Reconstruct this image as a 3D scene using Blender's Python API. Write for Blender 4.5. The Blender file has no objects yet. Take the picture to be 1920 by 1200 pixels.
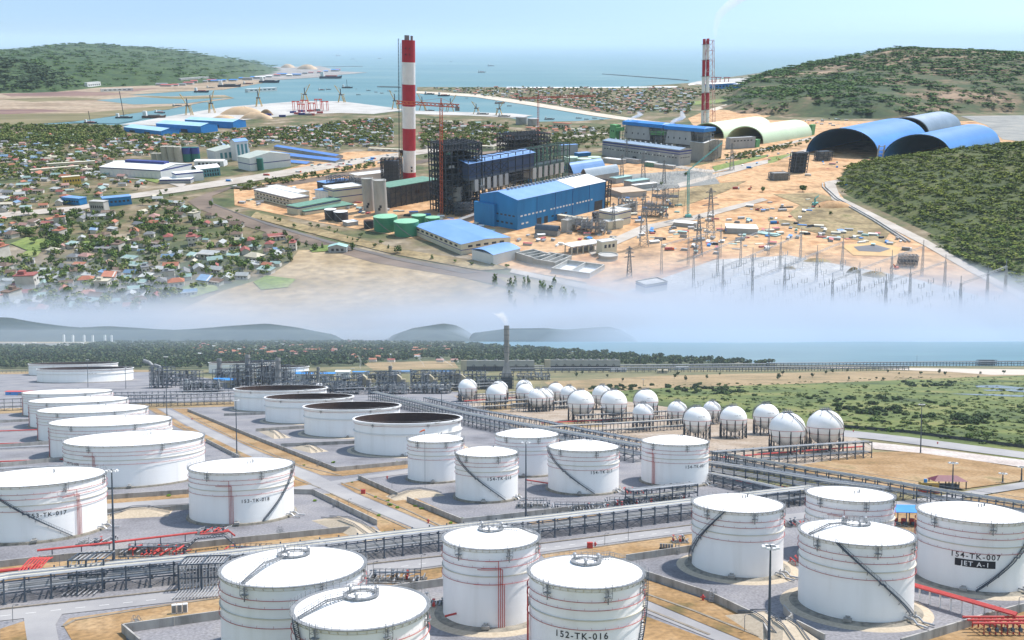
import bpy, math, random
import numpy as np
from mathutils import Vector, Matrix
random.seed(7); NR = np.random.RandomState(7)
sc = bpy.context.scene
COL = sc.collection
# ------------------------------------------------------------------ camera
FPX, PITCH, H, HOR = 1500.0, math.radians(3), 76.0, 628.0      # focal length in photo pixels, pitch, height, sea horizon row
CY = HOR + FPX * math.tan(PITCH)
cd = bpy.data.cameras.new('camera'); cam = bpy.data.objects.new('camera', cd); COL.objects.link(cam)
cam.location = (0, 0, H); cam.rotation_euler = (math.radians(90) - PITCH, 0, 0)
cd.sensor_width = 36; cd.sensor_fit = 'HORIZONTAL'; cd.lens = FPX / 1920 * 36
cd.shift_y = (CY - 600) / 1920; cd.clip_start = 1; cd.clip_end = 2e7
sc.camera = cam
# ------------------------------------------------------------------ sky, sun, exposure
SUN_EL = math.radians(63); SUN_H = Vector((0.94, 0.34))
w = bpy.data.worlds.new("World"); sc.world = w; w.use_nodes = True
nt = w.node_tree; nt.nodes.clear()
sky = nt.nodes.new('ShaderNodeTexSky'); sky.sky_type = 'NISHITA'; sky.sun_disc = False
sky.sun_elevation = SUN_EL; sky.sun_rotation = math.atan2(SUN_H.x, SUN_H.y)
sky.altitude = 0; sky.air_density = 1.75; sky.dust_density = 1.2; sky.ozone_density = 2.2
bg = nt.nodes.new('ShaderNodeBackground'); bg.inputs[1].default_value = 0.15
out = nt.nodes.new('ShaderNodeOutputWorld')
nt.links.new(sky.outputs[0], bg.inputs[0]); nt.links.new(bg.outputs[0], out.inputs[0])
sl = bpy.data.lights.new('sun', 'SUN'); sl.energy = 4.4; sl.angle = math.radians(0.5); sl.color = (1.0, 0.94, 0.88)
so = bpy.data.objects.new('sun', sl); COL.objects.link(so)
sdir = Vector((SUN_H.x * math.cos(SUN_EL), SUN_H.y * math.cos(SUN_EL), math.sin(SUN_EL)))
so.rotation_euler = sdir.to_track_quat('Z', 'Y').to_euler()
sc.view_settings.view_transform = 'Standard'; sc.view_settings.look = 'None'
sc.view_settings.exposure = 0.42; sc.view_settings.gamma = 1
sc.cycles.use_denoising = True
sc.cycles.volume_bounces = 2; sc.cycles.max_bounces = 8
# ------------------------------------------------------------------ frames: the shore plain and the slope behind it
CAM = Vector((0, 0, H))
def ray(x, y):
    dx = (x - 960) / FPX; dy = (CY - y) / FPX
    return Vector((dx, math.cos(PITCH) + dy * math.sin(PITCH), -math.sin(PITCH) + dy * math.cos(PITCH)))
def G(x, y, z=0.0):
    d = ray(x, y); t = (z - H) / d.z
    return Vector((d.x * t, d.y * t, z))
def ztop(p, y):                       # height of something standing at p whose top is seen at row y
    d = ray(960, y); return H + d.z / d.y * p.y
AL = math.atan((CY - 75) / FPX); TH = AL - PITCH
D0 = 12000.0
HP = D0 * math.sin(TH) + H * math.cos(TH); S = HP / 200.0
EV = Vector((0, math.cos(TH), math.sin(TH))); EN = Vector((0, -math.sin(TH), math.cos(TH)))
CF = CAM - EN * HP
MUP = Matrix(((S, 0, 0, CF.x), (0, EV.y * S, EN.y * S, CF.y), (0, EV.z * S, EN.z * S, CF.z), (0, 0, 0, 1)))
def U(x, y, wz=0.0):
    d = ray(x, y); t = (wz * S - HP) / d.dot(EN)
    q = CAM + d * t - CF
    return Vector((q.x / S, q.dot(EV) / S, wz))
def uh(p, y):                         # height over the slope of something standing at p whose top is seen at row y
    t = math.tan(AL); Y = y - 75
    q = Y / (FPX * (1 + t * t) - Y * t)
    return 200 - q * p.y
def UH(x, yb, yt): return uh(U(x, yb), yt)
# ------------------------------------------------------------------ materials
MATS = {}
def rgb(r, g, b):
    f = lambda c: (c / 255 / 12.92) if c / 255 <= .04045 else ((c / 255 + .055) / 1.055) ** 2.4
    return (f(r), f(g), f(b))
def M(name, cols, rough=.8, scale=.1, metal=0.0, detail=6, objcol=0.0, island=0.0, bump=0.0, stretch=None, spec=0.4, ramp=(.32, .68), fine=0.0):
    """principled material; its colour wanders between the given colours by noise in the object's own metres"""
    if name in MATS: return MATS[name]
    m = bpy.data.materials.new(name); m.use_nodes = True; t = m.node_tree; N = t.nodes; L = t.links
    p = N['Principled BSDF']; p.inputs['Roughness'].default_value = rough; p.inputs['Metallic'].default_value = metal
    p.inputs['Specular IOR Level'].default_value = spec
    if not isinstance(cols[0], (tuple, list)): cols = [tuple(c * .88 for c in cols), tuple(min(c * 1.1, .9) for c in cols)]
    tc = N.new('ShaderNodeTexCoord'); vec = tc.outputs['Object']
    if stretch:
        mp = N.new('ShaderNodeMapping'); mp.inputs['Scale'].default_value = stretch; L.new(vec, mp.inputs[0]); vec = mp.outputs[0]
    nz = N.new('ShaderNodeTexNoise'); nz.inputs['Scale'].default_value = scale; nz.inputs['Detail'].default_value = detail
    nz.inputs['Roughness'].default_value = .62; L.new(vec, nz.inputs['Vector'])
    fac = nz.outputs['Fac']
    if island:
        ge = N.new('ShaderNodeNewGeometry'); mx = N.new('ShaderNodeMix'); mx.inputs[0].default_value = island
        L.new(fac, mx.inputs[2]); L.new(ge.outputs['Random Per Island'], mx.inputs[3]); fac = mx.outputs[0]
    cr = N.new('ShaderNodeValToRGB'); e = cr.color_ramp.elements; n = len(cols)
    for i, c in enumerate(cols):
        pos = ramp[0] + (ramp[1] - ramp[0]) * i / max(n - 1, 1)
        if i < 2: el = e[i]; el.position = pos
        else: el = e.new(pos)
        el.color = (*c, 1)
    L.new(fac, cr.inputs[0]); colr = cr.outputs[0]
    if fine:
        n2 = N.new('ShaderNodeTexNoise'); n2.inputs['Scale'].default_value = fine; n2.inputs['Detail'].default_value = 3; L.new(tc.outputs['Object'], n2.inputs['Vector'])
        mr = N.new('ShaderNodeMapRange'); mr.inputs[1].default_value = .3; mr.inputs[2].default_value = .7; mr.inputs[3].default_value = .72; mr.inputs[4].default_value = 1.25
        L.new(n2.outputs['Fac'], mr.inputs[0])
        mm = N.new('ShaderNodeMix'); mm.data_type = 'RGBA'; mm.blend_type = 'MULTIPLY'; mm.inputs[0].default_value = 1
        L.new(colr, mm.inputs[6]); L.new(mr.outputs[0], mm.inputs[7]); colr = mm.outputs[2]
    if objcol:
        oi = N.new('ShaderNodeObjectInfo'); mm = N.new('ShaderNodeMix'); mm.data_type = 'RGBA'; mm.blend_type = 'MULTIPLY'; mm.inputs[0].default_value = objcol
        L.new(colr, mm.inputs[6]); L.new(oi.outputs['Color'], mm.inputs[7]); colr = mm.outputs[2]
    L.new(colr, p.inputs['Base Color'])
    if bump:
        b = N.new('ShaderNodeBump'); b.inputs['Strength'].default_value = bump; b.inputs['Distance'].default_value = 1
        L.new(fac, b.inputs['Height']); L.new(b.outputs[0], p.inputs['Normal'])
    MATS[name] = m
    return m
def VOL(name, col, dens, an=0.0):
    m = bpy.data.materials.new(name); m.use_nodes = True; t = m.node_tree
    t.nodes.clear(); o = t.nodes.new('ShaderNodeOutputMaterial'); v = t.nodes.new('ShaderNodeVolumePrincipled')
    v.inputs['Color'].default_value = (*col, 1); v.inputs['Density'].default_value = dens; v.inputs['Anisotropy'].default_value = an
    t.links.new(v.outputs[0], o.inputs['Volume'])
    return m
# ------------------------------------------------------------------ mesh building
class MB:
    def __init__(s): s.v = []; s.f = []; s.mi = []; s.cur = 0
    def add(s, vs, fs):
        b = len(s.v); s.v.extend(tuple(p) for p in vs)
        for f in fs: s.f.append(tuple(i + b for i in f)); s.mi.append(s.cur)
        return s
    def box(s, x0, y0, z0, x1, y1, z1):
        return s.add([(x0, y0, z0), (x1, y0, z0), (x1, y1, z0), (x0, y1, z0), (x0, y0, z1), (x1, y0, z1), (x1, y1, z1), (x0, y1, z1)],
                     [(3, 2, 1, 0), (4, 5, 6, 7), (0, 1, 5, 4), (1, 2, 6, 5), (2, 3, 7, 6), (3, 0, 4, 7)])
    def cbox(s, c, d): return s.box(c[0] - d[0] / 2, c[1] - d[1] / 2, c[2], c[0] + d[0] / 2, c[1] + d[1] / 2, c[2] + d[2])
    def bar(s, p, q, a, b=None):
        p = Vector(p); q = Vector(q); d = q - p
        if d.length < 1e-6: return s
        d.normalize(); up = Vector((0, 0, 1)) if abs(d.z) < .95 else Vector((0, 1, 0))
        e = d.cross(up).normalized(); g = e.cross(d).normalized(); b = b or a
        e *= a / 2; g *= b / 2
        return s.add([p - e - g, p + e - g, p + e + g, p - e + g, q - e - g, q + e - g, q + e + g, q - e + g],
                     [(0, 1, 2, 3), (7, 6, 5, 4), (1, 0, 4, 5), (2, 1, 5, 6), (3, 2, 6, 7), (0, 3, 7, 4)])
    def tube(s, pts, r, n=6, closed=False):
        pts = [Vector(p) for p in pts]; m = len(pts); rings = []
        for i, p in enumerate(pts):
            a = pts[i - 1] if (i or closed) else p; c = pts[(i + 1) % m] if (i < m - 1 or closed) else p
            d = (c - a)
            d = d.normalized() if d.length > 1e-9 else Vector((0, 0, 1))
            up = Vector((0, 0, 1)) if abs(d.z) < .9 else Vector((0, 1, 0))
            e = d.cross(up).normalized(); g = e.cross(d)
            rr = r[i] if isinstance(r, (list, tuple)) else r
            rings.append([p + e * (rr * math.cos(2 * math.pi * k / n)) + g * (rr * math.sin(2 * math.pi * k / n)) for k in range(n)])
        fs = []; last = m if closed else m - 1
        for i in range(last):
            j = (i + 1) % m
            for k in range(n): fs.append((i * n + k, i * n + (k + 1) % n, j * n + (k + 1) % n, j * n + k))
        if not closed: fs += [tuple(range(n))[::-1], tuple((m - 1) * n + k for k in range(n))]
        return s.add([p for r_ in rings for p in r_], fs)
    def lathe(s, prof, n=48, c=(0, 0), cap0=False, cap1=False):
        m = len(prof)
        vs = [(c[0] + r * math.cos(2 * math.pi * k / n), c[1] + r * math.sin(2 * math.pi * k / n), z) for r, z in prof for k in range(n)]
        fs = [(i * n + k, i * n + (k + 1) % n, (i + 1) * n + (k + 1) % n, (i + 1) * n + k) for i in range(m - 1) for k in range(n)]
        if cap0: fs.append(tuple(range(n))[::-1])
        if cap1: fs.append(tuple((m - 1) * n + k for k in range(n)))
        return s.add(vs, fs)
    def cyl(s, x, y, z0, z1, r, n=20, r1=None): return s.lathe([(r, z0), (r if r1 is None else r1, z1)], n, (x, y), True, True)
    def prism(s, poly, z0, z1):
        n = len(poly); a = sum(poly[i][0] * poly[(i + 1) % n][1] - poly[(i + 1) % n][0] * poly[i][1] for i in range(n))
        if a < 0: poly = poly[::-1]
        return s.add([(p[0], p[1], z0) for p in poly] + [(p[0], p[1], z1) for p in poly],
                     [tuple(range(n))[::-1], tuple(range(n, 2 * n))] + [(i, (i + 1) % n, n + (i + 1) % n, n + i) for i in range(n)])
    def sheet(s, poly, z):
        n = len(poly); a = sum(poly[i][0] * poly[(i + 1) % n][1] - poly[(i + 1) % n][0] * poly[i][1] for i in range(n))
        if a < 0: poly = poly[::-1]
        return s.add([(p[0], p[1], z) for p in poly], [tuple(range(n))])
    def ellip(s, c, r, nu=12, nv=8):
        vs = [(c[0] + r[0] * math.sin(math.pi * j / nv) * math.cos(2 * math.pi * i / nu), c[1] + r[1] * math.sin(math.pi * j / nv) * math.sin(2 * math.pi * i / nu), c[2] - r[2] * math.cos(math.pi * j / nv)) for j in range(nv + 1) for i in range(nu)]
        return s.add(vs, [(j * nu + i, j * nu + (i + 1) % nu, (j + 1) * nu + (i + 1) % nu, (j + 1) * nu + i) for j in range(nv) for i in range(nu)])
    def xf(s, mat, start=0):
        for i in range(start, len(s.v)): s.v[i] = tuple(mat @ Vector(s.v[i]))
        return s
    def mesh(s, name, mats, smooth=False):
        me = bpy.data.meshes.new(name); me.from_pydata(s.v, [], s.f)
        for m in (mats if isinstance(mats, (list, tuple)) else [mats]): me.materials.append(m)
        if any(s.mi): me.polygons.foreach_set('material_index', s.mi)
        if smooth:
            me.polygons.foreach_set('use_smooth', [True] * len(s.f))
            me.set_sharp_from_angle(angle=math.radians(35))
        me.update(); return me
    def build(s, name, mats, parent=None, mat=None, smooth=False, label=None):
        o = bpy.data.objects.new(name, s.mesh(name, mats, smooth)); COL.objects.link(o)
        if parent is not None: o.parent = parent
        if mat is not None: o.matrix_basis = mat
        if label: o['label'] = label
        return o
def tag(o, label=None, cat=None, group=None, kind=None):
    for k, v in (('label', label), ('category', cat), ('group', group), ('kind', kind)):
        if v: o[k] = v
    return o
def thing(name, label, cat, mat=None, group=None):
    o = bpy.data.objects.new(name, None); COL.objects.link(o); o.empty_display_size = .1
    if mat is not None: o.matrix_basis = mat
    return tag(o, label, cat, group)
KIDS = {}
def kids(o): return [c for c in bpy.data.objects if c.parent == o]
def copy_tree(o, mat=None, parent=None, tree=None):
    if tree is None: tree = KIDS
    if o.name not in tree: tree[o.name] = [c for c in kids(o)]
    c = o.copy(); COL.objects.link(c)
    if parent is not None: c.parent = parent
    if mat is not None: c.matrix_basis = mat
    for ch in tree[o.name]: copy_tree(ch, None, c, tree)
    return c
def T(p): return Matrix.Translation(Vector(p))
def RZ(a): return Matrix.Rotation(a, 4, 'Z')
def low(p, rz=0): return T(p) @ RZ(rz)                       # placement on the plain
def upl(p, rz=0, s=1): return MUP @ T(p) @ RZ(rz) @ Matrix.Scale(s, 4)
def plumb(p, rz=0):                                          # on the slope, standing plumb for tall masts
    # the slope's normal, leaning with the fall of the ground so that a tall mast stays in its own vertical plane
    world = MUP @ Vector(p)
    a = EN.copy(); a.x = EN.y * world.x / world.y
    loc = Vector((a.x, a.dot(EV), a.dot(EN))).normalized()
    q = Vector((0, 0, 1)).rotation_difference(loc).to_matrix().to_4x4()
    return MUP @ T(p) @ q @ RZ(rz)
def sheet(name, polys, z, mat, frame='L', kind='structure', px=True, label=None):
    b = MB()
    for i, poly in enumerate(polys):
        pts = [(G(*p) if frame == 'L' else U(*p)) for p in poly] if px else [Vector((*p, 0)) for p in poly]
        b.sheet([(p.x, p.y) for p in pts], z + .004 * i * (1 if frame == 'L' else .3))
    o = b.build(name, mat, mat=None if frame == 'L' else MUP)
    return tag(o, label, kind=kind)
def inpoly(x, y, poly):
    c = False; j = len(poly) - 1
    for i in range(len(poly)):
        if (poly[i][1] > y) != (poly[j][1] > y) and x < (poly[j][0] - poly[i][0]) * (y - poly[i][1]) / (poly[j][1] - poly[i][1]) + poly[i][0]: c = not c
        j = i
    return c
# ------------------------------------------------------------------ materials used throughout
mWhite = M('white_paint', [(.76, .76, .76), (.84, .84, .83)], .45, .15, stretch=(1, 1, .15))
mRoofW = M('white_roof_paint', [(.62, .61, .57), (.76, .755, .74), (.80, .80, .79)], .5, .25, ramp=(.22, .55))
mRed = M('red_paint', [(.40, .045, .04), (.52, .07, .06)], .5, .5)
mRedDull = M('dull_red_paint', [(.34, .075, .075), (.44, .11, .10)], .6, .5)
mSteel = M('grey_steel', [(.042, .060, .085), (.080, .105, .135)], .5, .4)
mGalv = M('galvanised_steel', [(.16, .17, .18), (.26, .27, .28)], .5, .5)
mPipe = M('bright_pipe_cladding', [(.30, .31, .33), (.50, .505, .51)], .35, .12, metal=.25)
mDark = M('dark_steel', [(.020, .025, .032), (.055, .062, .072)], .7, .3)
mInk = M('black_lettering', [(.012, .014, .02), (.018, .02, .026)], .6, 1)
mCream = M('cream_paint', [(.52, .49, .40), (.62, .58, .48)], .6, .3)
mConc = M('concrete', [(.20, .195, .18), (.33, .32, .30), (.40, .39, .37)], .9, .25, stretch=(1, 1, .25))
mBerm = M('tank_foundation', [(.13, .12, .10), (.24, .22, .18), (.30, .27, .22)], .95, .5)
mSand = M('sandy_stone_apron', [(.36, .30, .22), (.48, .41, .31)], .95, 1.2)
mGravel = M('gravel', [(.125, .125, .135), (.18, .18, .195), (.215, .212, .222), (.25, .24, .23)], .95, .03, detail=10, fine=1.2, bump=.0)
mRoad = M('concrete_road', [(.21, .208, .215), (.27, .265, .265), (.32, .313, .305)], .9, .03, detail=9)
mDry = M('dry_grass', [(.11, .088, .032), (.22, .135, .055), (.275, .172, .078), (.33, .225, .12), (.18, .14, .055)], .95, .03, detail=9, fine=.6)
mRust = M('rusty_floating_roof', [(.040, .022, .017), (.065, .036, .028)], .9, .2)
mLeaf = M('foliage', [(.045, .085, .020), (.085, .14, .034), (.14, .19, .05)], .8, .05, island=.55, objcol=1.0, spec=.2)
mTrunk = M('bark', [(.08, .06, .045), (.14, .11, .08)], .9, .6)
# ================================================================== SETTING: the shore plain
mPlain = M('plain_soil', [(.07, .085, .035), (.14, .13, .06), (.22, .18, .09)], .95, .006, fine=.05)
b = MB(); b.sheet([(-9000, -200), (9000, -200), (9000, D0 + 400), (-9000, D0 + 400)], -.3)
tag(b.build('ground', mPlain), kind='structure')
mSea = M('sea_water', [(.05, .15, .20), (.075, .19, .25), (.11, .24, .29)], .3, .0015, stretch=(1, 3, 1), spec=.3, detail=9)
coast = [(690, 634), (760, 637), (860, 641), (960, 650), (1080, 660), (1180, 667), (1300, 676), (1460, 683), (1700, 686), (1940, 686), (2300, 686)]
pts = [G(*p) for p in coast]
b = MB(); b.sheet([(p.x, p.y) for p in pts] + [(9000, D0 + 400), (pts[0].x * 1.02, D0 + 400)], .15)
tag(b.build('sea', mSea), kind='structure')
sheet('gravel_yard', [[(-150, 702), (300, 697), (440, 716), (870, 735), (960, 800), (1230, 850), (1500, 925), (1960, 965), (2060, 1320), (-260, 1320)]], 0.0, mGravel)
mGreen = M('green_field', [(.030, .050, .011), (.058, .085, .017), (.095, .125, .026), (.145, .155, .040), (.20, .165, .07)], .95, .009, detail=9, fine=.25)
mTan = M('tan_field', [(.15, .12, .055), (.26, .185, .095), (.32, .235, .13)], .95, .012, fine=.2)
sheet('green_field', [[(1040, 722), (1300, 716), (1480, 719), (1700, 710), (2100, 696), (2200, 900), (1920, 862), (1580, 812), (1300, 770), (1100, 745)]], -.15, mGreen)
sheet('tan_field', [[(1020, 716), (1250, 704), (1460, 699), (1750, 694), (2100, 690), (2100, 698), (1790, 708), (1600, 716), (1420, 722), (1250, 727), (1120, 735), (1040, 730)]], -.1, mTan)
sheet('sphere_yard', [[(850, 742), (960, 738), (1100, 742), (1300, 770), (1590, 812), (1640, 840), (1600, 868), (1480, 876), (1330, 880), (1230, 850), (960, 800)]], .05,
      M('brown_gravel', [(.20, .15, .10), (.30, .24, .18), (.36, .31, .26)], .95, .03, fine=.5))
sheet('beach', [[(1440, 687), (1500, 688), (1700, 690), (2200, 696), (2200, 702), (1860, 703), (1780, 697), (1600, 690), (1440, 689)]], .05, M('beach_sand', [(.42, .36, .30), (.5, .44, .37)], .95, .02))
mPond = M('pond_water', [(.16, .22, .28), (.22, .29, .36)], .2, .01)
sheet('pond', [[(1828, 723), (1870, 722), (1930, 728), (1990, 730), (1990, 735), (1900, 729), (1832, 726)], [(1842, 731), (1900, 730), (1990, 737), (1990, 742), (1890, 733), (1850, 733)], [(1780, 738), (1850, 739), (1990, 743), (1990, 747), (1830, 741)]], .1, mPond)
sheet('road', [
    [(296, 766), (355, 800), (457, 850), (545, 889), (620, 925), (787, 995), (960, 1060), (1212, 1150), (1345, 1203), (1395, 1203), (1212, 1127), (960, 1040), (830, 995), (665, 925), (600, 893), (490, 850), (382, 800), (314, 766)],
    [(-80, 1155), (0, 1146), (320, 1111), (685, 1062), (829, 1045), (1012, 1022), (1297, 986), (1500, 962), (1700, 938), (1760, 930), (1930, 902), (1930, 914), (1780, 938), (1720, 948), (1500, 974), (1297, 998), (1012, 1036), (829, 1060), (685, 1080), (320, 1130), (0, 1165), (-80, 1174)],
    [(44, 1157), (122, 1143), (104, 1172), (112, 1210), (52, 1210)],
    [(150, 949), (360, 933), (548, 914), (600, 906), (700, 890), (765, 880), (900, 866), (900, 872), (765, 888), (690, 898), (548, 924), (360, 944), (150, 958)],
    [(1560, 806), (1600, 808), (1700, 819), (1930, 849), (1930, 861), (1720, 834), (1640, 824), (1575, 818)],
    [(1010, 803), (1130, 822), (1250, 840), (1330, 868), (1330, 876), (1240, 848), (1120, 828), (1000, 809)],
], .14, mRoad)
sheet('dry_grass', [
    [(322, 766), (352, 766), (500, 832), (632, 882), (765, 870), (765, 878), (640, 893), (602, 891), (490, 848), (384, 798)],
    [(270, 762), (294, 766), (353, 801), (455, 851), (543, 890), (596, 905), (548, 916), (500, 880), (450, 860), (390, 830), (330, 800)],
    [(596, 926), (618, 926), (785, 996), (720, 1010), (706, 985), (590, 928)],
    [(630, 903), (672, 897), (745, 930), (764, 940), (866, 985), (835, 994), (667, 924)],
    [(760, 945), (770, 930), (880, 980), (868, 986)],
    [(1014, 1040), (1297, 1001), (1300, 1025), (1175, 1046), (1060, 1058), (1030, 1056)],
    [(130, 1160), (320, 1132), (420, 1118), (430, 1150), (232, 1182), (240, 1210), (140, 1210), (118, 1172)],
    [(690, 1082), (829, 1062), (829, 1082), (770, 1100), (700, 1098)],
    [(1207, 1085), (1440, 1165), (1440, 1215), (1398, 1203), (1212, 1125)],
    [(1200, 1152), (1343, 1205), (1200, 1215)],
    [(0, 1060), (60, 1058), (130, 1052), (370, 1022), (480, 1012), (700, 988), (720, 1006), (480, 1032), (0, 1092)],
    [(187, 938), (361, 924), (361, 933), (187, 946)],
    [(390, 824), (350, 800), (380, 800), (545, 888), (596, 903), (560, 914), (540, 905), (450, 862)],
    [(0, 1180), (52, 1163), (56, 1210), (0, 1210)],
    [(1440, 1180), (1505, 1186), (1540, 1205), (1440, 1210)], [(1740, 1196), (1925, 1145), (1925, 1210), (1700, 1210)],
    [(985, 975), (1100, 958), (1130, 965), (1000, 985)],
    [(1665, 960), (1735, 950), (1740, 1010), (1670, 1000)],
    [(1760, 945), (1930, 915), (1930, 960), (1800, 962)],
], .08, mDry)
sheet('field_of_dry_grass', [[(1470, 878), (1560, 862), (1640, 848), (1720, 846), (1930, 880), (1930, 900), (1745, 925), (1600, 908)]], .1, mDry)
sheet('pale_stony_strip', [[(1625, 828), (1720, 838), (1930, 864), (1930, 878), (1730, 850), (1640, 842)]], .12, M('pale_stones', [(.36, .31, .28), (.5, .45, .41)], .95, .05, fine=.5))
sheet('brown_strip', [[(205, 757), (443, 753), (443, 762), (210, 768)], [(-40, 768), (55, 764), (55, 773), (-40, 778)], [(0, 698), (300, 693), (300, 697), (0, 702)], [(900, 756), (1000, 748), (1040, 760), (920, 772)], [(1010, 795), (1080, 788), (1140, 800), (1060, 804)]], .09, mTan)
# dashed centre line of the road in front of the rack
b = MB()
def lerp(a, c, t): return a + (c - a) * t
cl = [(0, 1155), (320, 1121), (685, 1071), (829, 1052), (1012, 1029), (1297, 992)]
for (a, c) in zip(cl[:-1], cl[1:]):
    p, q = G(*a, .17), G(*c, .17); n = int((q - p).length / 6)
    d = (q - p).normalized(); e = Vector((-d.y, d.x, 0)) * .12
    for i in range(n):
        s0 = p + d * (i * 6); s1 = s0 + d * 2.5
        b.add([s0 - e, s1 - e, s1 + e, s0 + e], [(0, 1, 2, 3)])
tag(b.build('road_marking', M('road_line_paint', [(.62, .62, .6), (.72, .72, .7)], .8, 1)), kind='structure')
# low kerb drains beside the roads
b = MB()
for pl in ([(270, 762), (330, 795), (450, 855), (545, 895), (600, 915)], [(620, 925), (700, 962), (785, 1000)], [(640, 905), (700, 930), (760, 955), (835, 990)], [(352, 778), (440, 822), (560, 872), (640, 892)],
           [(1207, 1112), (1300, 1145), (1440, 1200)], [(1207, 1140), (1330, 1190)], [(0, 1142), (320, 1107), (685, 1058), (829, 1042), (1012, 1019), (1297, 984)], [(118, 1175), (140, 1163), (320, 1134), (420, 1120)], [(685, 1084), (829, 1063)], [(1014, 1040), (1297, 1001)]):
    for a, c in zip(pl[:-1], pl[1:]): b.bar(G(*a, .12), G(*c, .12), .9, .3)
tag(b.build('kerb', M('kerb_concrete', [(.15, .13, .10), (.25, .22, .18)], .95, .3)), kind='structure')
# ------------------------------------------------------------------ bund walls, each run a wall
def wall(pl, label, h=2.4, t=.45):
    b = MB(); P = [G(*p) for p in pl]
    for a, c in zip(P[:-1], P[1:]):
        d = (c - a).normalized(); b.bar(a + Vector((0, 0, h / 2)) - d * t / 2, c + Vector((0, 0, h / 2)) + d * t / 2, t, h)
        n = int((c - a).length / 12)
        e = Vector((-d.y, d.x, 0))
        for i in range(1, n):                     # expansion joints as thin pilasters
            q = a + d * (i * 12); b.bar(q, q + Vector((0, 0, h + .05)), .5, .56)
    return tag(b.build('bund_wall', mConc), label, 'wall', 'bund walls')
for pl, lb in [
    ([(352, 771), (480, 824), (630, 884), (765, 871)], 'long concrete bund wall in front of the four open-topped tanks'),
    ([(387, 829), (448, 861)], 'short bund wall on the far side of the road by tank 018'),
    ([(547, 926), (588, 927), (706, 985)], 'concrete bund wall that turns a corner beside tank 018'),
    ([(-60, 1072), (75, 1056), (370, 1028), (480, 1016), (655, 998)], 'long concrete bund wall behind the red fire main'),
    ([(187, 966), (361, 955)], 'bund wall just behind tanks 017 and 018, nearer of two'),
    ([(187, 938), (361, 926)], 'bund wall behind tanks 017 and 018, farther of two'),
    ([(672, 899), (745, 932)], 'short bund wall left of the mid-yard tall tanks by the road'),
    ([(764, 941), (866, 983), (975, 971), (1190, 944)], 'bund wall around tank 015 on the road side'),
    ([(262, 1215), (230, 1187), (420, 1160), (600, 1132), (770, 1107), (835, 1098)], 'front bund wall with a corner beside the dry lawn'),
    ([(1175, 1053), (1300, 1034)], 'bund wall between the dry lawn and the gravel beside the domed tank'),
    ([(1207, 1083), (1330, 1124), (1425, 1170), (1440, 1200)], 'bund wall running diagonally down along the road to the floodlight mast'),
    ([(1495, 1180), (1545, 1206)], 'short piece of bund wall in front of the tank with the long stair'),
    ([(1690, 1215), (1740, 1200), (1860, 1163), (1960, 1136)], 'bund wall below the red pipe bridge'),
    ([(1700, 1015), (1740, 1034)], 'short bund wall between two white tanks near the blue canopy'),
    ([(527, 838), (668, 832)], 'low dividing wall before the nearest open-topped tank'),
    ([(480, 809), (575, 803)], 'low dividing wall before the second open-topped tank'),
    ([(420, 780), (502, 777)], 'low dividing wall before the third open-topped tank'),
    ([(-40, 795), (55, 790)], 'low dividing wall left of the low tank row, farthest'),
    ([(-40, 843), (100, 832)], 'low dividing wall left of the low tank row, in the middle'),
    ([(-40, 880), (135, 862)], 'low dividing wall left of the low tank row, nearest'),
    ([(1400, 925), (1475, 936)], 'short bund wall behind the large domed tank beside the rack'),
    ([(1470, 1180), (1485, 1168), (1470, 1150)], 'bent end of a bund wall beside the floodlight mast'),
]: wall(pl, lb)
# boundary fence along the right-hand road
b = MB(); P = [G(*p) for p in [(1560, 800), (1700, 812), (1830, 829), (1960, 846)]]
root = thing('boundary_fence', 'long dark mesh fence between the grey road and the green scrub', 'fence')
for a, c in zip(P[:-1], P[1:]):
    n = int((c - a).length / 4)
    for i in range(n):
        q = a.lerp(c, i / n); b.bar(q, q + Vector((0, 0, 2.6)), .12)
    b.bar(a + Vector((0, 0, 1.25)), c + Vector((0, 0, 1.25)), .05, 2.3)
b.build('fence_run', mDark, root)
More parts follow.
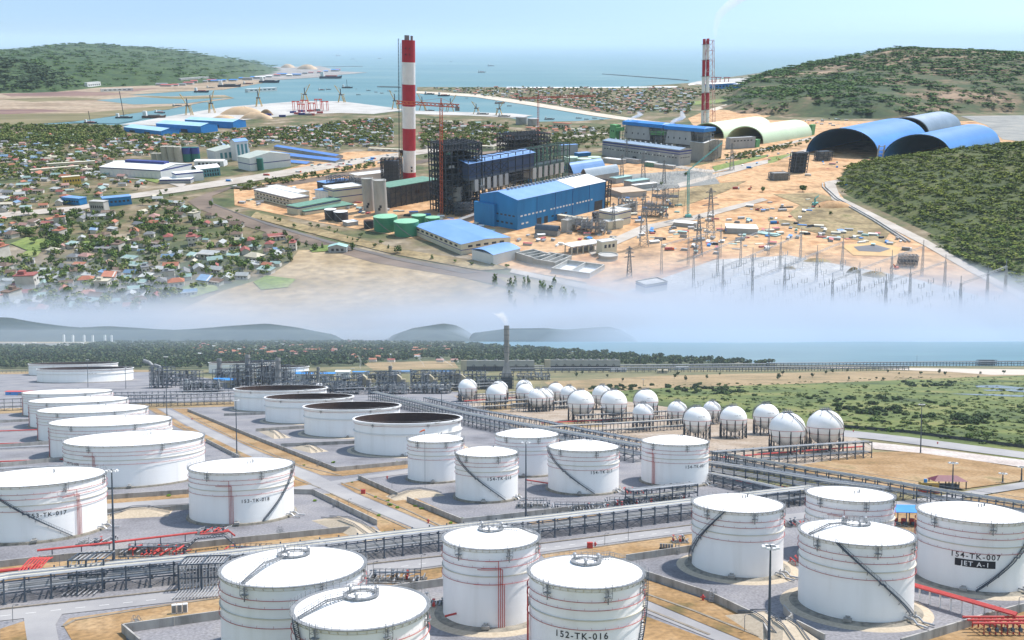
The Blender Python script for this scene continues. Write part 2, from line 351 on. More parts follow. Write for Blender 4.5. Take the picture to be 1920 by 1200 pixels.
# far hills and islands across the water
def hill(name, edge, ridge, mat, frame, label=None, step=None, pw=1.0, rough=.12, ret=False, nseed=1):
    f = G if frame == 'L' else U
    E = np.array([f(*p)[:2] for p in edge]); R = []
    for (x, yb, yt) in ridge:
        p = f(x, yb); R.append((p.x, p.y, ztop(p, yt) if frame == 'L' else uh(p, yt)))
    Rd = []
    for a, c in zip(R[:-1], R[1:]):
        for t in np.linspace(0, 1, 12, endpoint=False): Rd.append([a[k] + (c[k] - a[k]) * t for k in range(3)])
    Rd = np.array(Rd + [R[-1]])
    lo, hi = E.min(0), E.max(0); step = step or (hi - lo).max() / 90
    xs = np.arange(lo[0], hi[0] + step, step); ys = np.arange(lo[1], hi[1] + step, max(step, (hi[1] - lo[1]) / 60))
    X, Y = np.meshgrid(xs, ys); Pn = np.stack([X.ravel(), Y.ravel()], 1)
    de = np.full(len(Pn), 1e18); n = len(E); ins = np.zeros(len(Pn), bool)
    for i in range(n):
        a, c = E[i], E[(i + 1) % n]; ab = c - a
        t = np.clip(((Pn - a) @ ab) / (ab @ ab), 0, 1); de = np.minimum(de, np.hypot(*(Pn - (a + t[:, None] * ab)).T))
        cond = (a[1] > Pn[:, 1]) != (c[1] > Pn[:, 1])
        with np.errstate(divide='ignore', invalid='ignore'): xi = (c[0] - a[0]) * (Pn[:, 1] - a[1]) / (c[1] - a[1]) + a[0]
        ins ^= cond & (Pn[:, 0] < xi)
    de = np.where(ins, de, 0)
    D = np.hypot(Pn[:, 0, None] - Rd[None, :, 0], Pn[:, 1, None] - Rd[None, :, 1])
    wg = 1 / (D + step * .5) ** 3; hr = (wg * Rd[None, :, 2]).sum(1) / wg.sum(1); dr = D.min(1)
    q = (de / (de + dr + 1e-6)); z = hr * (1 - (1 - q) ** 2) ** pw
    rs = np.random.RandomState(nseed); nzv = np.zeros(len(Pn))
    for k in range(7):                                # ridges and gullies
        fr = rs.uniform(.8, 4) * 2 * math.pi / (hi - lo).min(); an = rs.uniform(0, 6.3); ph = rs.uniform(0, 6.3)
        nzv += np.sin((Pn[:, 0] * math.cos(an) + Pn[:, 1] * math.sin(an)) * fr + ph) / 7
    z = z * (1 + rough * 2 * nzv * (1 - q)) - (de <= 0) * step * .02
    nx, ny = len(xs), len(ys); me = bpy.data.meshes.new(name)
    fs = [(j * nx + i, j * nx + i + 1, (j + 1) * nx + i + 1, (j + 1) * nx + i) for j in range(ny - 1) for i in range(nx - 1)
          if ins[j * nx + i] or ins[j * nx + i + 1] or ins[(j + 1) * nx + i] or ins[(j + 1) * nx + i + 1]]
    me.from_pydata(np.column_stack([Pn, z]).tolist(), [], fs); me.materials.append(mat)
    me.polygons.foreach_set('use_smooth', [True] * len(fs)); me.update()
    o = bpy.data.objects.new(name, me); COL.objects.link(o)
    if frame != 'L': o.matrix_basis = MUP
    tag(o, label, kind='structure')
    return (Pn[ins], z[ins]) if ret else o
mHillFar = M('far_hill_woods', [(.018, .036, .04), (.03, .05, .052), (.05, .07, .065)], .95, .004)
hill('island', [(712, 637.8), (905, 637.8), (880, 641), (760, 641)], [(735, 639, 629), (775, 639, 615), (800, 639, 611), (832, 639, 606), (855, 639, 609), (880, 639, 622), (896, 639, 634)], mHillFar, 'L', pw=.8, rough=.05)
hill('island', [(870, 639), (1195, 639), (1190, 640.8), (885, 640.8)], [(890, 640, 624), (950, 640, 616), (1020, 640, 615), (1060, 640, 618), (1140, 640, 612), (1165, 640, 618), (1184, 640, 632)], mHillFar, 'L', pw=.8, rough=.05, nseed=4)
hill('far_hills', [(-250, 637.7), (640, 637.7), (640, 640.5), (-250, 640.5)], [(-200, 639, 604), (-60, 639, 610), (0, 639, 594), (30, 639, 596), (60, 639, 610), (130, 639, 618), (200, 639, 611), (260, 639, 615), (340, 639, 622), (420, 639, 612), (500, 639, 606), (560, 639, 614), (612, 639, 627)], mHillFar, 'L', pw=.8, rough=.05, nseed=6)
# ================================================================== TANK FARM
def ringpts(r, z, n=64, a0=0, a1=2 * math.pi): return [(r * math.cos(a0 + (a1 - a0) * k / n), r * math.sin(a0 + (a1 - a0) * k / n), z) for k in range(n + 1)]
def text_on_shell(txt, size, R, ang, z, parent, name='lettering', mat=None, bold=0.012, plate=False):
    cu = bpy.data.curves.new('txt', 'FONT'); cu.body = txt; cu.size = size; cu.align_x = 'CENTER'; cu.space_character = 1.25; cu.offset = bold * size
    o = bpy.data.objects.new('txt', cu); COL.objects.link(o); bpy.context.view_layer.update()
    dg = bpy.context.evaluated_depsgraph_get(); me = bpy.data.meshes.new_from_object(o.evaluated_get(dg)); bpy.data.objects.remove(o)
    for v in me.vertices:
        a = ang + v.co.x / R
        v.co = Vector((math.cos(a) * (R + .06), math.sin(a) * (R + .06), z + v.co.y))
    me.materials.clear(); me.materials.append(mat or mInk)
    o = bpy.data.objects.new(name, me); COL.objects.link(o); o.parent = parent
    return o
def az(root_xy, px_frac):                 # azimuth on the shell that faces the camera, px_frac = -1..1 across the seen width
    base = math.atan2(-root_xy.y, -root_xy.x)
    return base + math.asin(max(-1, min(1, px_frac)))
TN = 0
def tank(xl, xr, yr, label, h=21.0, kind='dome', group='white storage tanks', stair=None, letters=None, base='low', walkway=None, riser=None, near=True, foam=True):
    """xl..xr: seen width in the photo, yr: row of the rim's ends"""
    global TN; TN += 1
    xc = (xl + xr) / 2; c = G(xc, yr, h); d = math.hypot(c.x, c.y); R = (xr - xl) / 2 / FPX * c.y * .995
    c.z = 0
    t = thing('storage_tank', label, 'storage tank', low(c), group)
    zb = .9
    n = 72 if near else 40
    # foundation
    if base == 'wide': prof = [(R + 3.6, -.1), (R + 1.4, .75), (R - .2, .8)]
    else: prof = [(R + 1.3, -.1), (R + 1.1, .8), (R - .2, .85)]
    f = MB().lathe(prof, n).build('foundation', mBerm if base != 'apron' else mSand, t, smooth=False)
    if base == 'wide':
        MB().lathe([(R + 5.2, -.05), (R + 3.2, .35), (R + 1, .4)], n).build('stone_apron', mSand, t)
    # shell: courses of plate, a hair of set-back at each one
    prof = []; nc = 8
    for i in range(nc):
        z0 = .7 + (h - .7) * i / nc; z1 = .7 + (h - .7) * (i + 1) / nc; r_ = R - .008 * i
        prof += [(r_, z0), (r_, z1 - .01)]
    MB().lathe(prof, n).build('shell', mShell, t, smooth=True)
    if kind == 'open':
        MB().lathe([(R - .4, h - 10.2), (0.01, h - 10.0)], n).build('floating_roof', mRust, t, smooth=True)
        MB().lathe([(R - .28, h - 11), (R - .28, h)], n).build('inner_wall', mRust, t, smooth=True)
        MB().lathe([(R - .3, h), (R + 1.2, h), (R + 1.2, h - .9), (R, h - 1.1)], n).build('wind_girder', mWhite, t)
        MB().lathe([(R, h - 7.3), (R + .9, h - 7.2), (R + .9, h - 7.5), (R, h - 7.8)], n).build('stiffener_ring', mWhite, t)
        g = MB(); g.tube(ringpts(R + 1.15, h + 1.05, 60), .05, 4)
        for k in range(60): a = 2 * math.pi * k / 60; g.bar(((R + 1.15) * math.cos(a), (R + 1.15) * math.sin(a), h), ((R + 1.15) * math.cos(a), (R + 1.15) * math.sin(a), h + 1.05), .06)
        g.build('handrail', mGalv, t)
        a = az(c, .55); g = MB(); p0 = Vector((math.cos(a) * R, math.sin(a) * R, h + .3)); p1 = Vector((math.cos(a) * R * .15, math.sin(a) * R * .15, h - 9.5))
        side = Vector((-math.sin(a), math.cos(a), 0))
        for s_ in (-.6, .6): g.bar(p0 + side * s_, p1 + side * s_, .15); g.bar(p0 + side * s_ + Vector((0, 0, 1)), p1 + side * s_ + Vector((0, 0, 1)), .1)
        for k in range(24): q = p0.lerp(p1, k / 24); g.bar(q - side * .6, q + side * .6, .25, .06)
        g.build('rolling_ladder', mGalv, t)
        for q in (.5, .8):
            a = az(c, q); pl = MB(); pl.cbox((0, 0, h - .4), (3.4, 2.4, .15))
            for sx in (-1.6, 1.6):
                for sy in (-1.1, 1.1): pl.bar((sx, sy, h - .4), (sx, sy, h + 1), .09)
            pl.xf(T((math.cos(a) * (R + 1), math.sin(a) * (R + 1), 0)) @ RZ(a + math.pi / 2)); pl.build('access_platform', mGalv, t)
        reds = [(h - 2.2, mRedDull), (h - 7.0, mCream)]
    else:
        hd = R * .17 if kind == 'dome' else R * .06
        prof = [(R + .02, h)] + [(R * math.cos(a), h + hd * math.sin(a) if kind == 'dome' else h + hd * (1 - math.cos(a))) for a in np.linspace(.05, math.pi / 2 - .001, 10)]
        if kind == 'dome':
            rs = np.linspace(1, .002, 10); prof = [(R * q, h + hd * (1 - q * q)) for q in rs]
        MB().lathe(prof, n).build('roof', mRoofW, t, smooth=True)
        # edge walkway with its brackets, handrail
        if near:
            MB().lathe([(R - .35, h + .18), (R + .55, h + .18), (R + .55, h + .05), (R, h + .02)], n).build('rim_walkway', mGalv, t)
            g = MB()
            for k in range(48):
                a = 2 * math.pi * k / 48; ca, sa = math.cos(a), math.sin(a)
                g.bar((ca * (R + .55), sa * (R + .55), h), (ca * R, sa * R, h - .75), .12)
            g.lathe([(R + .01, h - .72), (R + .05, h - .72), (R + .05, h - .8), (R + .01, h - .8)], n); g.build('bracket_ring', mCream, t)
            g = MB()
            for zz in (.6, 1.15): g.tube(ringpts(R + .5, h + .15 + zz, 60), .035, 4)
            for k in range(60): a = 2 * math.pi * k / 60; g.bar(((R + .5) * math.cos(a), (R + .5) * math.sin(a), h + .15), ((R + .5) * math.cos(a), (R + .5) * math.sin(a), h + 1.3), .055)
            g.build('handrail', mGalv, t)
        else:
            MB().lathe([(R, h + .05), (R + .3, h + .05), (R + .3, h - .4), (R, h - .5)], n).build('rim_walkway', mGalv, t)
        MB().lathe([(R, h - 6.9), (R + .32, h - 6.85), (R + .32, h - 7.05), (R, h - 7.2)], n).build('stiffener_ring', mCream, t)
        reds = [(h - 2.9, mRedDull), (h - 4.7, mRedDull), (h - 9.0, mRedDull)]
        # crown of the roof: round platform with vents
        if walkway is not None:
            g = MB(); rp = min(3.4, R * .24); zt = h + hd + .35
            g.lathe([(rp - .55, zt), (rp + .45, zt), (rp + .45, zt - .15), (rp - .55, zt - .15)], 28)
            for rr in (rp - .5, rp + .4):
                g.tube(ringpts(rr, zt + 1.0, 24), .05, 4)
                for k in range(14): a = 2 * math.pi * k / 14; g.bar((rr * math.cos(a), rr * math.sin(a), zt - .6), (rr * math.cos(a), rr * math.sin(a), zt + 1.0), .07)
            g.build('roof_platform', mGalv, t)
            for k in range(3):
                a = 2.1 * k + .4; v = MB(); x, y = rp * 1.0 * math.cos(a), rp * math.sin(a)
                v.cyl(x, y, zt - .3, zt + .9, .32, 10); v.lathe([(.48, zt + .8), (.5, zt + 1.0), (.2, zt + 1.3), (.01, zt + 1.35)], 10, (x, y), True)
                v.build('roof_vent', mPipe, t)
            a = az(c, 0) + walkway; g = MB(); side = Vector((-math.sin(a), math.cos(a), 0)); dv = Vector((math.cos(a), math.sin(a), 0))
            p0 = dv * rp + Vector((0, 0, zt)); p1 = dv * (R * .55) + Vector((0, 0, zt - .1)); p2 = dv * (R * .97) + Vector((0, 0, h + .3))
            for q0, q1 in ((p0, p1), (p1, p2)):
                m = int((q1 - q0).length / .5)
                for s_ in (-.5, .5):
                    g.bar(q0 + side * s_, q1 + side * s_, .12, .22); g.bar(q0 + side * s_ + Vector((0, 0, 1)), q1 + side * s_ + Vector((0, 0, 1)), .08)
                    for k in range(0, m, 3): q = q0.lerp(q1, k / m); g.bar(q + side * s_, q + side * s_ + Vector((0, 0, 1)), .06)
                for k in range(m): q = q0.lerp(q1, (k + .5) / m); g.bar(q - side * .5, q + side * .5, .3, .06)
            for k in range(5): q = p1.lerp(p0, k / 5); g.bar(Vector((q.x, q.y, h)), q, .1)
            g.build('roof_walkway', mGalv, t)
        elif near:
            for k in range(5):
                a = az(c, 0) + .5 + .35 * k; v = MB(); x, y = R * .22 * math.cos(a), R * .22 * math.sin(a); v.cyl(x, y, h + hd * .8, h + hd + .9, .16, 8); v.build('roof_vent', mGalv, t)
    nr = 56 if near else 36
    for i, (z, m_) in enumerate(reds):
        MB().tube(ringpts(R + .33, z, nr)[:-1], .085 if near else .13, 5, closed=True).build('cooling_pipe', m_, t)
        if near and kind != 'open':
            g = MB()
            for k in range(28): a = 2 * math.pi * (k + .5 * i) / 28; g.bar(((R + .33) * math.cos(a), (R + .33) * math.sin(a), z), ((R + .33) * math.cos(a), (R + .33) * math.sin(a), z + .55), .05)
            g.build('spray_nozzle_row', mRedDull, t)
    if riser is not None:
        a = az(c, riser); zs = [h - 2.9, h - 4.7, h - 5.1, h - 9.0]
        for k, z in enumerate(zs):
            aa = a + (k - 1.5) * .5 / R; P = [((R + .5) * math.cos(aa), (R + .5) * math.sin(aa), .6), ((R + .5) * math.cos(aa), (R + .5) * math.sin(aa), z)]
            P += ringpts(R + .5, z, 6, aa, aa - (2.2 + k) * 1.5 / R)
            MB().tube(P, .10, 5).build('riser_pipe', mRed if kind == 'dome' else mRedDull, t)
    if foam and near:
        for q in (-.62, .35, .93):
            a = az(c, q); g = MB(); g.cbox((0, .55, h - 1.9), (1.6, 1.0, .12))
            for sx in (-.75, .75): g.bar((sx, 1.0, h - 1.9), (sx, 1.0, h + 1.2), .09); g.bar((sx, 1.0, h - 1.9), (sx, .1, h - 2.8), .08); g.bar((sx, .1, h - .9), (sx, 1.0, h - .9), .07)
            g.bar((-.75, 1.0, h - .9), (.75, 1.0, h - .9), .07); g.cyl(0, .45, h - 3.4, h - .5, .14, 8); g.cyl(0, .45, h - .9, h - .2, .26, 8)
            g.xf(RZ(a - math.pi / 2) @ T((0, R, 0))); g.build('foam_chamber', mGalv, t)
    if stair is not None:                 # spiral stair: from azimuth a0 at the rim to a1 at the foot
        a0, a1 = az(c, stair[0]), az(c, stair[1]); g = MB(); ns = 60; A = []
        for k in range(ns + 1):
            u = k / ns; zz = h + .2 - (h - .7) * u; aa = a0 + (a1 - a0) * u
            if .47 < u < .53: zz = h + .2 - (h - .7) * .5
            A.append((aa, zz))
        for (aa, za), (ab, zb_) in zip(A[:-1], A[1:]):
            for rr in (R + .15, R + 1.05):
                g.bar((rr * math.cos(aa), rr * math.sin(aa), za), (rr * math.cos(ab), rr * math.sin(ab), zb_), .08, .28)
            g.bar(((R + 1.05) * math.cos(aa), (R + 1.05) * math.sin(aa), za + 1.1), ((R + 1.05) * math.cos(ab), (R + 1.05) * math.sin(ab), zb_ + 1.1), .07)
            g.bar(((R + 1.05) * math.cos(aa), (R + 1.05) * math.sin(aa), za), ((R + 1.05) * math.cos(aa), (R + 1.05) * math.sin(aa), za + 1.1), .05)
            g.bar(((R + .15) * math.cos(aa), (R + .15) * math.sin(aa), za), ((R + 1.05) * math.cos(aa), (R + 1.05) * math.sin(aa), za), .34, .06)
        for k in range(4, ns, 8):
            aa, za = A[k]; g.bar(((R + .9) * math.cos(aa), (R + .9) * math.sin(aa), za), (R * math.cos(aa), R * math.sin(aa), za - 1.2), .1)
        g.build('spiral_stair', mSteel, t)
    for (txt, q, z, size, plate) in (letters or []):
        a = az(c, q)
        if plate:
            wd = size * len(txt) * .80; g = MB(); m = 10
            vs = [((R + .04) * math.cos(a + (k / m - .5) * wd / R), (R + .04) * math.sin(a + (k / m - .5) * wd / R), zz) for k in range(m + 1) for zz in (z - size * .2, z + size * .95)]
            g.add(vs, [(2 * k, 2 * k + 2, 2 * k + 3, 2 * k + 1) for k in range(m)]); g.build('name_plate', mInk, t)
            text_on_shell(txt, size, R + .02, a, z, t, mat=mWhite)
        else: text_on_shell(txt, size, R, a, z, t)
    # inlet valves and pipe stubs at the foot
    if near:
        a = az(c, -.1)
        g = MB(); g.cbox((0, R + 1.1, .8), (2.0, 1.4, .8)); g.cyl(0, R + .2, .9, 2.0, .6, 10); g.xf(RZ(a - math.pi / 2)); g.build('manway', mConc, t)
        for q in (.82, .9):
            a = az(c, q); g = MB()
            g.tube([(0, R - .1, 1.6), (0, R + 2.5, 1.6), (0, R + 3.6, .6), (0, R + 6.5, .6)], .3, 8); g.cyl(0, R + 1.7, 1.3, 3.0, .16, 6); g.cbox((0, R + 1.7, 1.2), (.9, .6, .8))
            g.xf(RZ(a - math.pi / 2)); g.build('outlet_pipe', mPipe, t)
    t['r'] = R
    return t, c, R
mShell = M('tank_shell_paint', [(.60, .575, .52), (.78, .77, .75), (.84, .83, .82), (.86, .855, .845)], .42, .16, stretch=(1, 1, .10), ramp=(.18, .58), detail=8)
DOME = 'domed white tanks with red cooling pipes'; OPEN = 'open-topped floating roof tanks'; LOWT = 'row of low wide white tanks'
Z = 21.0
# open-topped
for a in [(65, 213, 681, 'open-topped white tank behind another at the far left edge of the yard'), (81, 242, 690, 'open-topped white tank lettered TK in front of its twin by the forest'),
          (395, 516, 679, 'white open-topped tank far off behind the steel columns of the process plant'), (482, 578, 687, 'white tank with a shallow rim half hidden behind process columns')]:
    tank(*a, kind='open', group=OPEN, near=False, letters=[('153-TK-003', .12, 13.5, 2.2, False)] if a[0] == 81 else None)
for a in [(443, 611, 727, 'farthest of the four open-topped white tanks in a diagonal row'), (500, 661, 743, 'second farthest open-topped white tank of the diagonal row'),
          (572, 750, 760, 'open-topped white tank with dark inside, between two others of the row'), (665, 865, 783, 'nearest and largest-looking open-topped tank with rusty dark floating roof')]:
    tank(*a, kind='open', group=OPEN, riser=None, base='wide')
for i, a in enumerate([(53, 204, 734, 'farthest low wide white tank of the row at left'), (66, 233, 749, 'second farthest low wide white tank of the row at left'),
          (83, 270, 766, 'middle low wide white tank of the overlapping row at left'), (106, 315, 788, 'low wide white tank just behind the nearest of its row'), (134, 376, 821, 'nearest low wide white tank of the row, red pipe loops on its side')]):
    tank(*a, kind='cone', group=LOWT, riser=-.97 if i < 4 else -.55, walkway=None, near=True, letters=[('153-TK-008', -.86, 11, 1.9, False)] if i == 4 else None)
tank(-38, 187, 893, 'white domed tank lettered 153-TK-017 cut by the frame edge', group=DOME, stair=(-.75, .42), letters=[('153-TK-017', .09, 9.5, 2.1, False)], riser=.53, kind='cone')
tank(359, 548, 872, 'white tank lettered 153-TK-018 with shadowed stair on its sunny side', group=DOME, stair=(.97, .35), letters=[('153-TK-018', .24, 9.0, 1.9, False)], riser=-.2, kind='cone')
tank(764, 870, 823, 'slim white domed tank with a windsock, left of tank 154-TK-015', group=DOME)
tank(853, 972, 848, 'slim white domed tank lettered 154-TK-015 with a long dark stair', group=DOME, stair=(-.93, .55), letters=[('154-TK-015', .42, 10.2, 2.1, False)])
tank(928, 1048, 814, 'white domed tank standing behind 154-TK-015 and the floodlight mast', group=DOME)
tank(1027, 1161, 837, 'white domed tank lettered 154-TK-017 with a stair curving down its left', group=DOME, stair=(-.98, .3), letters=[('154-TK-017', .52, 10.2, 2.1, False)])
tank(1203, 1328, 827, 'white domed tank lettered 154-TK-021 in front of the gas spheres', group=DOME, letters=[('154-TK-021', .62, 9.5, 2.1, False)], riser=-.6)
tank(1299, 1467, 944, 'white domed tank with a roof mast and a short stair at its left rim', group=DOME, stair=(-.25, -1.0), base='wide')
tank(1515, 1671, 926, 'white low-domed tank behind, next to the blue canopy', group=DOME, kind='cone', riser=-.05)
tank(1503, 1707, 998, 'large white domed tank with a dark stair crossing its front', group=DOME, stair=(-.3, .93), walkway=-.95, base='wide')
tank(1729, 1916, 961, 'white domed tank with the black JET A-1 plate', group=DOME, stair=(1.0, .1), letters=[('154-TK-007', .08, 10.3, 2.2, False), ('JET A-1', .08, 8.1, 1.9, True)], base='wide', riser=-.985)
tank(418, 685, 1061, 'largest domed tank nearest the pipe corner, roof walkway on its left', group=DOME, walkway=-.75)
tank(550, 805, 1137, 'domed tank at the very bottom with round roof platform and bent walkway', group=DOME, walkway=-1.15, stair=(-.9, -.4))
tank(829, 1012, 1007, 'tall white domed tank with a red vertical pipe pair and tidy gravel round it', group=DOME, riser=.2, walkway=1.7, base='wide')
tank(990, 1208, 1071, 'white domed tank lettered 152-TK-016 at the bottom edge', group=DOME, walkway=2.2, letters=[('152-TK-016', -.08, 9.9, 2.0, False)], stair=(1.0, .75), riser=-.97)
# ------------------------------------------------------------------ gas spheres
mSph = M('sphere_paint', [(.78, .78, .775), (.84, .84, .835)], .4, .1)
SPH = []
def sphere(x, y, rp, label, dome=False):
    Yd = 72 * FPX / (y - HOR + rp); R = rp / FPX * Yd; d = ray(x, y); t_ = Yd / d.y
    p = Vector((d.x * t_, Yd, 0)); zc = R + 4
    t = thing('gas_sphere', label, 'gas sphere', low(p), 'white gas spheres on legs')
    b = MB(); b.ellip((0, 0, zc), (R, R, R), 40, 26); b.build('vessel', mSph, t, smooth=True)
    for k in range(10):
        a = 2 * math.pi * (k + .3) / 10; g = MB(); x_, y_ = math.cos(a) * R * .97, math.sin(a) * R * .97
        g.cyl(x_, y_, 0, zc - .2, .42, 8); g.cyl(x_, y_, 0, zc * .55, .55, 8); g.build('leg', mDark, t)
    g = MB()
    for k in range(10):
        a = 2 * math.pi * (k + .3) / 10; a2 = 2 * math.pi * (k + 1.3) / 10
        P = lambda q, z: (math.cos(q) * R * .97, math.sin(q) * R * .97, z)
        g.bar(P(a, .6), P(a2, zc * .62), .2); g.bar(P(a2, .6), P(a, zc * .62), .2)
    g.build('bracing', mGalv, t)
    for zz in (.0, -.35): MB().tube(ringpts(R * math.sqrt(1 - zz * zz) + .15, zc + zz * R, 40)[:-1], .12, 4, closed=True).build('cooling_pipe', mRedDull, t)
    g = MB(); zt = zc + R
    g.cbox((0, 0, zt + .2), (R * .5, R * .4, .2))
    for sx in (-1, 0, 1):
        for sy in (-1, 1): g.bar((sx * R * .25, sy * R * .2, zt - .8), (sx * R * .25, sy * R * .2, zt + 1.6), .12)
    for sy in (-1, 1): g.bar((-R * .25, sy * R * .2, zt + 1.6), (R * .25, sy * R * .2, zt + 1.6), .1); g.bar((-R * .25, sy * R * .2, zt + .9), (R * .25, sy * R * .2, zt + .9), .08)
    for k in range(4): g.cyl((k - 1.5) * R * .12, 0, zt, zt + 1.4 + .4 * (k % 2), .22, 6)
    g.build('top_platform', mGalv, t)
    a0 = az(p, .1) if dome else az(p, -.95)
    g = MB(); P = []
    for k in range(25):
        u = k / 24; el = math.pi / 2 * .93 * (1 - u) - .15 * u; aa = a0 + 1.3 * u * (1 if dome else -.4)
        P.append(((R + .5) * math.cos(el) * math.cos(aa), (R + .5) * math.cos(el) * math.sin(aa), zc + (R + .5) * math.sin(el)))
    g.tube(P, .3, 4); g.tube([(q[0], q[1], q[2] + 1.1) for q in P], .09, 4)
    for q in P[::2]: g.bar(q, (q[0], q[1], q[2] + 1.1), .08)
    g.build('stair', mGalv, t)
    if dome:
        for j in range(7):                 # spray pipes running down from the crown
            aa = 2 * math.pi * j / 7 + .3; Q = [((R + .2) * math.cos(el) * math.cos(aa + .12 * math.sin(9 * el)), (R + .2) * math.cos(el) * math.sin(aa + .12 * math.sin(9 * el)), zc + (R + .2) * math.sin(el)) for el in np.linspace(1.45, .55 if j % 2 else .75, 9)]
            MB().tube(Q, .14, 4).build('spray_pipe', mGalv, t)
    if not dome and rp > 22:
        text_on_shell('163-TK', R * .14, R * math.cos(.33), az(p, .35), zc + R * .27, t)
    g = MB()
    for k in range(3):
        g.tube([(R * .25 * (k - 1), -1, zc - R * .93), (R * .25 * (k - 1), -1, 1.2), (R * .25 * (k - 1), -R - 4, 1.2)], .25, 6)
    g.build('bottom_pipes', mPipe, t)
    SPH.append((t, p, R))
    return t
for a in [(877, 728, 18, 'gas sphere farthest left, near the flare stack', True), (936, 731, 17, 'gas sphere half hidden right behind another by the flare stack', True), (930, 739, 19, 'gas sphere in front of its twin beside the flare stack'),
          (983, 728, 16, 'gas sphere whose crown peeps out behind the pair right of the flare', True), (985, 737, 17.5, 'gas sphere first right of the flare stack'), (1008, 746, 18, 'gas sphere with crown piping, left half of a touching pair', True), (1021, 745, 18, 'gas sphere with crown piping, right half of a touching pair', True),
          (1042, 734, 16, 'smooth gas sphere standing alone at the back row'), (1067, 740, 17, 'gas sphere behind the shoulder of a larger smooth one', True), (1089, 756, 25, 'large smooth gas sphere, left one of the front pair in mid row'), (1129, 741, 19, 'gas sphere rising behind the right one of the front pair', True),
          (1151, 756, 25, 'large smooth gas sphere, right one of the front pair in mid row'), (1211, 753, 23, 'large gas sphere with a small dome-like sphere before it'), (1206, 776, 20, 'small gas sphere with crown piping in front of a large one', True), (1270, 771, 19, 'gas sphere with crown piping left of the front row', True),
          (1307, 788, 25.5, 'large smooth gas sphere behind tank 154-TK-021'), (1335, 769, 17, 'gas sphere with piping peeping between two large smooth ones', True), (1375, 786, 25, 'large smooth gas sphere second in the front row'), (1437, 781, 24, 'large smooth gas sphere partly hidden by the two piped ones'),
          (1476, 806, 33, 'big gas sphere with crown piping, left of the last pair', True), (1547, 801, 33, 'big gas sphere with crown piping, last at the right end', True)]: sphere(*a)
# ================================================================== PIPE RACKS, MASTS, PLANT ON THE PLAIN
def rack(pl, label, width=9, h=7, levels=(3.4, 6.8), spacing=6.5, npipe=7, zoff=0.0, brace=True, name='pipe_rack', railing=False, pr=(.16, .32), group='steel pipe racks', diag=True, th=1.0):
    P = [G(*p) for p in pl]
    t = thing(name, label, 'pipe rack', low(P[0]), group); o0 = P[0]
    def off(i, s):                       # offset polyline
        d = (P[min(i + 1, len(P) - 1)] - P[max(i - 1, 0)]).normalized(); return P[i] + Vector((-d.y, d.x, 0)) * s - o0
    g = MB()                             # one bent
    for s in (-width / 2, width / 2): g.box(-.2 * th, s - .2 * th, 0, .2 * th, s + .2 * th, h + .3); g.box(-.5, s - .5, -.1, .5, s + .5, .25)
    for z in levels: g.box(-.16 * th, -width / 2, z - .35 * th, .16 * th, width / 2, z)
    if brace: g.bar((0, -width / 2, .3), (0, width / 2, levels[0] - .4), .12)
    proto = g.mesh('bent', mSteel)
    L = [(c - a).length for a, c in zip(P[:-1], P[1:])]; tot = sum(L); n = max(2, int(tot / spacing)); n = min(n, 100)
    for k in range(n + 1):
        s = tot * k / n; i = 0
        while i < len(L) - 1 and s > L[i]: s -= L[i]; i += 1
        d = (P[i + 1] - P[i]).normalized(); q = P[i] + d * s - o0
        o = bpy.data.objects.new('bent', proto); COL.objects.link(o); o.parent = t; o.matrix_basis = T(q) @ RZ(math.atan2(d.y, d.x))
    for z in levels:
        for s in (-width / 2, width / 2):
            g = MB()
            for i in range(len(P) - 1): g.bar(off(i, s) + Vector((0, 0, z - .25)), off(i + 1, s) + Vector((0, 0, z - .25)), .22, .4 * th)
            g.build('longitudinal_beam', mSteel, t)
    if diag:
        g = MB()
        for k in range(0, n):
            s = tot * k / n; i = 0; za, zc = (.3, levels[0] - .3) if k % 2 else (levels[0] - .3, .3)
            while i < len(L) - 1 and s > L[i]: s -= L[i]; i += 1
            d = (P[i + 1] - P[i]).normalized(); e = Vector((-d.y, d.x, 0)); q = P[i] + d * s - o0; st = tot / n
            for sd in (-1, 1): g.bar(q + e * sd * width / 2 + Vector((0, 0, za)), q + d * st + e * sd * width / 2 + Vector((0, 0, zc)), .14)
        g.build('side_bracing', mSteel, t)
    rnd = random.Random(len(label))
    for z in levels:
        for k in range(npipe):
            r = rnd.uniform(*pr); s = (k + .5) / npipe * (width - .8) - (width - .8) / 2
            MB().tube([off(i, s) + Vector((0, 0, z + r)) for i in range(len(P))], r, 6).build('pipe', mPipe if rnd.random() < .5 else (mGalv if rnd.random() < .7 else mCream), t)
    if railing:
        g = MB()
        for s in (-width / 2, width / 2):
            for i in range(len(P) - 1):
                g.bar(off(i, s) + Vector((0, 0, h + 1.4)), off(i + 1, s) + Vector((0, 0, h + 1.4)), .12)
        g.build('railing', mGalv, t)
    return t
rack([(-50, 1136), (17, 1123), (212, 1100), (330, 1088), (430, 1076), (560, 1060), (690, 1043), (829, 1026), (1025, 1003), (1300, 968), (1420, 953), (1525, 940)], 'long two-level grey pipe rack behind the front road', 9.5, 7, (3.3, 6.6), npipe=8)
rack([(700, 750), (780, 770), (860, 792), (960, 815), (1090, 842), (1202, 866)], 'grey pipe rack running diagonally behind the slim domed tanks', 12, 10, (4.5, 9.5), spacing=8, npipe=7)
rack([(800, 758), (900, 785), (1010, 805), (1110, 828), (1215, 850)], 'white-topped pipe rack parallel to and behind the diagonal one', 7, 8, (7.5,), spacing=8, npipe=5)
rack([(1325, 893), (1440, 912), (1560, 934), (1660, 948)], 'pipe rack crossing behind the low-domed white tank', 10, 8, (4, 7.6), npipe=8)
rack([(1330, 868), (1430, 888), (1530, 906), (1640, 925), (1760, 948), (1940, 978)], 'pipe rack with handrail passing the blue canopy to the right edge', 8, 7, (3.5, 6.8), npipe=6, railing=True)
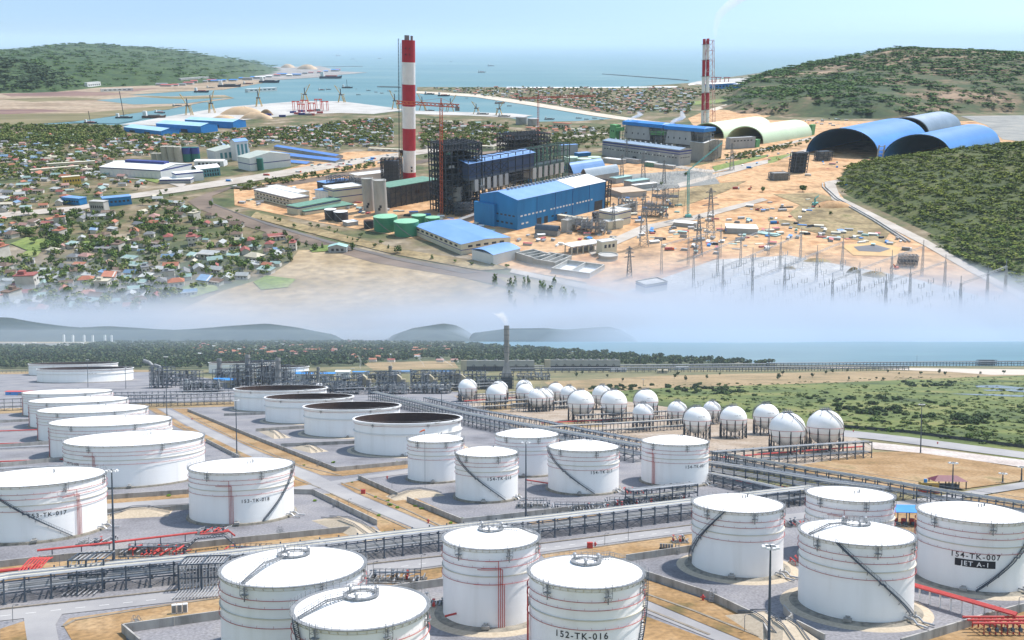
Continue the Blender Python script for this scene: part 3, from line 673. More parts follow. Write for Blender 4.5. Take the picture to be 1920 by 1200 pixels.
rack([(1000, 822), (1065, 818), (1170, 812), (1292, 804)], 'walkway rack with a red main before the front gas spheres', 5, 8, (3.2, 8), npipe=3, railing=False)
rack([(1335, 880), (1440, 871), (1530, 864), (1626, 857)], 'tall open rack in front of the last two gas spheres', 7, 10, (3.5, 9.8), npipe=4)
rack([(960, 772), (1010, 770), (1065, 766)], 'short walkway rack in front of the touching pair of spheres', 5, 8, (3, 7.8), npipe=3)
rack([(-40, 772), (55, 768)], 'piece of pipe rack at the left edge behind the low tanks', 9, 12, (4, 8, 12), npipe=5)
rack([(205, 764), (330, 761), (443, 757)], 'dense three-level pipe rack in front of the yellow cabin', 14, 13, (4, 8.5, 12.5), npipe=7)
rack([(205, 748), (330, 745), (450, 742)], 'pipe rack on the far side of the dense three-level one', 8, 8, (4, 7.5), npipe=5)
rack([(630, 741), (760, 737), (880, 731), (960, 728)], 'long rack in front of the row of heater boxes', 9, 9, (4.5, 8.5), spacing=9, npipe=5)
rack([(860, 752), (950, 746), (1010, 741)], 'rack with red mains left of the spheres', 6, 7, (3, 6.5), npipe=4)
rack([(950, 699), (1150, 698), (1440, 696), (1700, 694)], 'distant long low pipeway along the shore field', 14, 9, (4.5, 8.5), spacing=14, npipe=5, diag=False, th=2.6, pr=(.4, .9))
rack([(1000, 694), (1200, 692), (1450, 689)], 'distant rack behind the long low pipeway', 12, 9, (4, 8.5), spacing=16, npipe=4, diag=False, th=2.6, pr=(.4, .9))
rack([(1440, 690), (1700, 687.5), (1940, 685.5)], 'jetty trestle carrying pipes out over the sea', 12, 11, (6, 10.5), spacing=18, npipe=4, diag=False, name='jetty_trestle', th=2.6, pr=(.4, .9))
rack([(860, 772), (930, 768), (1000, 763)], 'grey rack crossing before the far left spheres', 8, 9, (4, 8.5), npipe=5)
rack([(1080, 795), (1180, 790), (1280, 785)], 'rack between the rows of gas spheres', 6, 8, (3.5, 7.5), npipe=4)
rack([(1180, 948), (1240, 941), (1300, 934)], 'small gantry rack beside the wide bed of silver pipes', 6, 7, (3.4, 6.8), npipe=5)
rack([(1330, 905), (1420, 925), (1500, 945)], 'lower rack beside the domed tank with the roof mast', 7, 5, (2.5, 4.8), npipe=6)
rack([(-40, 700), (60, 698), (150, 697)], 'low rack at the far left beside the open-topped tanks', 6, 5, (4.6,), npipe=4)
# wider corner of the long rack: a cage of bent pipes
def cage(pc, label, w_, d_, h_, n, rz):
    p = G(*pc); t = thing('pipe_cage', label, 'pipe cage', low(p, rz), 'cages of bent pipes')
    g = MB()
    for x in (-w_ / 2, 0, w_ / 2):
        for y in (-d_ / 2, d_ / 2): g.bar((x, y, 0), (x, y, h_), .4)
    for z in (h_ * .5, h_):
        for y in (-d_ / 2, d_ / 2): g.bar((-w_ / 2, y, z), (w_ / 2, y, z), .35)
        for x in (-w_ / 2, 0, w_ / 2): g.bar((x, -d_ / 2, z), (x, d_ / 2, z), .3)
    g.build('steel_frame', mSteel, t)
    for k in range(n):
        x = -w_ / 2 + w_ * (k + .5) / n
        MB().tube([(x, d_ * .9, h_ * .95), (x, -d_ * .35, h_ * .95), (x, -d_ * .5, h_ * .85), (x, -d_ * .5, 1.4), (x, -d_ * .62, .7), (x, -d_ * 1.35, .7)], .2, 6).build('bent_pipe', mPipe, t)
    return t
cage((385, 1100), 'dense cage of bent silver pipes at the corner of the long rack', 13, 9, 8.2, 14, math.radians(8))
cage((172, 1098), 'open frame of pipes rising over the long rack', 10, 8, 9, 7, math.radians(8))
# loose manifolds: valves and bent silver pipes on low sleepers
def manifold(pc, label, w_, d_, n, rz=0.0, red=False):
    p = G(*pc); t = thing('pipe_manifold', label, 'pipe manifold', low(p, rz), 'pipe manifolds between the tanks'); rnd = random.Random(int(pc[0] * 7))
    for k in range(n):
        x = -w_ / 2 + w_ * (k + .5) / n; r = rnd.uniform(.14, .34); z = rnd.choice((.9, .9, 1.7, 2.4)); y0, y1 = -d_ / 2 * rnd.uniform(.6, 1), d_ / 2 * rnd.uniform(.6, 1)
        pts = [(x, y0, .5), (x, y0, z), (x, y1, z), (x, y1, .4)] if rnd.random() < .5 else [(x, y0, z), (x, y1 * .4, z), (x + w_ / n * .7, y1 * .7, z), (x + w_ / n * .7, y1, z)]
        MB().tube(pts, r, 6).build('pipe', mRed if red and rnd.random() < .5 else (mPipe if rnd.random() < .8 else mGalv), t)
    for k in range(max(3, n // 2)):
        x = rnd.uniform(-w_ / 2, w_ / 2); y = rnd.uniform(-d_ / 2, d_ / 2); g = MB(); g.cbox((x, y, .6), (.7, .9, 1.0)); g.cyl(x, y, 1.5, 2.6, .1, 6); g.lathe([(.5, 2.55), (.5, 2.68)], 8, (x, y), True, True)
        g.build('valve', mSteel if rnd.random() < .7 else mRed, t)
    g = MB()
    for k in range(4):
        y = -d_ / 2 + d_ * (k + .5) / 4; g.box(-w_ / 2, y - .2, 0, w_ / 2, y + .2, .5)
    g.build('sleeper', mConc, t)
    if w_ > 14:
        g = MB(); g.cbox((0, 0, 2.8), (w_ * .8, 1.1, .15))
        for k in range(9):
            x = -w_ * .4 + w_ * .8 * k / 8
            for y in (-.5, .5): g.bar((x, y, 0), (x, y, 3.9), .1)
        for y in (-.5, .5): g.bar((-w_ * .4, y, 3.9), (w_ * .4, y, 3.9), .08)
        g.build('gangway', mSteel, t)
    return t
for a in [((180, 1019), 'tangle of valves and pipes at the foot of tank 017', 12, 7, 9), ((400, 1000), 'dark valves and white bent pipes at the foot of tank 018', 12, 6, 9, 0, True), ((290, 1040), 'rows of white pipe loops behind the long rack', 22, 8, 16, 0, True), ((250, 1066), 'silver pipe loops and red lines beside the floodlight mast', 22, 7, 14), ((470, 1040), 'white and red pipes near the corner of the long rack', 18, 7, 11, 0, True),
          ((1000, 950), 'silver pipes to the right of tank 154-TK-015', 15, 9, 12), ((1085, 958), 'wide bed of silver pipes in front of 154-TK-017', 26, 10, 20), ((1180, 948), 'manifold of silver pipes left of the big right-hand tanks', 22, 10, 16), ((1245, 936), 'pipes under the small gantry beside tank 154-TK-021', 18, 9, 12), ((1190, 925), 'white pipes between two slim tanks', 12, 8, 8, 0, True), ((1280, 917), 'dark valves at the foot of tank 154-TK-021', 12, 5, 8),
          ((1505, 1058), 'dark pipe cluster between two of the big right-hand tanks', 8, 6, 7, 0, True), ((1490, 985), 'pipes left of the tank next to the blue canopy', 12, 8, 8, 0, True), ((1715, 1078), 'black valves at the foot of the JET A-1 tank', 8, 5, 6, 0, True), ((1275, 1017), 'grey pipe group on the dry lawn by the wall', 6, 4, 5),
          ((745, 1090), 'manifold with bent ends between the two big front tanks', 18, 7, 12), ((815, 1135), 'dark valve group at the right of the lowest tank', 6, 6, 6), ((900, 850), 'red and silver pipes behind the slim tanks', 18, 9, 10, 0, True), ((250, 905), 'pipe stubs behind tank 017', 6, 4, 4), ((90, 800), 'white pipe run left of the low tanks', 10, 4, 5), ((105, 840), 'pipe stubs at the foot of the low tank row', 8, 4, 5, 0, True)]: manifold(*a)
# single pipelines laid on the ground
def pipeline(pl, z, r, m, label, frame_posts=True):
    P = [G(*p, 0) for p in pl]; o0 = P[0]; t = thing('pipeline', label, 'pipeline', low(o0), 'single pipelines on low supports')
    MB().tube([q - o0 + Vector((0, 0, z)) for q in P], r, 7).build('pipe', m, t)
    g = MB()
    for a, c in zip(P[:-1], P[1:]):
        n = max(1, int((c - a).length / 7))
        for i in range(n): q = a.lerp(c, (i + .5) / n) - o0; g.bar(q, q + Vector((0, 0, z)), .25)
    g.build('support', mConc if z < 2 else mSteel, t)
for pl, z, r, m, lb in [([(-40, 790), (58, 788)], 1, .5, mPipe, 'white pipeline left of the low tanks, farthest'), ([(-40, 812), (70, 808)], 1, .45, mRed, 'red pipeline left of the low tanks, farther'), ([(-40, 836), (90, 832)], 1, .4, mRed, 'red pipeline left of the low tanks, nearer'), ([(-40, 845), (105, 838)], 1, .6, mPipe, 'white pipeline beside the middle dividing wall'), ([(-40, 870), (120, 864)], 1, .4, mRed, 'red pipeline just behind the nearest low tank'), ([(-40, 885), (135, 876)], 1.2, .6, mPipe, 'white pipeline just behind tank 017'),
                        ([(70, 1048), (180, 1036), (370, 1013)], 2.9, .4, mRed, 'red fire main along the top of the long bund wall'), ([(-30, 1082), (60, 1073), (80, 1062)], 1.4, .55, mRed, 'thick red fire main at the left edge'), ([(375, 1012), (430, 1006), (440, 1014)], 2, .35, mRed, 'red pipe bend by the gangway at tank 018'), ([(1015, 798), (1130, 792), (1290, 782)], 2.2, .5, mRed, 'red fire main below the spheres'), ([(1340, 866), (1440, 857), (1620, 843)], 2.2, .5, mRed, 'red fire main in front of the last spheres'), ([(1370, 905), (1470, 918), (1560, 930)], 1.2, .45, mRed, 'red pipe under the rack left of the low-domed tank'),
                        ([(985, 905), (1030, 912), (1100, 920)], 1.5, .35, mRed, 'red pipe between the slim tanks'), ([(870, 757), (930, 753), (1010, 748)], 3, .5, mRed, 'red main left of the touching pair of spheres'), ([(190, 975), (260, 962), (320, 959)], 2, .3, mGalv, 'bent grey pipe over the bund behind the mast'), ([(1600, 1135), (1705, 1110)], 1.2, .35, mPipe, 'grey pipe behind the tank with the long stair'), ([(835, 1178), (905, 1160)], 3.2, .28, mRed, 'red pipe on white posts at the foot of the tall tank')]: pipeline(pl, z, r, m, lb)
# red pipe bridge at the bottom right
P = [G(*p) for p in [(1700, 1120), (1800, 1150), (1905, 1182)]]; o0 = P[0]
t = thing('pipe_bridge', 'broad bright red pipe bundle on white posts at the bottom right', 'pipe bridge', low(o0))
for k in range(5):
    MB().tube([q - o0 + Vector((.4 * k - .8, .5 * k - 1, 4.2)) for q in P], .26, 7).build('red_pipe', mRed, t)
for i in range(10):
    q = P[0].lerp(P[2], (i + .3) / 10) - o0; MB().bar(q, q + Vector((0, 0, 4.0)), .35).build('post', mWhite, t)
t = thing('pipe_manifold', 'red pipework with many valves in the bottom right corner', 'pipe manifold', low(G(1880, 1186)))
for k in range(9):
    MB().tube([(-6 + k * 1.5, -2, .3), (-6 + k * 1.5, -2, 2.5 + .3 * (k % 2)), (-6 + k * 1.5, 3, 2.5 + .3 * (k % 2)), (-6 + k * 1.5, 3, .3)], .22, 6).build('red_pipe', mRed, t)
for k in range(3): MB().tube([(-9, -2 + 2.2 * k, 3.2), (9, -2 + 2.2 * k, 3.2)], .3, 7).build('red_main', mRed, t)
for k in range(6):
    g = MB(); g.cbox((-5 + k * 2, -2.4, 1.2), (.7, .7, .9)); g.cyl(-5 + k * 2, -2.4, 2, 2.9, .1, 6); g.build('valve', mSteel, t)
t = thing('pipe_manifold', 'comb of red pipes climbing over the bund wall at left', 'pipe manifold', low(G(72, 1072)))
for k in range(7): MB().tube([(-4 + k, -5, .4), (-4 + k, -4, 1.2), (-4 + k, 2, 3.4), (-4 + k, 4.5, 3.4)], .26, 6).build('red_pipe', mRed, t)
MB().tube([(-4, -5, .9), (5, -5, .9)], .35, 7).build('red_main', mRed, t)
# ------------------------------------------------------------------ floodlight masts
def mast(x, yb, yt, label, heads=True):
    p = G(x, yb); h = ztop(p, yt); t = thing('floodlight_mast', label, 'floodlight mast', low(p), 'tall floodlight masts')
    g = MB(); g.lathe([(.42, 0), (.36, h * .3), (.28, h * .7), (.18, h)], 10, cap1=True); g.build('pole', mSteel, t, smooth=True)
    g = MB(); g.cbox((0, 0, 0), (1.4, 1.4, .4)); g.build('base_plate', mConc, t)
    g = MB(); g.tube(ringpts(1.3, h - .3, 16)[:-1], .09, 5, closed=True)
    for k in range(4): a = k * math.pi / 2; g.bar((0, 0, h - .2), (1.3 * math.cos(a), 1.3 * math.sin(a), h - .3), .1)
    g.build('head_ring', mGalv, t)
    for k in range(8):
        a = k * math.pi / 4 + .2; g = MB(); g.cbox((1.6 * math.cos(a), 1.6 * math.sin(a), h - .75), (.75, .75, .5)); g.build('floodlight', mWhite, t)
for a in [(214, 1058, 880, 'grey floodlight mast in front of tank 017'), (1441, 1245, 1022, 'floodlight mast rising from the bottom edge'), (986, 972, 828, 'floodlight mast to the right of tank 154-TK-015'), (444, 852, 749, 'floodlight mast at the roadside behind tank 018'), (313, 780, 668, 'floodlight mast beside the start of the diagonal road'), (1726, 850, 757, 'floodlight mast at the edge of the green scrub'), (1785, 947, 866, 'floodlight mast by the red-roofed shelter'),
          (165, 727, 674, 'thin mast in front of the far left open-topped tank'), (236, 729, 688, 'thin mast at the right rim of the far left open-topped tank'), (1130, 822, 762, 'floodlight mast between the two large front spheres'), (1206, 724, 711, 'small mast in the tan field behind the spheres'), (662, 735, 690, 'thin mast by the heater boxes'), (828, 775, 728, 'thin mast behind the nearest open-topped tank'), (970, 656, 636, 'thin mast in the woods on the shore'), (1719, 686, 666, 'thin mast on the jetty'), (1880, 905, 886, 'small lamp mast beside the right-hand road'), (1915, 902, 874, 'thin lamp post at the right edge by the road')]: mast(*a)
# ------------------------------------------------------------------ small yard things
def lamp_post(x, y, i):
    p = G(x, y); t = thing('lamp_post', LB[i], 'lamp post', low(p), 'short lamp posts beside the roads')
    MB().tube([(0, 0, 0), (0, 0, 4.2), (.3, 0, 4.6), (1.1, 0, 4.6)], .09, 5).build('pole', mGalv, t); MB().cbox((1.2, 0, 4.5), (.7, .4, .15)).build('lamp_head', mDark, t)
LB = ['small lamp post at the road fork by the bottom left', 'lamp post on the dry strip behind the red comb', 'lamp post by the bund corner beside tank 018', 'lamp post on the lawn before the domed tank, left', 'lamp post on the lawn before the domed tank, right', 'lamp post beside the road in front of the lowest tanks', 'lamp post beside the road near the tall tank', 'lamp post inside the bund right of tank 018', 'lamp post left of the slim tanks', 'lamp post left of the floodlight mast at the bottom', 'lamp post right of the JET A-1 tank foot', 'lamp post beside the nearest open-topped tank']
for i, (x, y) in enumerate([(24, 1166), (112, 1066), (653, 955), (1134, 1023), (1178, 1014), (700, 1080), (790, 1066), (690, 975), (735, 922), (1396, 1185), (1910, 1150), (760, 862)]): lamp_post(x, y, i)
def hydrant(x, y, label, big=False):
    t = thing('fire_cabinet' if big else 'hydrant', label, 'fire cabinet' if big else 'hydrant', low(G(x, y)), None if big else 'red hydrants')
    if big: MB().box(-1, -.6, 0, 1, .6, 2.2).build('cabinet', mRed, t); MB().box(-.9, -.66, .2, -.05, -.6, 2).build('door', mRed, t); MB().box(.05, -.66, .2, .9, -.6, 2).build('door', mRed, t)
    else:
        MB().lathe([(.45, 0), (.3, .2), (.3, 1.3), (.36, 1.4), (.1, 1.8)], 10, cap1=True).build('barrel', mRed, t); MB().tube([(-.7, 0, 1), (.7, 0, 1)], .18, 6).build('outlet', mRed, t)
hydrant(1106, 1028, 'red fire cabinet at the road edge of the dry lawn', True); hydrant(1757, 925, 'dark red fire cabinet in front of the yellow cabin', True); hydrant(681, 926, 'red fire cabinet beside the diagonal road', True)
for x, y, lb in [(1116, 1025, 'red hydrant right of the fire cabinet'), (1318, 1126, 'red hydrant by the steps over the diagonal bund wall'), (764, 1078, 'red hydrant by the road right of the big domed tank'), (539, 1009, 'red hydrant before the bund wall of tank 018'), (803, 981, 'red hydrant beside the drain left of the tall tank'), (726, 1138 - 240, 'red hydrant near the road bend'), (1758, 833, 'red hydrant on the far right-hand road'), (360, 787, 'red hydrant beside the diagonal road far off'), (725, 1136, 'red hydrant between the front tanks'), (1600, 810, 'red hydrant by the fence')]: hydrant(x, y, lb)
def steps(x, y, rz, label):                # steps over a bund wall
    t = thing('bund_steps', label, 'steps', low(G(x, y), rz), 'steel steps over the bund walls')
    g = MB()
    for k in range(9): z = 2.6 - abs(k - 4) * .55; g.cbox((k * .45 - 1.8, 0, z), (.45, 1.2, .1))
    g.build('treads', mGalv, t)
    for s in (-.6, .6):
        g = MB(); g.bar((-2, s, .4), (-.2, s, 2.6), .1); g.bar((2, s, .4), (.2, s, 2.6), .1); g.bar((-2, s, 1.5), (-.2, s, 3.7), .07); g.bar((2, s, 1.5), (.2, s, 3.7), .07); g.bar((-.2, s, 3.7), (.2, s, 3.7), .07)
        for xx in (-2, -1, 0, 1, 2): z = 2.6 - abs(xx) * 1.1; g.bar((xx, s, z), (xx, s, z + 1.1), .07)
        g.build('handrail', mGalv, t)
for a in [(1337, 1127, 1.0, 'steel steps over the diagonal bund wall at right'), (1270, 1037, 1.5, 'steel steps over the wall by the dry lawn'), (632, 950, .8, 'steel steps over the bund wall right of tank 018'), (525, 1005, 1.3, 'steel steps over the bund wall in front of tank 018'), (1870, 1160, 1.2, 'steel steps over the bund wall below the JET A-1 tank'), (255, 1180, 1.4, 'steel steps over the front bund wall'), (445, 857, .9, 'steel steps at the end of the short far wall'), (600, 874, .8, 'steel steps over the wall before the nearest open-topped tank')]: steps(*a)
def ramp(pl, label):                       # earth ramp with pipe rails over a bund
    P = [G(*p) for p in pl]; o0 = P[0]; d = (P[1] - P[0]); L = d.length; d.normalize(); t = thing('earth_ramp', label, 'ramp', T(o0) @ RZ(math.atan2(d.y, d.x)), 'stone ramps over the bund walls')
    b = MB(); w_ = 3.2
    b.add([(0, -w_ - 3, 0), (L, -w_ - 3, 0), (L, w_ + 3, 0), (0, w_ + 3, 0), (L * .38, -w_ * .6, 2.7), (L * .62, -w_ * .6, 2.7), (L * .62, w_ * .6, 2.7), (L * .38, w_ * .6, 2.7)], [(4, 5, 6, 7), (0, 1, 5, 4), (1, 2, 6, 5), (2, 3, 7, 6), (3, 0, 4, 7)])
    b.build('stone_slope', mSand, t)
    for s in (-w_ * .6, w_ * .6):
        MB().tube([(0, s, .9), (L * .38, s, 3.5), (L * .62, s, 3.5), (L, s, .9)], .13, 5).build('rail', mSteel, t); MB().tube([(0, s, .5), (L * .38, s, 3.0), (L * .62, s, 3.0), (L, s, .5)], .1, 5).build('rail', mSteel, t)
for a in [([(610, 972), (712, 1012)], 'stone ramp with dark rails over the wall beside tank 018'), ([(825, 925), (730, 935)], 'stone ramp with rails left of tank 154-TK-015'), ([(1395, 1150), (1475, 1200)], 'stone ramp with rails beside the floodlight mast at the bottom'), ([(1440, 1165), (1510, 1215)], 'stone ramp with dark curved rails in front of the long-stair tank'), ([(320, 962), (200, 968)], 'pale stone ramp between tanks 017 and 018'), ([(500, 808), (530, 822)], 'small stone ramp in front of the second open-topped tank'), ([(560, 838), (600, 848)], 'small stone ramp in front of the third open-topped tank')]: ramp(*a)
def canopy(x, y, w_, d_, h_, m, label, rz, under=None):
    t = thing('canopy', label, 'canopy', low(G(x, y), rz))
    g = MB(); g.add([(-w_ / 2, -d_ / 2, h_ - .6), (w_ / 2, -d_ / 2, h_ - .6), (w_ / 2, d_ / 2, h_ + .4), (-w_ / 2, d_ / 2, h_ + .4), (-w_ / 2, -d_ / 2, h_ - .8), (w_ / 2, -d_ / 2, h_ - .8), (w_ / 2, d_ / 2, h_ + .2), (-w_ / 2, d_ / 2, h_ + .2)], [(0, 1, 2, 3), (7, 6, 5, 4), (0, 4, 5, 1), (1, 5, 6, 2), (2, 6, 7, 3), (3, 7, 4, 0)])
    g.build('roof', m, t)
    for sx in (-.46, -.15, .15, .46):
        for sy in (-.45, .45): MB().box(sx * w_ - .15, sy * d_ - .15, 0, sx * w_ + .15, sy * d_ + .15, h_ - .7 + (sy + .45) * 1.0).build('post', mSteel, t)
    return t
mBlueRoof = M('blue_roof_sheet', [(.03, .20, .52), (.05, .26, .62)], .45, .2)
canopy(1702, 983, 15, 10, 6.5, mBlueRoof, 'bright blue open canopy over red pumps', -.1)
t = thing('pump_set', 'dark red pumps standing under the blue canopy', 'pump', low(G(1702, 983), -.1))
for k in range(4): MB().cyl(-5 + 3.3 * k, 0, 0, 2.4, .9, 12).build('pump_casing', mRed, t); MB().box(-5.8 + 3.3 * k, -2.4, 0, -4.2 + 3.3 * k, -1, 1.3).build('motor', mSteel, t)
t = thing('shelter', 'open shelter with a wine-red hipped roof by the tan field', 'shelter', low(G(1776, 915), -.1))
b = MB(); w_, d_, h_ = 8, 4.5, 4
b.add([(-w_, -d_, h_), (w_, -d_, h_), (w_, d_, h_), (-w_, d_, h_), (-w_ * .55, 0, h_ + 2.4), (w_ * .55, 0, h_ + 2.4)], [(0, 1, 5, 4), (1, 2, 5), (2, 3, 4, 5), (3, 0, 4), (3, 2, 1, 0)]); b.build('roof', M('wine_roof', [(.10, .012, .03), (.14, .02, .04)], .6, .3), t)
for sx in (-.9, -.3, .3, .9):
    for sy in (-.85, .85): MB().box(sx * w_ - .2, sy * d_ - .2, 0, sx * w_ + .2, sy * d_ + .2, h_).build('post', mDark, t)
MB().box(-w_ * .6, -d_ * .5, 0, w_ * .6, d_ * .5, 2).build('tank_inside', mSteel, t)
t = thing('container_cabin', 'mustard yellow cabin with a red base beside the red-roofed shelter', 'cabin', low(G(1741, 922), -.1))
MB().box(-4, -2, 1.4, 4, 2, 4.6).build('body', M('mustard', [(.30, .20, .04), (.38, .26, .06)], .6, .3), t); MB().box(-4.1, -2.1, 0, 4.1, 2.1, 1.35).build('base', mRed, t); MB().cyl(-1.5, 0, 4.6, 6.2, .8, 12).build('blue_drum', mBlueRoof, t); MB().box(-.6, -2.06, 1.5, .6, -2.0, 3.6).build('door', mDark, t)
t = thing('equipment_cabinet', 'pair of grey-white cabinets standing on the dry lawn', 'cabinet', low(G(337, 1150), .3))
for k in range(3): MB().box(-2 + 1.4 * k, -.6, .2, -.8 + 1.4 * k, .6, 2.6).build('cabinet_body', mWhite, t); MB().box(-1.9 + 1.4 * k, -.65, .4, -.9 + 1.4 * k, -.61, 2.4).build('door', mGalv, t)
t = thing('equipment_cabinet', 'row of small grey meter boxes by the wall on the dry lawn', 'cabinet', low(G(1249, 1030), -.2))
for k in range(5): MB().box(-2.2 + .95 * k, -.4, .6, -1.4 + .95 * k, .4, 2.0).build('cabinet_body', mGalv, t)
MB().box(-2.4, -.1, .0, 2.4, .1, .6).build('stand', mSteel, t)
t = thing('gangway', 'grey gangway bridge over the fire main beside tank 018', 'gangway', low(G(392, 1030), .5))
for s in (-.8, .8): MB().bar((-9, s, .2), (-4, s, 4.4), .3).bar((-4, s, 4.4), (5, s, 4.4), .3).bar((5, s, 4.4), (9, s, .2), .3).build('stringer', mSteel, t)
g = MB()
for k in range(18): x = -9 + k; z = 4.4 if -4 <= x <= 5 else (.2 + (x + 9) * .84 if x < -4 else 4.4 - (x - 5) * 1.05); g.cbox((x, 0, z), (.7, 1.5, .08))
g.build('treads', mGalv, t)
for s in (-.8, .8): MB().bar((-9, s, 1.3), (-4, s, 5.5), .08).bar((-4, s, 5.5), (5, s, 5.5), .08).bar((5, s, 5.5), (9, s, 1.3), .08).build('handrail', mGalv, t)
t = thing('windsock', 'orange windsock on a thin pole beside the slim tank', 'windsock', low(G(797, 915)))
hh_ = ztop(G(797, 915), 806); MB().tube([(0, 0, 0), (0, 0, hh_)], .1, 5).build('pole', mGalv, t); MB().tube([(0, 0, hh_), (-1.4, 0, hh_ - .5), (-2.6, 0, hh_ - 1.2)], [.45, .38, .25], 8).build('sock', M('orange_cloth', [(.7, .14, .05), (.75, .2, .08)], .8, 1), t)
# ------------------------------------------------------------------ two workers by the valves of tank 017
def person(x, y, label, rz=0, top=(.05, .06, .09), legs=(.03, .03, .04), helmet=(.75, .75, .72), frame='L', mat=None):
    m1 = M('worker_clothing', [(.03, .035, .05), (.05, .055, .07)], .9, 4); m2 = M('helmet_shell', [(.72, .72, .7), (.78, .78, .75)], .4, 2); m3 = M('skin', [(.30, .18, .12), (.36, .22, .15)], .6, 6)
    me = bpy.data.meshes.new('person')
    V = [(0, 0, .95), (0, 0, 1.2), (0, 0, 1.42), (0, 0, 1.52), (0, -.01, 1.66), (.2, 0, 1.4), (.27, -.03, 1.12), (.25, -.2, .92), (-.2, 0, 1.4), (-.27, -.02, 1.12), (-.25, -.16, .9), (.1, 0, .88), (.11, -.05, .48), (.11, .03, .08), (.11, -.12, .03), (-.1, 0, .88), (-.12, .05, .48), (-.12, .1, .08), (-.12, -.05, .03)]
    E = [(0, 1), (1, 2), (2, 3), (3, 4), (2, 5), (5, 6), (6, 7), (2, 8), (8, 9), (9, 10), (0, 11), (11, 12), (12, 13), (13, 14), (0, 15), (15, 16), (16, 17), (17, 18)]
    R = [.15, .15, .16, .06, .105, .07, .05, .04, .07, .05, .04, .095, .07, .05, .045, .095, .07, .05, .045]
    me.from_pydata(V, E, []); sk = me.skin_vertices or me.attributes
    o = bpy.data.objects.new('person', me); COL.objects.link(o); o.matrix_basis = mat or low(G(x, y), rz)
    o.modifiers.new('skin', 'SKIN'); o.modifiers.new('sub', 'SUBSURF').levels = 1
    lay = o.data.skin_vertices[0].data if len(o.data.skin_vertices) else None
    if lay is None: return o
    for i, r in enumerate(R): lay[i].radius = (r, r * .8)
    lay[0].use_root = True
    bpy.context.view_layer.update(); dg = bpy.context.evaluated_depsgraph_get()
    nm = bpy.data.meshes.new_from_object(o.evaluated_get(dg)); o.modifiers.clear(); o.data = nm
    nm.materials.clear(); nm.materials.append(m1); nm.materials.append(m3)
    for p in nm.polygons:
        p.use_smooth = True
        if p.center.z > 1.5 or (abs(p.center.x) > .2 and p.center.z < .98 and p.center.y < -.12): p.material_index = 1
    tag(o, label, 'person'); MB().lathe([(.15, 1.71), (.13, 1.76), (.08, 1.82), (.005, 1.84)], 12, (0, -.01), True).build('helmet', m2, o)
    return o
try:
    person(217, 1012, 'worker in dark clothes standing by the valves of tank 017', .4); person(221, 1014, 'worker in dark clothes beside a colleague, nearer the floodlight mast', -.8)
except Exception as ex: print('person', ex)
# ================================================================== PROCESS PLANT, FLARE, COOLING TOWERS
def steel_frame(b, w_, d_, h_, nx, ny, nz, a=.5, rnd=None, brace=.3, x0=0, y0=0):
    rnd = rnd or random.Random(1)
    X = [x0 - w_ / 2 + w_ * i / nx for i in range(nx + 1)]; Y = [y0 - d_ / 2 + d_ * i / ny for i in range(ny + 1)]; Z_ = [h_ * i / nz for i in range(nz + 1)]
    for x in X:
        for y in Y: b.bar((x, y, 0), (x, y, h_), a)
    for z in Z_[1:]:
        for y in Y: b.bar((X[0], y, z), (X[-1], y, z), a * .8)
        for x in X: b.bar((x, Y[0], z), (x, Y[-1], z), a * .8)
    for k in range(nz):
        for y in (Y[0], Y[-1]):
            for i in range(nx):
                if rnd.random() < brace: b.bar((X[i], y, Z_[k]), (X[i + 1], y, Z_[k + 1]), a * .6); b.bar((X[i + 1], y, Z_[k]), (X[i], y, Z_[k + 1]), a * .6)
        for x in (X[0], X[-1]):
            for i in range(ny):
                if rnd.random() < brace: b.bar((x, Y[i], Z_[k]), (x, Y[i + 1], Z_[k + 1]), a * .6)
    return b
mStackM = M('weathered_stack', [(.16, .16, .16), (.24, .24, .24), (.32, .31, .29)], .7, .15, stretch=(1, 1, .3))
mBeige = M('beige_cladding', [(.34, .30, .21), (.42, .37, .27)], .7, .08)
mTeal = M('pale_cladding', [(.38, .40, .40), (.46, .48, .48)], .7, .1)
def process_block(x, y, yt, wpx, label, seed, columns=(), heater=False):
    p = G(x, y); sc_ = p.y / FPX; h_ = ztop(p, yt); w_ = wpx * sc_; d_ = min(w_, 26); rnd = random.Random(seed)
    t = thing('process_unit', label, 'process unit', low(p), 'dense steel process units')
    steel_frame(MB(), w_, d_, h_, max(2, int(w_ / 6)), 2, max(2, int(h_ / 5)), .55, rnd).build('steel_frame', mSteel, t)
    for k in range(max(1, int(h_ / 5) - 1)):
        MB().cbox((0, 0, (k + 1) * h_ / max(2, int(h_ / 5)) - .2), (w_, d_, .2)).build('deck', mDark, t)
    for k in range(int(w_ / 1.1)):
        xx = rnd.uniform(-w_ / 2, w_ / 2); yy = rnd.uniform(-d_ / 2, 0); z = rnd.uniform(0, h_ * .75); r = rnd.uniform(.6, 1.6); L_ = rnd.uniform(2, 7)
        if rnd.random() < .5: MB().cyl(xx, yy, z, z + L_, r, 12).build('vessel', rnd.choice((mPipe, mGalv, mTeal, mDark)), t)
        else: MB().tube([(xx - L_ / 2, yy, z + r), (xx + L_ / 2, yy, z + r)], r * .7, 8).build('vessel', rnd.choice((mPipe, mGalv, mTeal)), t)
    for k in range(int(w_ / 1.5)):
        xx = rnd.uniform(-w_ / 2, w_ / 2); z0 = rnd.uniform(0, h_ * .5); z1 = rnd.uniform(h_ * .5, h_); x2 = xx + rnd.uniform(-6, 6)
        MB().tube([(xx, -d_ / 2 - .5, z0), (xx, -d_ / 2 - .5, z1), (x2, -d_ / 2 - .5, z1), (x2, d_ / 3, z1)], .28, 5).build('pipe', mPipe if rnd.random() < .6 else mGalv, t)
    return t
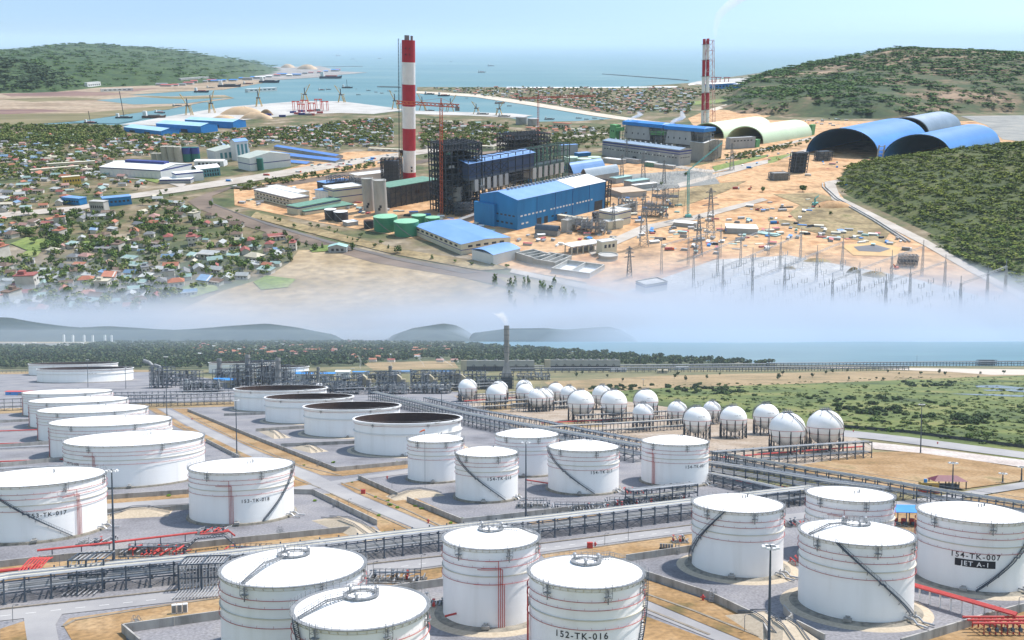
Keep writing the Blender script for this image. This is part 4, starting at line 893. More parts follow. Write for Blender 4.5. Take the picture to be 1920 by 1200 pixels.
for a in [(305, 727, 688, 34, 'steel process unit with two bent flue outlets, farthest left', 1), (345, 722, 695, 60, 'low long cooler bank behind the dense pipe rack', 2), (455, 728, 684, 34, 'process unit around a tall grey column, left of the big columns', 3), (492, 730, 676, 44, 'process unit between two tall weathered stacks', 4), (528, 730, 684, 26, 'process unit right of the tall weathered stacks', 5),
          (570, 733, 712, 50, 'low process unit with small white tank in front', 6), (622, 733, 706, 34, 'process unit left of the first heater box', 7), (660, 733, 701, 34, 'process unit directly left of the beige heater box', 8), (725, 732, 696, 34, 'process unit between first and second heater box', 9), (788, 731, 695, 32, 'process unit between second and third heater box', 10), (845, 731, 694, 34, 'process unit between third and last heater box', 11), (890, 722, 695, 40, 'process unit in front of the cooling tower', 12),
          (590, 716, 697, 40, 'process unit in back of the white shed', 13), (720, 714, 696, 60, 'blue-roofed process unit far behind the heater boxes', 14), (820, 712, 694, 60, 'process unit at the back right of the heater row', 15), (1000, 712, 700, 60, 'low process unit right of the flare stack', 16), (380, 734, 712, 70, 'low process unit behind the dense pipe rack', 17), (545, 738, 716, 60, 'pipe-filled unit in front of the tall stacks', 18), (640, 738, 716, 70, 'pipe-filled unit in front of the first heater box', 19), (730, 738, 718, 70, 'pipe-filled unit in front of the second heater box', 20), (810, 737, 718, 70, 'pipe-filled unit in front of the third heater box', 21), (915, 728, 706, 44, 'process unit left of the flare stack', 22), (520, 722, 692, 60, 'process unit behind the tall grey stacks', 23), (430, 724, 692, 50, 'process unit behind the yellow cabin', 24)]: process_block(*a)
def stack(x, yb, yt, rpx, label, bent=False, m=None):
    p = G(x, yb); h_ = ztop(p, yt); r = rpx * p.y / FPX; t = thing('flue_stack', label, 'stack', low(p), 'grey stacks of the process plant')
    MB().lathe([(r * 1.1, 0), (r, h_ * .6), (r * .95, h_)], 18, cap1=True).build('shaft', m or mStackM, t, smooth=True)
    g = MB()
    for k in range(3): z = h_ * (.4 + .25 * k); g.lathe([(r, z), (r * 1.5, z), (r * 1.5, z + .25), (r, z + .25)], 16)
    g.build('platform', mSteel, t)
    if bent: MB().tube([(0, 0, h_), (0, 0, h_ + r * 1.5), (-r * 1.5, 0, h_ + r * 3), (-r * 4.5, 0, h_ + r * 4)], r * .9, 10).build('bent_outlet', mGalv, t)
    return t
for a in [(412, 724, 672, 4.5, 'tall weathered stack with a pointed top beside the far white tank'), (465, 726, 665, 5, 'tallest weathered stack among the process columns'), (522, 732, 671, 5, 'tall grey stack right of the twin columns'), (286, 722, 690, 3.5, 'stack with a bent silver outlet, left one of two', True), (304, 722, 696, 3, 'stack with a bent silver outlet, right one of two', True), (597, 720, 688, 3, 'dark short stack with a round hood behind the white shed'), (732, 718, 686, 3.5, 'dark short stack with round hood beside the second heater box'), (771, 728, 692, 1.8, 'thin grey stack between the heater boxes'), (446, 727, 682, 3, 'slim column left of the tallest weathered stack'), (492, 729, 673, 2.5, 'slim column between the two tall stacks')]: stack(*a)
def heater(x, label):
    p = G(x, 731); s = p.y / FPX; t = thing('heater_box', label, 'heater box', low(p), 'beige heater boxes in a row')
    h_ = ztop(p, 702); w_ = 24 * s
    b = MB(); b.add([(-w_ / 2, -6, 0), (-w_ * .1, -6, 0), (-w_ * .1, 8, 0), (-w_ / 2, 8, 0), (-w_ / 2, -6, h_), (-w_ * .1, -6, h_), (-w_ * .1, 8, h_), (-w_ / 2, 8, h_)], [(0, 1, 5, 4), (1, 2, 6, 5), (2, 3, 7, 6), (3, 0, 4, 7), (4, 5, 6, 7)]); b.build('furnace', mStackM, t)
    b = MB(); b.add([(-w_ * .1, -5, h_ * .1), (w_ * .2, -5, h_ * .45), (w_ * .2, 7, h_ * .45), (-w_ * .1, 7, h_ * .1), (-w_ * .1, -5, h_), (w_ * .2, -5, h_ * .8), (w_ * .2, 7, h_ * .8), (-w_ * .1, 7, h_)], [(0, 1, 5, 4), (1, 2, 6, 5), (2, 3, 7, 6), (3, 0, 4, 7), (4, 5, 6, 7), (3, 2, 1, 0)]); b.build('duct_hood', mBeige, t)
    MB().box(w_ * .2, -6, 0, w_ * .5, 6, h_ * .62).build('fan_house', mStackM, t); MB().box(w_ * .18, -6.4, h_ * .62, w_ * .52, 6.4, h_ * .7).build('fan_house_roof', mBeige, t)
for x, lb in [(683, 'beige heater box, first from the left in the row'), (748, 'beige heater box, second from the left in the row'), (808, 'beige heater box, third from the left in the row'), (868, 'beige heater box, last one near the piped gas sphere')]: heater(x, lb)
def cooling(xl, xr, yb, yt, n, label):
    a, c = G(xl, yb), G(xr, yb); t = thing('cooling_tower', label, 'cooling tower', low((a + c) / 2, math.atan2(c.y - a.y, c.x - a.x)), 'long cooling towers'); L_ = (c - a).length; h_ = ztop(a, yt)
    MB().box(-L_ / 2, 0, h_ * .45, L_ / 2, 22, h_).build('upper_wall', M('cooling_tower_panel', [(.26, .26, .24), (.33, .33, .31)], .8, .06), t)
    MB().box(-L_ / 2 + L_ * .08, .5, 0, L_ / 2, 21, h_ * .45).build('louvre_bay', mDark, t); MB().box(-L_ / 2, -.5, 0, -L_ / 2 + L_ * .08, 22.5, h_ + .4).build('end_wall', mBeige, t)
    for k in range(n):
        x = -L_ / 2 + L_ * (.12 + .86 * (k + .5) / n)
        MB().lathe([(4.2, h_), (3.6, h_ + 1.6), (4, h_ + 3)], 16, (x, 11)).build('fan_ring', mStackM, t)
        MB().tube([(x - 4, -1, 0), (x - 4, -1, h_ * .55), (x - 2, -1, h_ * .62), (x, -1, h_ * .5), (x, -1, 0)], .7, 6).build('riser', mDark, t)
cooling(864, 1002, 696, 676, 6, 'long grey cooling tower behind the flare stack'); cooling(1021, 1163, 695, 675, 8, 'long grey cooling tower right of the flare, beige end wall')
# flare / incinerator stack
p = G(950, 728); t = thing('flare_stack', 'tall grey stack on a steep hopper-shaped base, smoke at its top', 'flare stack', low(p)); s = p.y / FPX
z1, z2, z3 = ztop(p, 700), ztop(p, 668), ztop(p, 611)
MB().box(-11 * s, -10 * s, 0, 11 * s, 10 * s, z1 * .75).build('boiler_body', mDark, t)
steel_frame(MB(), 26 * s, 22 * s, z1, 3, 2, 5, .6).build('steel_frame', mSteel, t)
MB().lathe([(15 * s, z1 * .75), (13 * s, z1), (4.3 * s, ztop(p, 676)), (4 * s, z2)], 4).xf(RZ(.8)).build('hopper', mStackM, t)
MB().lathe([(4.2 * s, z2 - 14), (4.2 * s, z2), (5 * s, z2 + 2), (5 * s, z3), (4.6 * s, z3)], 24).build('shaft', mStackM, t, smooth=True)
for k in range(5): z = z2 + (z3 - z2) * (k + .6) / 5.2; MB().lathe([(5 * s, z), (5.7 * s, z), (5.7 * s, z + .5), (5 * s, z + .5)], 20).build('platform', mSteel, t)
MB().lathe([(4.9 * s, z3 - 1), (4.7 * s, z3 + .4), (4.2 * s, z3 + .4), (4.2 * s, z3 - 3)], 20).build('stack_mouth', mDark, t)
MB().box(-48 * s, -4 * s, 0, -11 * s, 6 * s, z1 * .55).build('duct_house', mStackM, t)
# low buildings of the plant
def shed(x, y, wpx, hpx, m, roof, label, frame='L', rz=0.0, d_=14, cat='shed', lett=None, gable=True):
    if frame == 'L': p = G(x, y); w_ = wpx * p.y / FPX; h_ = ztop(p, y - hpx); mt = low(p, rz)
    t = thing('plant_building', label, cat, mt); he = h_ * (.78 if gable else .95)
    MB().box(-w_ / 2, 0, 0, w_ / 2, d_, he).build('wall', m, t)
    b = MB(); o = w_ * .03 + .3
    if gable: b.add([(-w_ / 2 - o, -.5, he), (w_ / 2 + o, -.5, he), (w_ / 2 + o, d_ / 2, h_), (-w_ / 2 - o, d_ / 2, h_), (w_ / 2 + o, d_ + .5, he), (-w_ / 2 - o, d_ + .5, he)], [(0, 1, 2, 3), (3, 2, 4, 5), (1, 4, 2), (0, 3, 5), (5, 4, 1, 0)])
    else: b.box(-w_ / 2 - o, -.5, he, w_ / 2 + o, d_ + .5, h_)
    b.build('roof', roof, t)
    MB().box(-w_ * .1, -.06, 0, w_ * .1, .02, he * .6).build('door', mGalv, t)
    for k in (-.35, .3): MB().box(w_ * k - .8, -.05, he * .45, w_ * k + .8, .02, he * .7).build('window', mDark, t)
    if lett:
        cu = bpy.data.curves.new('t', 'FONT'); cu.body = lett; cu.size = he * .28; cu.align_x = 'CENTER'; o_ = bpy.data.objects.new('t', cu); COL.objects.link(o_); bpy.context.view_layer.update()
        me = bpy.data.meshes.new_from_object(o_.evaluated_get(bpy.context.evaluated_depsgraph_get())); bpy.data.objects.remove(o_); me.materials.clear(); me.materials.append(mInk)
        o_ = bpy.data.objects.new('lettering', me); COL.objects.link(o_); o_.parent = t; o_.matrix_basis = T((w_ * .2, -.12, he * .45)) @ Matrix.Rotation(math.pi / 2, 4, 'X')
    return t
shed(422, 727, 44, 18, mBeige, mBlueRoof, 'beige cabin with a blue hipped roof beside the pipe rack', lett='SS-6-001'); shed(40, 741, 60, 8, mBlueRoof, mRed, 'low blue and red shed at the far left edge'); shed(46 + 60, 742, 40, 6, mRedDull, mGalv, 'low red shed left of the low tank row', gable=False)
mWhiteSheet = M('white_sheet', [(.6, .62, .63), (.7, .71, .71)], .6, .1)
for a in [(569, 712, 30, 14, mTeal, mBlueRoof, 'pale shed with a blue roof behind the columns'), (612, 711, 28, 13, mBeige, mBlueRoof, 'beige shed with a bright blue roof'), (642, 708, 26, 14, mWhiteSheet, mWhiteSheet, 'white shed beside the blue roof'), (580, 714, 14, 12, mWhiteSheet, mGalv, 'small white building right of the stacks'), (676, 703, 30, 7, mTeal, mBlueRoof, 'long blue-roofed shed farther back'), (755, 700, 50, 5, mTeal, mBlueRoof, 'longest blue-roofed shed far behind the heater boxes'), (830, 700, 44, 5, mTeal, mBlueRoof, 'blue-roofed shed left of the cooling tower'),
          (1243, 700, 18, 7, mBeige, mBeige, 'small beige building on the pipeway'), (1280, 693, 22, 6, mWhiteSheet, mGalv, 'white building on the shore pipeway'), (1160, 697, 30, 6, mWhiteSheet, mGalv, 'long white building right of the cooling tower')]: shed(*a)
t = thing('storage_tank', 'small white tank in front of the process plant', 'storage tank', low(G(598, 729))); r_ = 12 * G(598, 729).y / FPX; MB().lathe([(r_, 0), (r_, ztop(G(598, 729), 720)), (r_ * .6, ztop(G(598, 729), 719)), (.01, ztop(G(598, 729), 718.6))], 28).build('shell', mShell, t, smooth=True); MB().lathe([(r_ + .1, 4), (r_ + .3, 4), (r_ + .3, 4.3)], 28).build('stiffener_ring', mGalv, t)
p = G(1850, 685); t = thing('jetty_platform', 'dark blocky loading platform standing on the jetty', 'platform', low(p)); s = p.y / FPX
steel_frame(MB(), 30 * s, 16, ztop(p, 675), 6, 2, 3, 1.4).build('steel_frame', mSteel, t); MB().cbox((0, 0, ztop(p, 681)), (30 * s, 15, 1)).build('deck', mDark, t); MB().cbox((2, 0, ztop(p, 679)), (20 * s, 10, 6)).build('equipment', mDark, t)
# ================================================================== PLANTS
def leafcloud(n, lobes, size, seed, squash=.8):
    """a crown: n leaf clumps as small quads scattered through several lobes (c, r)"""
    r = np.random.RandomState(seed); V = []
    wts = np.array([q[3] ** 2 for q in lobes]); wts /= wts.sum(); idx = r.choice(len(lobes), n, p=wts)
    d = r.normal(size=(n, 3)); d /= np.linalg.norm(d, axis=1)[:, None]; rad = r.uniform(.55, 1.0, n) ** .6
    L = np.array(lobes)[idx]; c = L[:, :3] + d * (L[:, 3] * rad)[:, None] * np.array([1, 1, squash])
    nrm = d + r.normal(size=(n, 3)) * .55 + np.array([0, 0, .35]); nrm /= np.linalg.norm(nrm, axis=1)[:, None]
    a = np.cross(nrm, r.normal(size=(n, 3))); a /= np.linalg.norm(a, axis=1)[:, None]; b_ = np.cross(nrm, a)
    s = size * r.uniform(.6, 1.3, n)[:, None]
    q = np.stack([c - a * s - b_ * s * .7, c + a * s * .9 - b_ * s * .6, c + a * s + b_ * s * .8, c - a * s * .7 + b_ * s], 1)
    return q.reshape(-1, 3)
def mesh_quads(name, V, mat):
    n = len(V) // 4; me = bpy.data.meshes.new(name)
    me.vertices.add(n * 4); me.vertices.foreach_set('co', V.astype(np.float32).ravel())
    me.loops.add(n * 4); me.loops.foreach_set('vertex_index', np.arange(n * 4, dtype=np.int32))
    me.polygons.add(n); me.polygons.foreach_set('loop_start', np.arange(0, n * 4, 4, dtype=np.int32)); me.polygons.foreach_set('loop_total', np.full(n, 4, dtype=np.int32))
    me.materials.append(mat); me.update(); me.validate(); return me
def tree_lobes(kind, seed):
    r = np.random.RandomState(seed)
    if kind == 'round': return [(r.uniform(-.3, .3), r.uniform(-.3, .3), r.uniform(.45, .85), r.uniform(.2, .32)) for _ in range(7)]
    if kind == 'tall': return [(r.uniform(-.12, .12), r.uniform(-.12, .12), z, .2 * (1.15 - z) + .05) for z in np.linspace(.25, .97, 8)]
    if kind == 'bush': return [(r.uniform(-.6, .6), r.uniform(-.6, .6), r.uniform(.2, .6), r.uniform(.3, .5)) for _ in range(8)]
def tree_protos(kind, nleaf, size, nvar, tag_):
    out = []
    for i in range(nvar):
        cr = mesh_quads('crown', leafcloud(nleaf, tree_lobes(kind, 100 * i + len(kind)), size, i + 5), mLeaf)
        g = MB()
        if kind != 'bush':
            g.tube([(0, 0, 0), (.01, .01, .3), (0, 0, .6)], [.035, .025, .012], 5)
            for k in range(3): a = 2.1 * k; g.tube([(0, 0, .3), (.18 * math.cos(a), .18 * math.sin(a), .55)], [.016, .006], 4)
        else:
            for k in range(4): a = 1.6 * k; g.tube([(0, 0, 0), (.4 * math.cos(a), .4 * math.sin(a), .5)], [.05, .02], 4)
        out.append((cr, g.mesh('trunk', mTrunk)))
    return out
PR = {'round': tree_protos('round', 170, .075, 5, 'r'), 'tall': tree_protos('tall', 150, .06, 4, 't'), 'bush': tree_protos('bush', 200, .15, 4, 'b')}
def plant(name, label, cat, group, mat, kind, rnd, col):
    cr, tr = rnd.choice(PR[kind]); t = thing(name, label, cat, mat, group)
    for nm, me in (('crown', cr), ('trunk', tr)):
        o = bpy.data.objects.new(nm, me); COL.objects.link(o); o.parent = t
        if nm == 'crown': o.color = (*col, 1)
    return t
def mass(name, places, kind, nleaf, size, mat, world=None, label=None, col=(1, 1, 1), lod=3):
    """places: rows x, y, z, radius-scale, height-scale, turn"""
    P = np.array(places); vs = []
    base = [leafcloud(nleaf, tree_lobes(kind, 77 + i), size, 40 + i) for i in range(lod)]
    for i in range(lod):
        Q = P[i::lod]
        if not len(Q): continue
        c, s = np.cos(Q[:, 5])[:, None], np.sin(Q[:, 5])[:, None]; B = base[i]
        x = (B[None, :, 0] * c - B[None, :, 1] * s) * Q[:, 3, None] + Q[:, 0, None]; y = (B[None, :, 0] * s + B[None, :, 1] * c) * Q[:, 3, None] + Q[:, 1, None]; z = B[None, :, 2] * Q[:, 4, None] + Q[:, 2, None]
        vs.append(np.stack([x, y, z], 2).reshape(-1, 3))
    o = bpy.data.objects.new(name, mesh_quads(name, np.concatenate(vs), mat)); COL.objects.link(o)
    if world is not None: o.matrix_basis = world
    o.color = (*col, 1)
    return tag(o, label, kind='stuff')
# the wood between the tank farm and the hills
rn = random.Random(3); pl_ = []
wood = [(-160, 648), (160, 648), (200, 640), (420, 639.6), (640, 640), (860, 643), (960, 652), (1100, 663), (1300, 677), (1456, 684), (1450, 686), (1250, 686), (1020, 686), (860, 684), (700, 686), (560, 690), (380, 692), (250, 692), (-160, 692)]
P_ = [G(*q) for q in wood]; Wp = [(q.x, q.y) for q in P_]
cl_ = [[(900 - 220, 680), (850, 676), (860, 690), (700, 694)], [(-160, 640), (150, 642), (160, 648), (90, 650), (-160, 650)]]
def drop(n, ylo, yhi, xlo, xhi, poly, holes=(), ex=1.6):
    k = 0
    while k < n:
        # uniform over the ground, drawn in rows so that nearer rows are not starved
        y = ylo + (yhi - ylo) * rn.random() ** ex; x = rn.uniform(xlo, xhi); k += 1
        if inpoly(x, y, poly) and not any(inpoly(x, y, h_) for h_ in holes): yield x, y
for x, y in drop(9000, 639.6, 692, -170, 1470, wood, cl_, 1.3):
    p = G(x, y); hgt = rn.uniform(9, 17) * (1 + (692 - y) * .012); rr = hgt * rn.uniform(.8, 1.3) * (1.5 if y < 665 else 1); pl_.append((p.x, p.y, -.3, rr, hgt, rn.uniform(0, 6.3)))
mWood = M('woodland_leaves', [(.014, .036, .016), (.030, .060, .022), (.058, .092, .030), (.085, .105, .045)], .85, .012, island=.45, spec=.15, detail=4)
mass('woodland', pl_, 'round', 38, .13, mWood, label='dark green wood stretching from the tank farm to the sea')
sheet('forest_floor', [wood], -.12, M('forest_floor_soil', [(.02, .035, .012), (.05, .065, .02), (.12, .11, .05)], .95, .01))
sheet('clearing', cl_ + [[(300, 650), (420, 648), (430, 654), (330, 656)], [(440, 664), (520, 662), (520, 668), (450, 669)], [(30, 655), (160, 653), (150, 659), (40, 660)]], -.05, mTan)
# houses in the wood
mTile = M('roof_tiles', [(.75, .75, .75), (1.0, 1.0, 1.0)], .8, .4, objcol=1.0)
mWallH = M('house_wall', [(.42, .40, .36), (.56, .54, .5)], .85, .3)
def house_mesh(kind):
    b = MB(); w_ = MB(); ex = MB()
    if kind == 'gable':
        w_.add([(-5, -3, 0), (5, -3, 0), (5, 3, 0), (-5, 3, 0), (-5, -3, 3.4), (5, -3, 3.4), (5, 3, 3.4), (-5, 3, 3.4), (-5, 0, 5), (5, 0, 5)], [(0, 1, 5, 4), (1, 2, 6, 9, 5), (2, 3, 7, 6), (3, 0, 4, 8, 7)])
        b.add([(-5.6, -3.7, 3.1), (5.6, -3.7, 3.1), (5.6, 0, 5.2), (-5.6, 0, 5.2), (5.6, 3.7, 3.1), (-5.6, 3.7, 3.1)], [(0, 1, 2, 3), (3, 2, 4, 5)])
    elif kind == 'shed':
        w_.box(-5.5, -2.6, 0, 5.5, 2.6, 2.9); b.add([(-6, -3.2, 2.7), (6, -3.2, 2.7), (6, 3.2, 3.7), (-6, 3.2, 3.7), (-6, -3.2, 2.6), (6, -3.2, 2.6), (6, 3.2, 3.6), (-6, 3.2, 3.6)], [(0, 1, 2, 3), (7, 6, 5, 4), (0, 4, 5, 1), (2, 6, 7, 3)])
    elif kind == 'block':
        w_.box(-3, -4.5, 0, 3, 4.5, 7.5); b.box(-3.3, -4.9, 7.5, 3.3, 4.9, 7.9); b.box(-1.5, 0, 7.9, 1.5, 3, 9.6)
    else:
        w_.box(-4.5, -3.5, 0, 4.5, 3.5, 3.6); b.add([(-5.1, -4.1, 3.4), (5.1, -4.1, 3.4), (5.1, 4.1, 3.4), (-5.1, 4.1, 3.4), (-2, 0, 5.4), (2, 0, 5.4)], [(0, 1, 5, 4), (1, 2, 5), (2, 3, 4, 5), (3, 0, 4), (3, 2, 1, 0)])
    ex.box(-.6, -(4.56 if kind == 'block' else 3.56 if kind == 'hip' else 3.06 if kind == 'gable' else 2.66), 0, .6, -2.5, 2.1)
    wi = MB(); yy = -(4.55 if kind == 'block' else 3.55 if kind == 'hip' else 3.05 if kind == 'gable' else 2.65)
    wi.box(-.7, yy, 1.1, .7, yy + .3, 2.3)
    return w_.mesh('wall', mWallH), b.mesh('roof', mTile), ex.mesh('door', mDark), wi.mesh('window', mDark)
HM = {k: house_mesh(k) for k in ('gable', 'shed', 'block', 'hip')}
ROOFC = {'orange tiled': (.38, .15, .09), 'red': (.30, .09, .075), 'pale pink': (.40, .23, .20), 'turquoise': (.25, .36, .34), 'pale grey': (.38, .40, .40), 'grey': (.19, .20, .21), 'blue': (.15, .25, .38), 'brown': (.17, .115, .085), 'cream': (.50, .46, .36)}
def house(kind, colname, label, cat, group, mat, sx=1, detail=True, frame=None):
    t = thing('village_house', label, cat, mat, group)
    names = ('wall', 'roof', 'door', 'window')
    for nm, me in zip(names, HM[kind]):
        if nm in ('door', 'window') and not detail: continue
        reps = [(0, 0, 0)] if nm != 'window' else [(-2.6 if kind != 'block' else -1.6, 0, 0), (2.6 if kind != 'block' else 1.6, 0, 0)] + ([(-1.6, 0, 3.4), (1.6, 0, 3.4)] if kind == 'block' else [])
        for off in reps:
            o = bpy.data.objects.new(nm, me); COL.objects.link(o); o.parent = t; o.location = off
            if nm == 'roof': o.color = (*ROOFC[colname], 1)
    return t
rn = random.Random(12); k = 0
hp = []
while k < 90:
    x, y = rn.choice([(rn.uniform(480, 660), rn.uniform(648, 676)), (rn.uniform(330, 700), rn.uniform(642, 662)), (rn.uniform(640, 860), rn.uniform(652, 682)), (rn.uniform(360, 480), rn.uniform(652, 672)), (rn.uniform(560, 800), rn.uniform(658, 684))])
    if all(abs(x - a) > 4 or abs(y - c) > 1.2 for a, c in hp): hp.append((x, y)); k += 1
for i, (x, y) in enumerate(hp):
    c_ = rn.choice(['orange tiled', 'orange tiled', 'orange tiled', 'red', 'pale pink', 'pale grey']); p = G(x, y)
    lb = f'small {c_} house among the trees of the wood by the tank farm'
    house(rn.choice(['gable', 'hip']), c_, lb, 'house', f'{c_} houses among the trees of the shore wood', low((p.x, p.y, 6 if y < 668 else 3), rn.uniform(-.5, .5)) @ Matrix.Scale(1.7 + (690 - y) * .02, 4), detail=False)
for i, x in enumerate((120, 137, 158, 174, 197, 209)):     # pale towers on the horizon
    p = G(x, 641); h_ = ztop(p, 629 if i else 628); t = thing('apartment_tower', 'pale hazy tower block on the left horizon', 'tower', low(p), 'pale tower blocks on the left horizon')
    MB().box(-9, -9, 0, 9, 9, h_).build('wall', mWhiteSheet, t); MB().box(-6, -6, h_, 6, 6, h_ + 6).build('roof_house', mWhiteSheet, t)
for i, (x0, x1, y) in enumerate([(0, 60, 646.5), (60, 110, 647.5), (112, 150, 646.5), (20, 44, 650), (90, 120, 652)]):
    a, c = G(x0, y), G(x1, y); t = thing('warehouse', f'long pale warehouse in the hazy flat land at the far left, {["first", "second", "third", "small front", "lone front"][i]} one', 'warehouse', low((a + c) / 2)); L_ = (c - a).length
    MB().box(-L_ / 2, 0, 0, L_ / 2, 60, 12).build('wall', mWhiteSheet, t); MB().box(-L_ / 2 - 2, -2, 12, L_ / 2 + 2, 62, 17).build('roof', mWhiteSheet, t)
# shrubs and trees of the green scrub on the right
rn = random.Random(21); n = 0; SG = []
thick = [[(1465, 745), (1560, 742), (1690, 742), (1750, 752), (1740, 768), (1640, 775), (1560, 770), (1500, 756)], [(1560, 764), (1700, 766), (1760, 785), (1700, 796), (1600, 788)], [(1690, 716), (1790, 714), (1800, 724), (1700, 726)], [(1215, 722), (1320, 720), (1400, 728), (1390, 740), (1260, 738)], [(1780, 780), (1850, 778), (1850, 796), (1790, 796)], [(1100, 726), (1200, 722), (1210, 730), (1110, 734)]]
wide = [(1100, 724), (1450, 718), (1700, 706), (1940, 704), (1940, 846), (1700, 812), (1580, 803), (1290, 758), (1110, 738)]
lbs = {0: 'dark shrub in the dense thicket of the green scrub', 1: 'single green bush scattered on the open scrub field', 2: 'small tree standing alone in the tan field', 3: 'yellow-green tuft beside the roads and bund walls'}
pts_ = []
while n < 150:
    T_ = rn.choice(thick); x = rn.uniform(min(q[0] for q in T_), max(q[0] for q in T_)); y = rn.uniform(min(q[1] for q in T_), max(q[1] for q in T_))
    if inpoly(x, y, T_): pts_.append((x, y, 0)); n += 1
n = 0
while n < 110:
    x, y = rn.uniform(1100, 1940), rn.uniform(704, 840)
    if inpoly(x, y, wide): pts_.append((x, y, 1)); n += 1
for n in range(30): pts_.append((rn.uniform(1060, 1900), rn.uniform(697, 716), 2))
for x, y, kd in pts_:
    p = G(x, y); s = rn.uniform(3.5, 6.5) if kd == 0 else rn.uniform(1.5, 4.5) if kd == 1 else rn.uniform(4, 8)
    kk = 'bush' if kd < 2 else 'round'; f = rn.uniform(.75, 1.3)
    plant('shrub' if kd < 2 else 'tree', lbs[kd], 'shrub' if kd < 2 else 'tree', ['shrubs of the dense thicket', 'bushes scattered on the open scrub', 'small trees of the tan field'][kd], low((p.x, p.y, -.2), rn.uniform(0, 6)) @ Matrix.Diagonal((s, s, s * (.85 if kd < 2 else 1.3), 1)), kk, rn, (.42 * f, .5 * f, .48 * f) if kd != 1 else (.75 * f, .8 * f, .65 * f))
for x, y in [(731, 948), (745, 953), (700, 1000), (727, 940), (710, 968), (778, 950), (797, 952), (845, 982), (865, 975), (1082, 785 + 80), (755, 1003), (720, 1002), (590, 940), (263, 930), (316, 931), (790, 955), (704, 933), (660, 905), (925, 975), (1010, 975), (570, 873), (625, 868), (745, 866), (757, 866)]:
    p = G(x, y); s = rn.uniform(.7, 1.3)
    plant('shrub', lbs[3], 'shrub', 'tufts beside roads and walls', low((p.x, p.y, 0)) @ Matrix.Scale(s, 4), 'bush', rn, (1.7, 1.9, .9))
# low ground cover in the scrub
cov = []
while len(cov) < 1500:
    x, y = rn.uniform(1080, 1960), rn.uniform(706, 850)
    if inpoly(x, y, wide): p = G(x, y); s = rn.uniform(.8, 2.6); cov.append((p.x, p.y, -.3, s * 1.5, s * .7, rn.uniform(0, 6.3)))
mass('undergrowth', cov, 'bush', 16, .28, M('undergrowth_leaves', [(.030, .058, .014), (.065, .10, .022), (.12, .145, .04)], .9, .02, island=.4, spec=.15), label='low green undergrowth of the scrub field')
# ================================================================== SETTING: the slope with the port and the power plants
def us(name, polys, z, mat, label=None, kind='structure'): return sheet(name, polys, z, mat, 'U', kind, label=label)
mSea2 = M('bay_water', [(.085, .185, .205), (.11, .215, .23), (.16, .25, .25)], .4, .0009, stretch=(1, 3, 1), spec=.12, detail=9)
b = MB(); b.sheet([(-60000, 600), (60000, 600), (90000, 90000), (-90000, 90000)], -.6)
tag(b.build('bay', mSea2, mat=MUP), kind='structure')
mTown = M('village_ground', [(.035, .055, .015), (.075, .09, .03), (.17, .13, .07), (.30, .25, .18)], .95, .012, fine=.08)
us('land', [
    [(-700, 236), (0, 236), (150, 231), (232, 236), (300, 234), (420, 227), (560, 214), (640, 211), (700, 211), (765, 209), (900, 216), (960, 222), (1010, 228), (1080, 227), (1130, 224), (1200, 219), (1300, 213), (1440, 190), (1900, 190), (2700, 190), (3000, 640), (-1100, 640)],
    [(782, 163), (960, 163.5), (1180, 163), (1300, 155), (1420, 137), (1480, 136), (1700, 140), (1440, 195), (1300, 215), (1200, 220), (1120, 218), (1060, 208), (1000, 198), (900, 181), (782, 171)]], 0, mTown)
mFlat = M('dredged_flats', [(.17, .12, .075), (.28, .21, .14), (.36, .28, .20), (.16, .14, .075)], .95, .006, stretch=(.4, 1.6, 1), fine=.05)
us('tidal_flat', [[(-700, 175), (0, 172), (120, 165), (300, 160), (410, 152), (500, 146), (520, 150), (480, 158), (420, 168), (330, 172), (240, 178), (320, 181), (420, 178), (440, 184), (380, 192), (320, 204), (230, 214), (150, 226), (0, 236), (-700, 240)]], .1, mFlat)
us('olive_flat', [[(-60, 222), (0, 214), (160, 212), (290, 200), (330, 199), (318, 205), (230, 215), (150, 227), (0, 237), (-60, 239)], [(240, 179), (330, 182), (430, 181), (438, 184), (330, 186)], [(0, 186), (120, 182), (200, 186), (60, 191)]], .2, M('olive_flat_soil', [(.10, .09, .04), (.16, .14, .065), (.22, .18, .10)], .95, .01, stretch=(.4, 1.6, 1)))
us('dark_flat', [[(0, 176), (140, 171), (250, 176), (160, 180), (20, 181)], [(-40, 206), (80, 205), (125, 208), (20, 214), (-40, 214)], [(190, 168), (300, 165), (250, 172)]], .25, M('dark_flat_soil', [(.12, .07, .065), (.20, .12, .10), (.26, .18, .13)], .95, .01, stretch=(.4, 1.6, 1)))
us('channel', [[(180, 188), (260, 182), (350, 187), (430, 183), (350, 194), (250, 196)], [(128, 230), (200, 220), (300, 206), (310, 210), (260, 225), (220, 232)]], .5, mSea2)
mSandS = M('construction_sand', [(.27, .13, .052), (.42, .23, .105), (.52, .33, .175), (.39, .235, .115), (.22, .13, .06)], .95, .018, detail=9, fine=.12)
us('bare_sand', [[(438, 352), (560, 333), (640, 326), (760, 338), (830, 332), (1060, 335), (1140, 305), (1300, 312), (1420, 290), (1520, 288), (1660, 300), (1600, 325), (1560, 345), (1600, 395), (1700, 440), (1800, 500), (1960, 590), (1960, 640), (1100, 640), (1100, 530), (960, 505), (800, 452), (600, 418), (440, 385)],
                 [(1330, 255), (1440, 225), (1700, 228), (1960, 226), (1960, 275), (1870, 278), (1560, 300), (1420, 292), (1340, 300)],
                 [(1290, 222), (1330, 205), (1460, 212), (1400, 232), (1300, 236)], [(650, 285), (760, 282), (760, 330), (690, 318), (560, 330), (520, 322)]], .3, mSandS)
mQuay = M('quay_concrete', [(.32, .31, .29), (.42, .41, .385), (.48, .465, .44)], .9, .01)
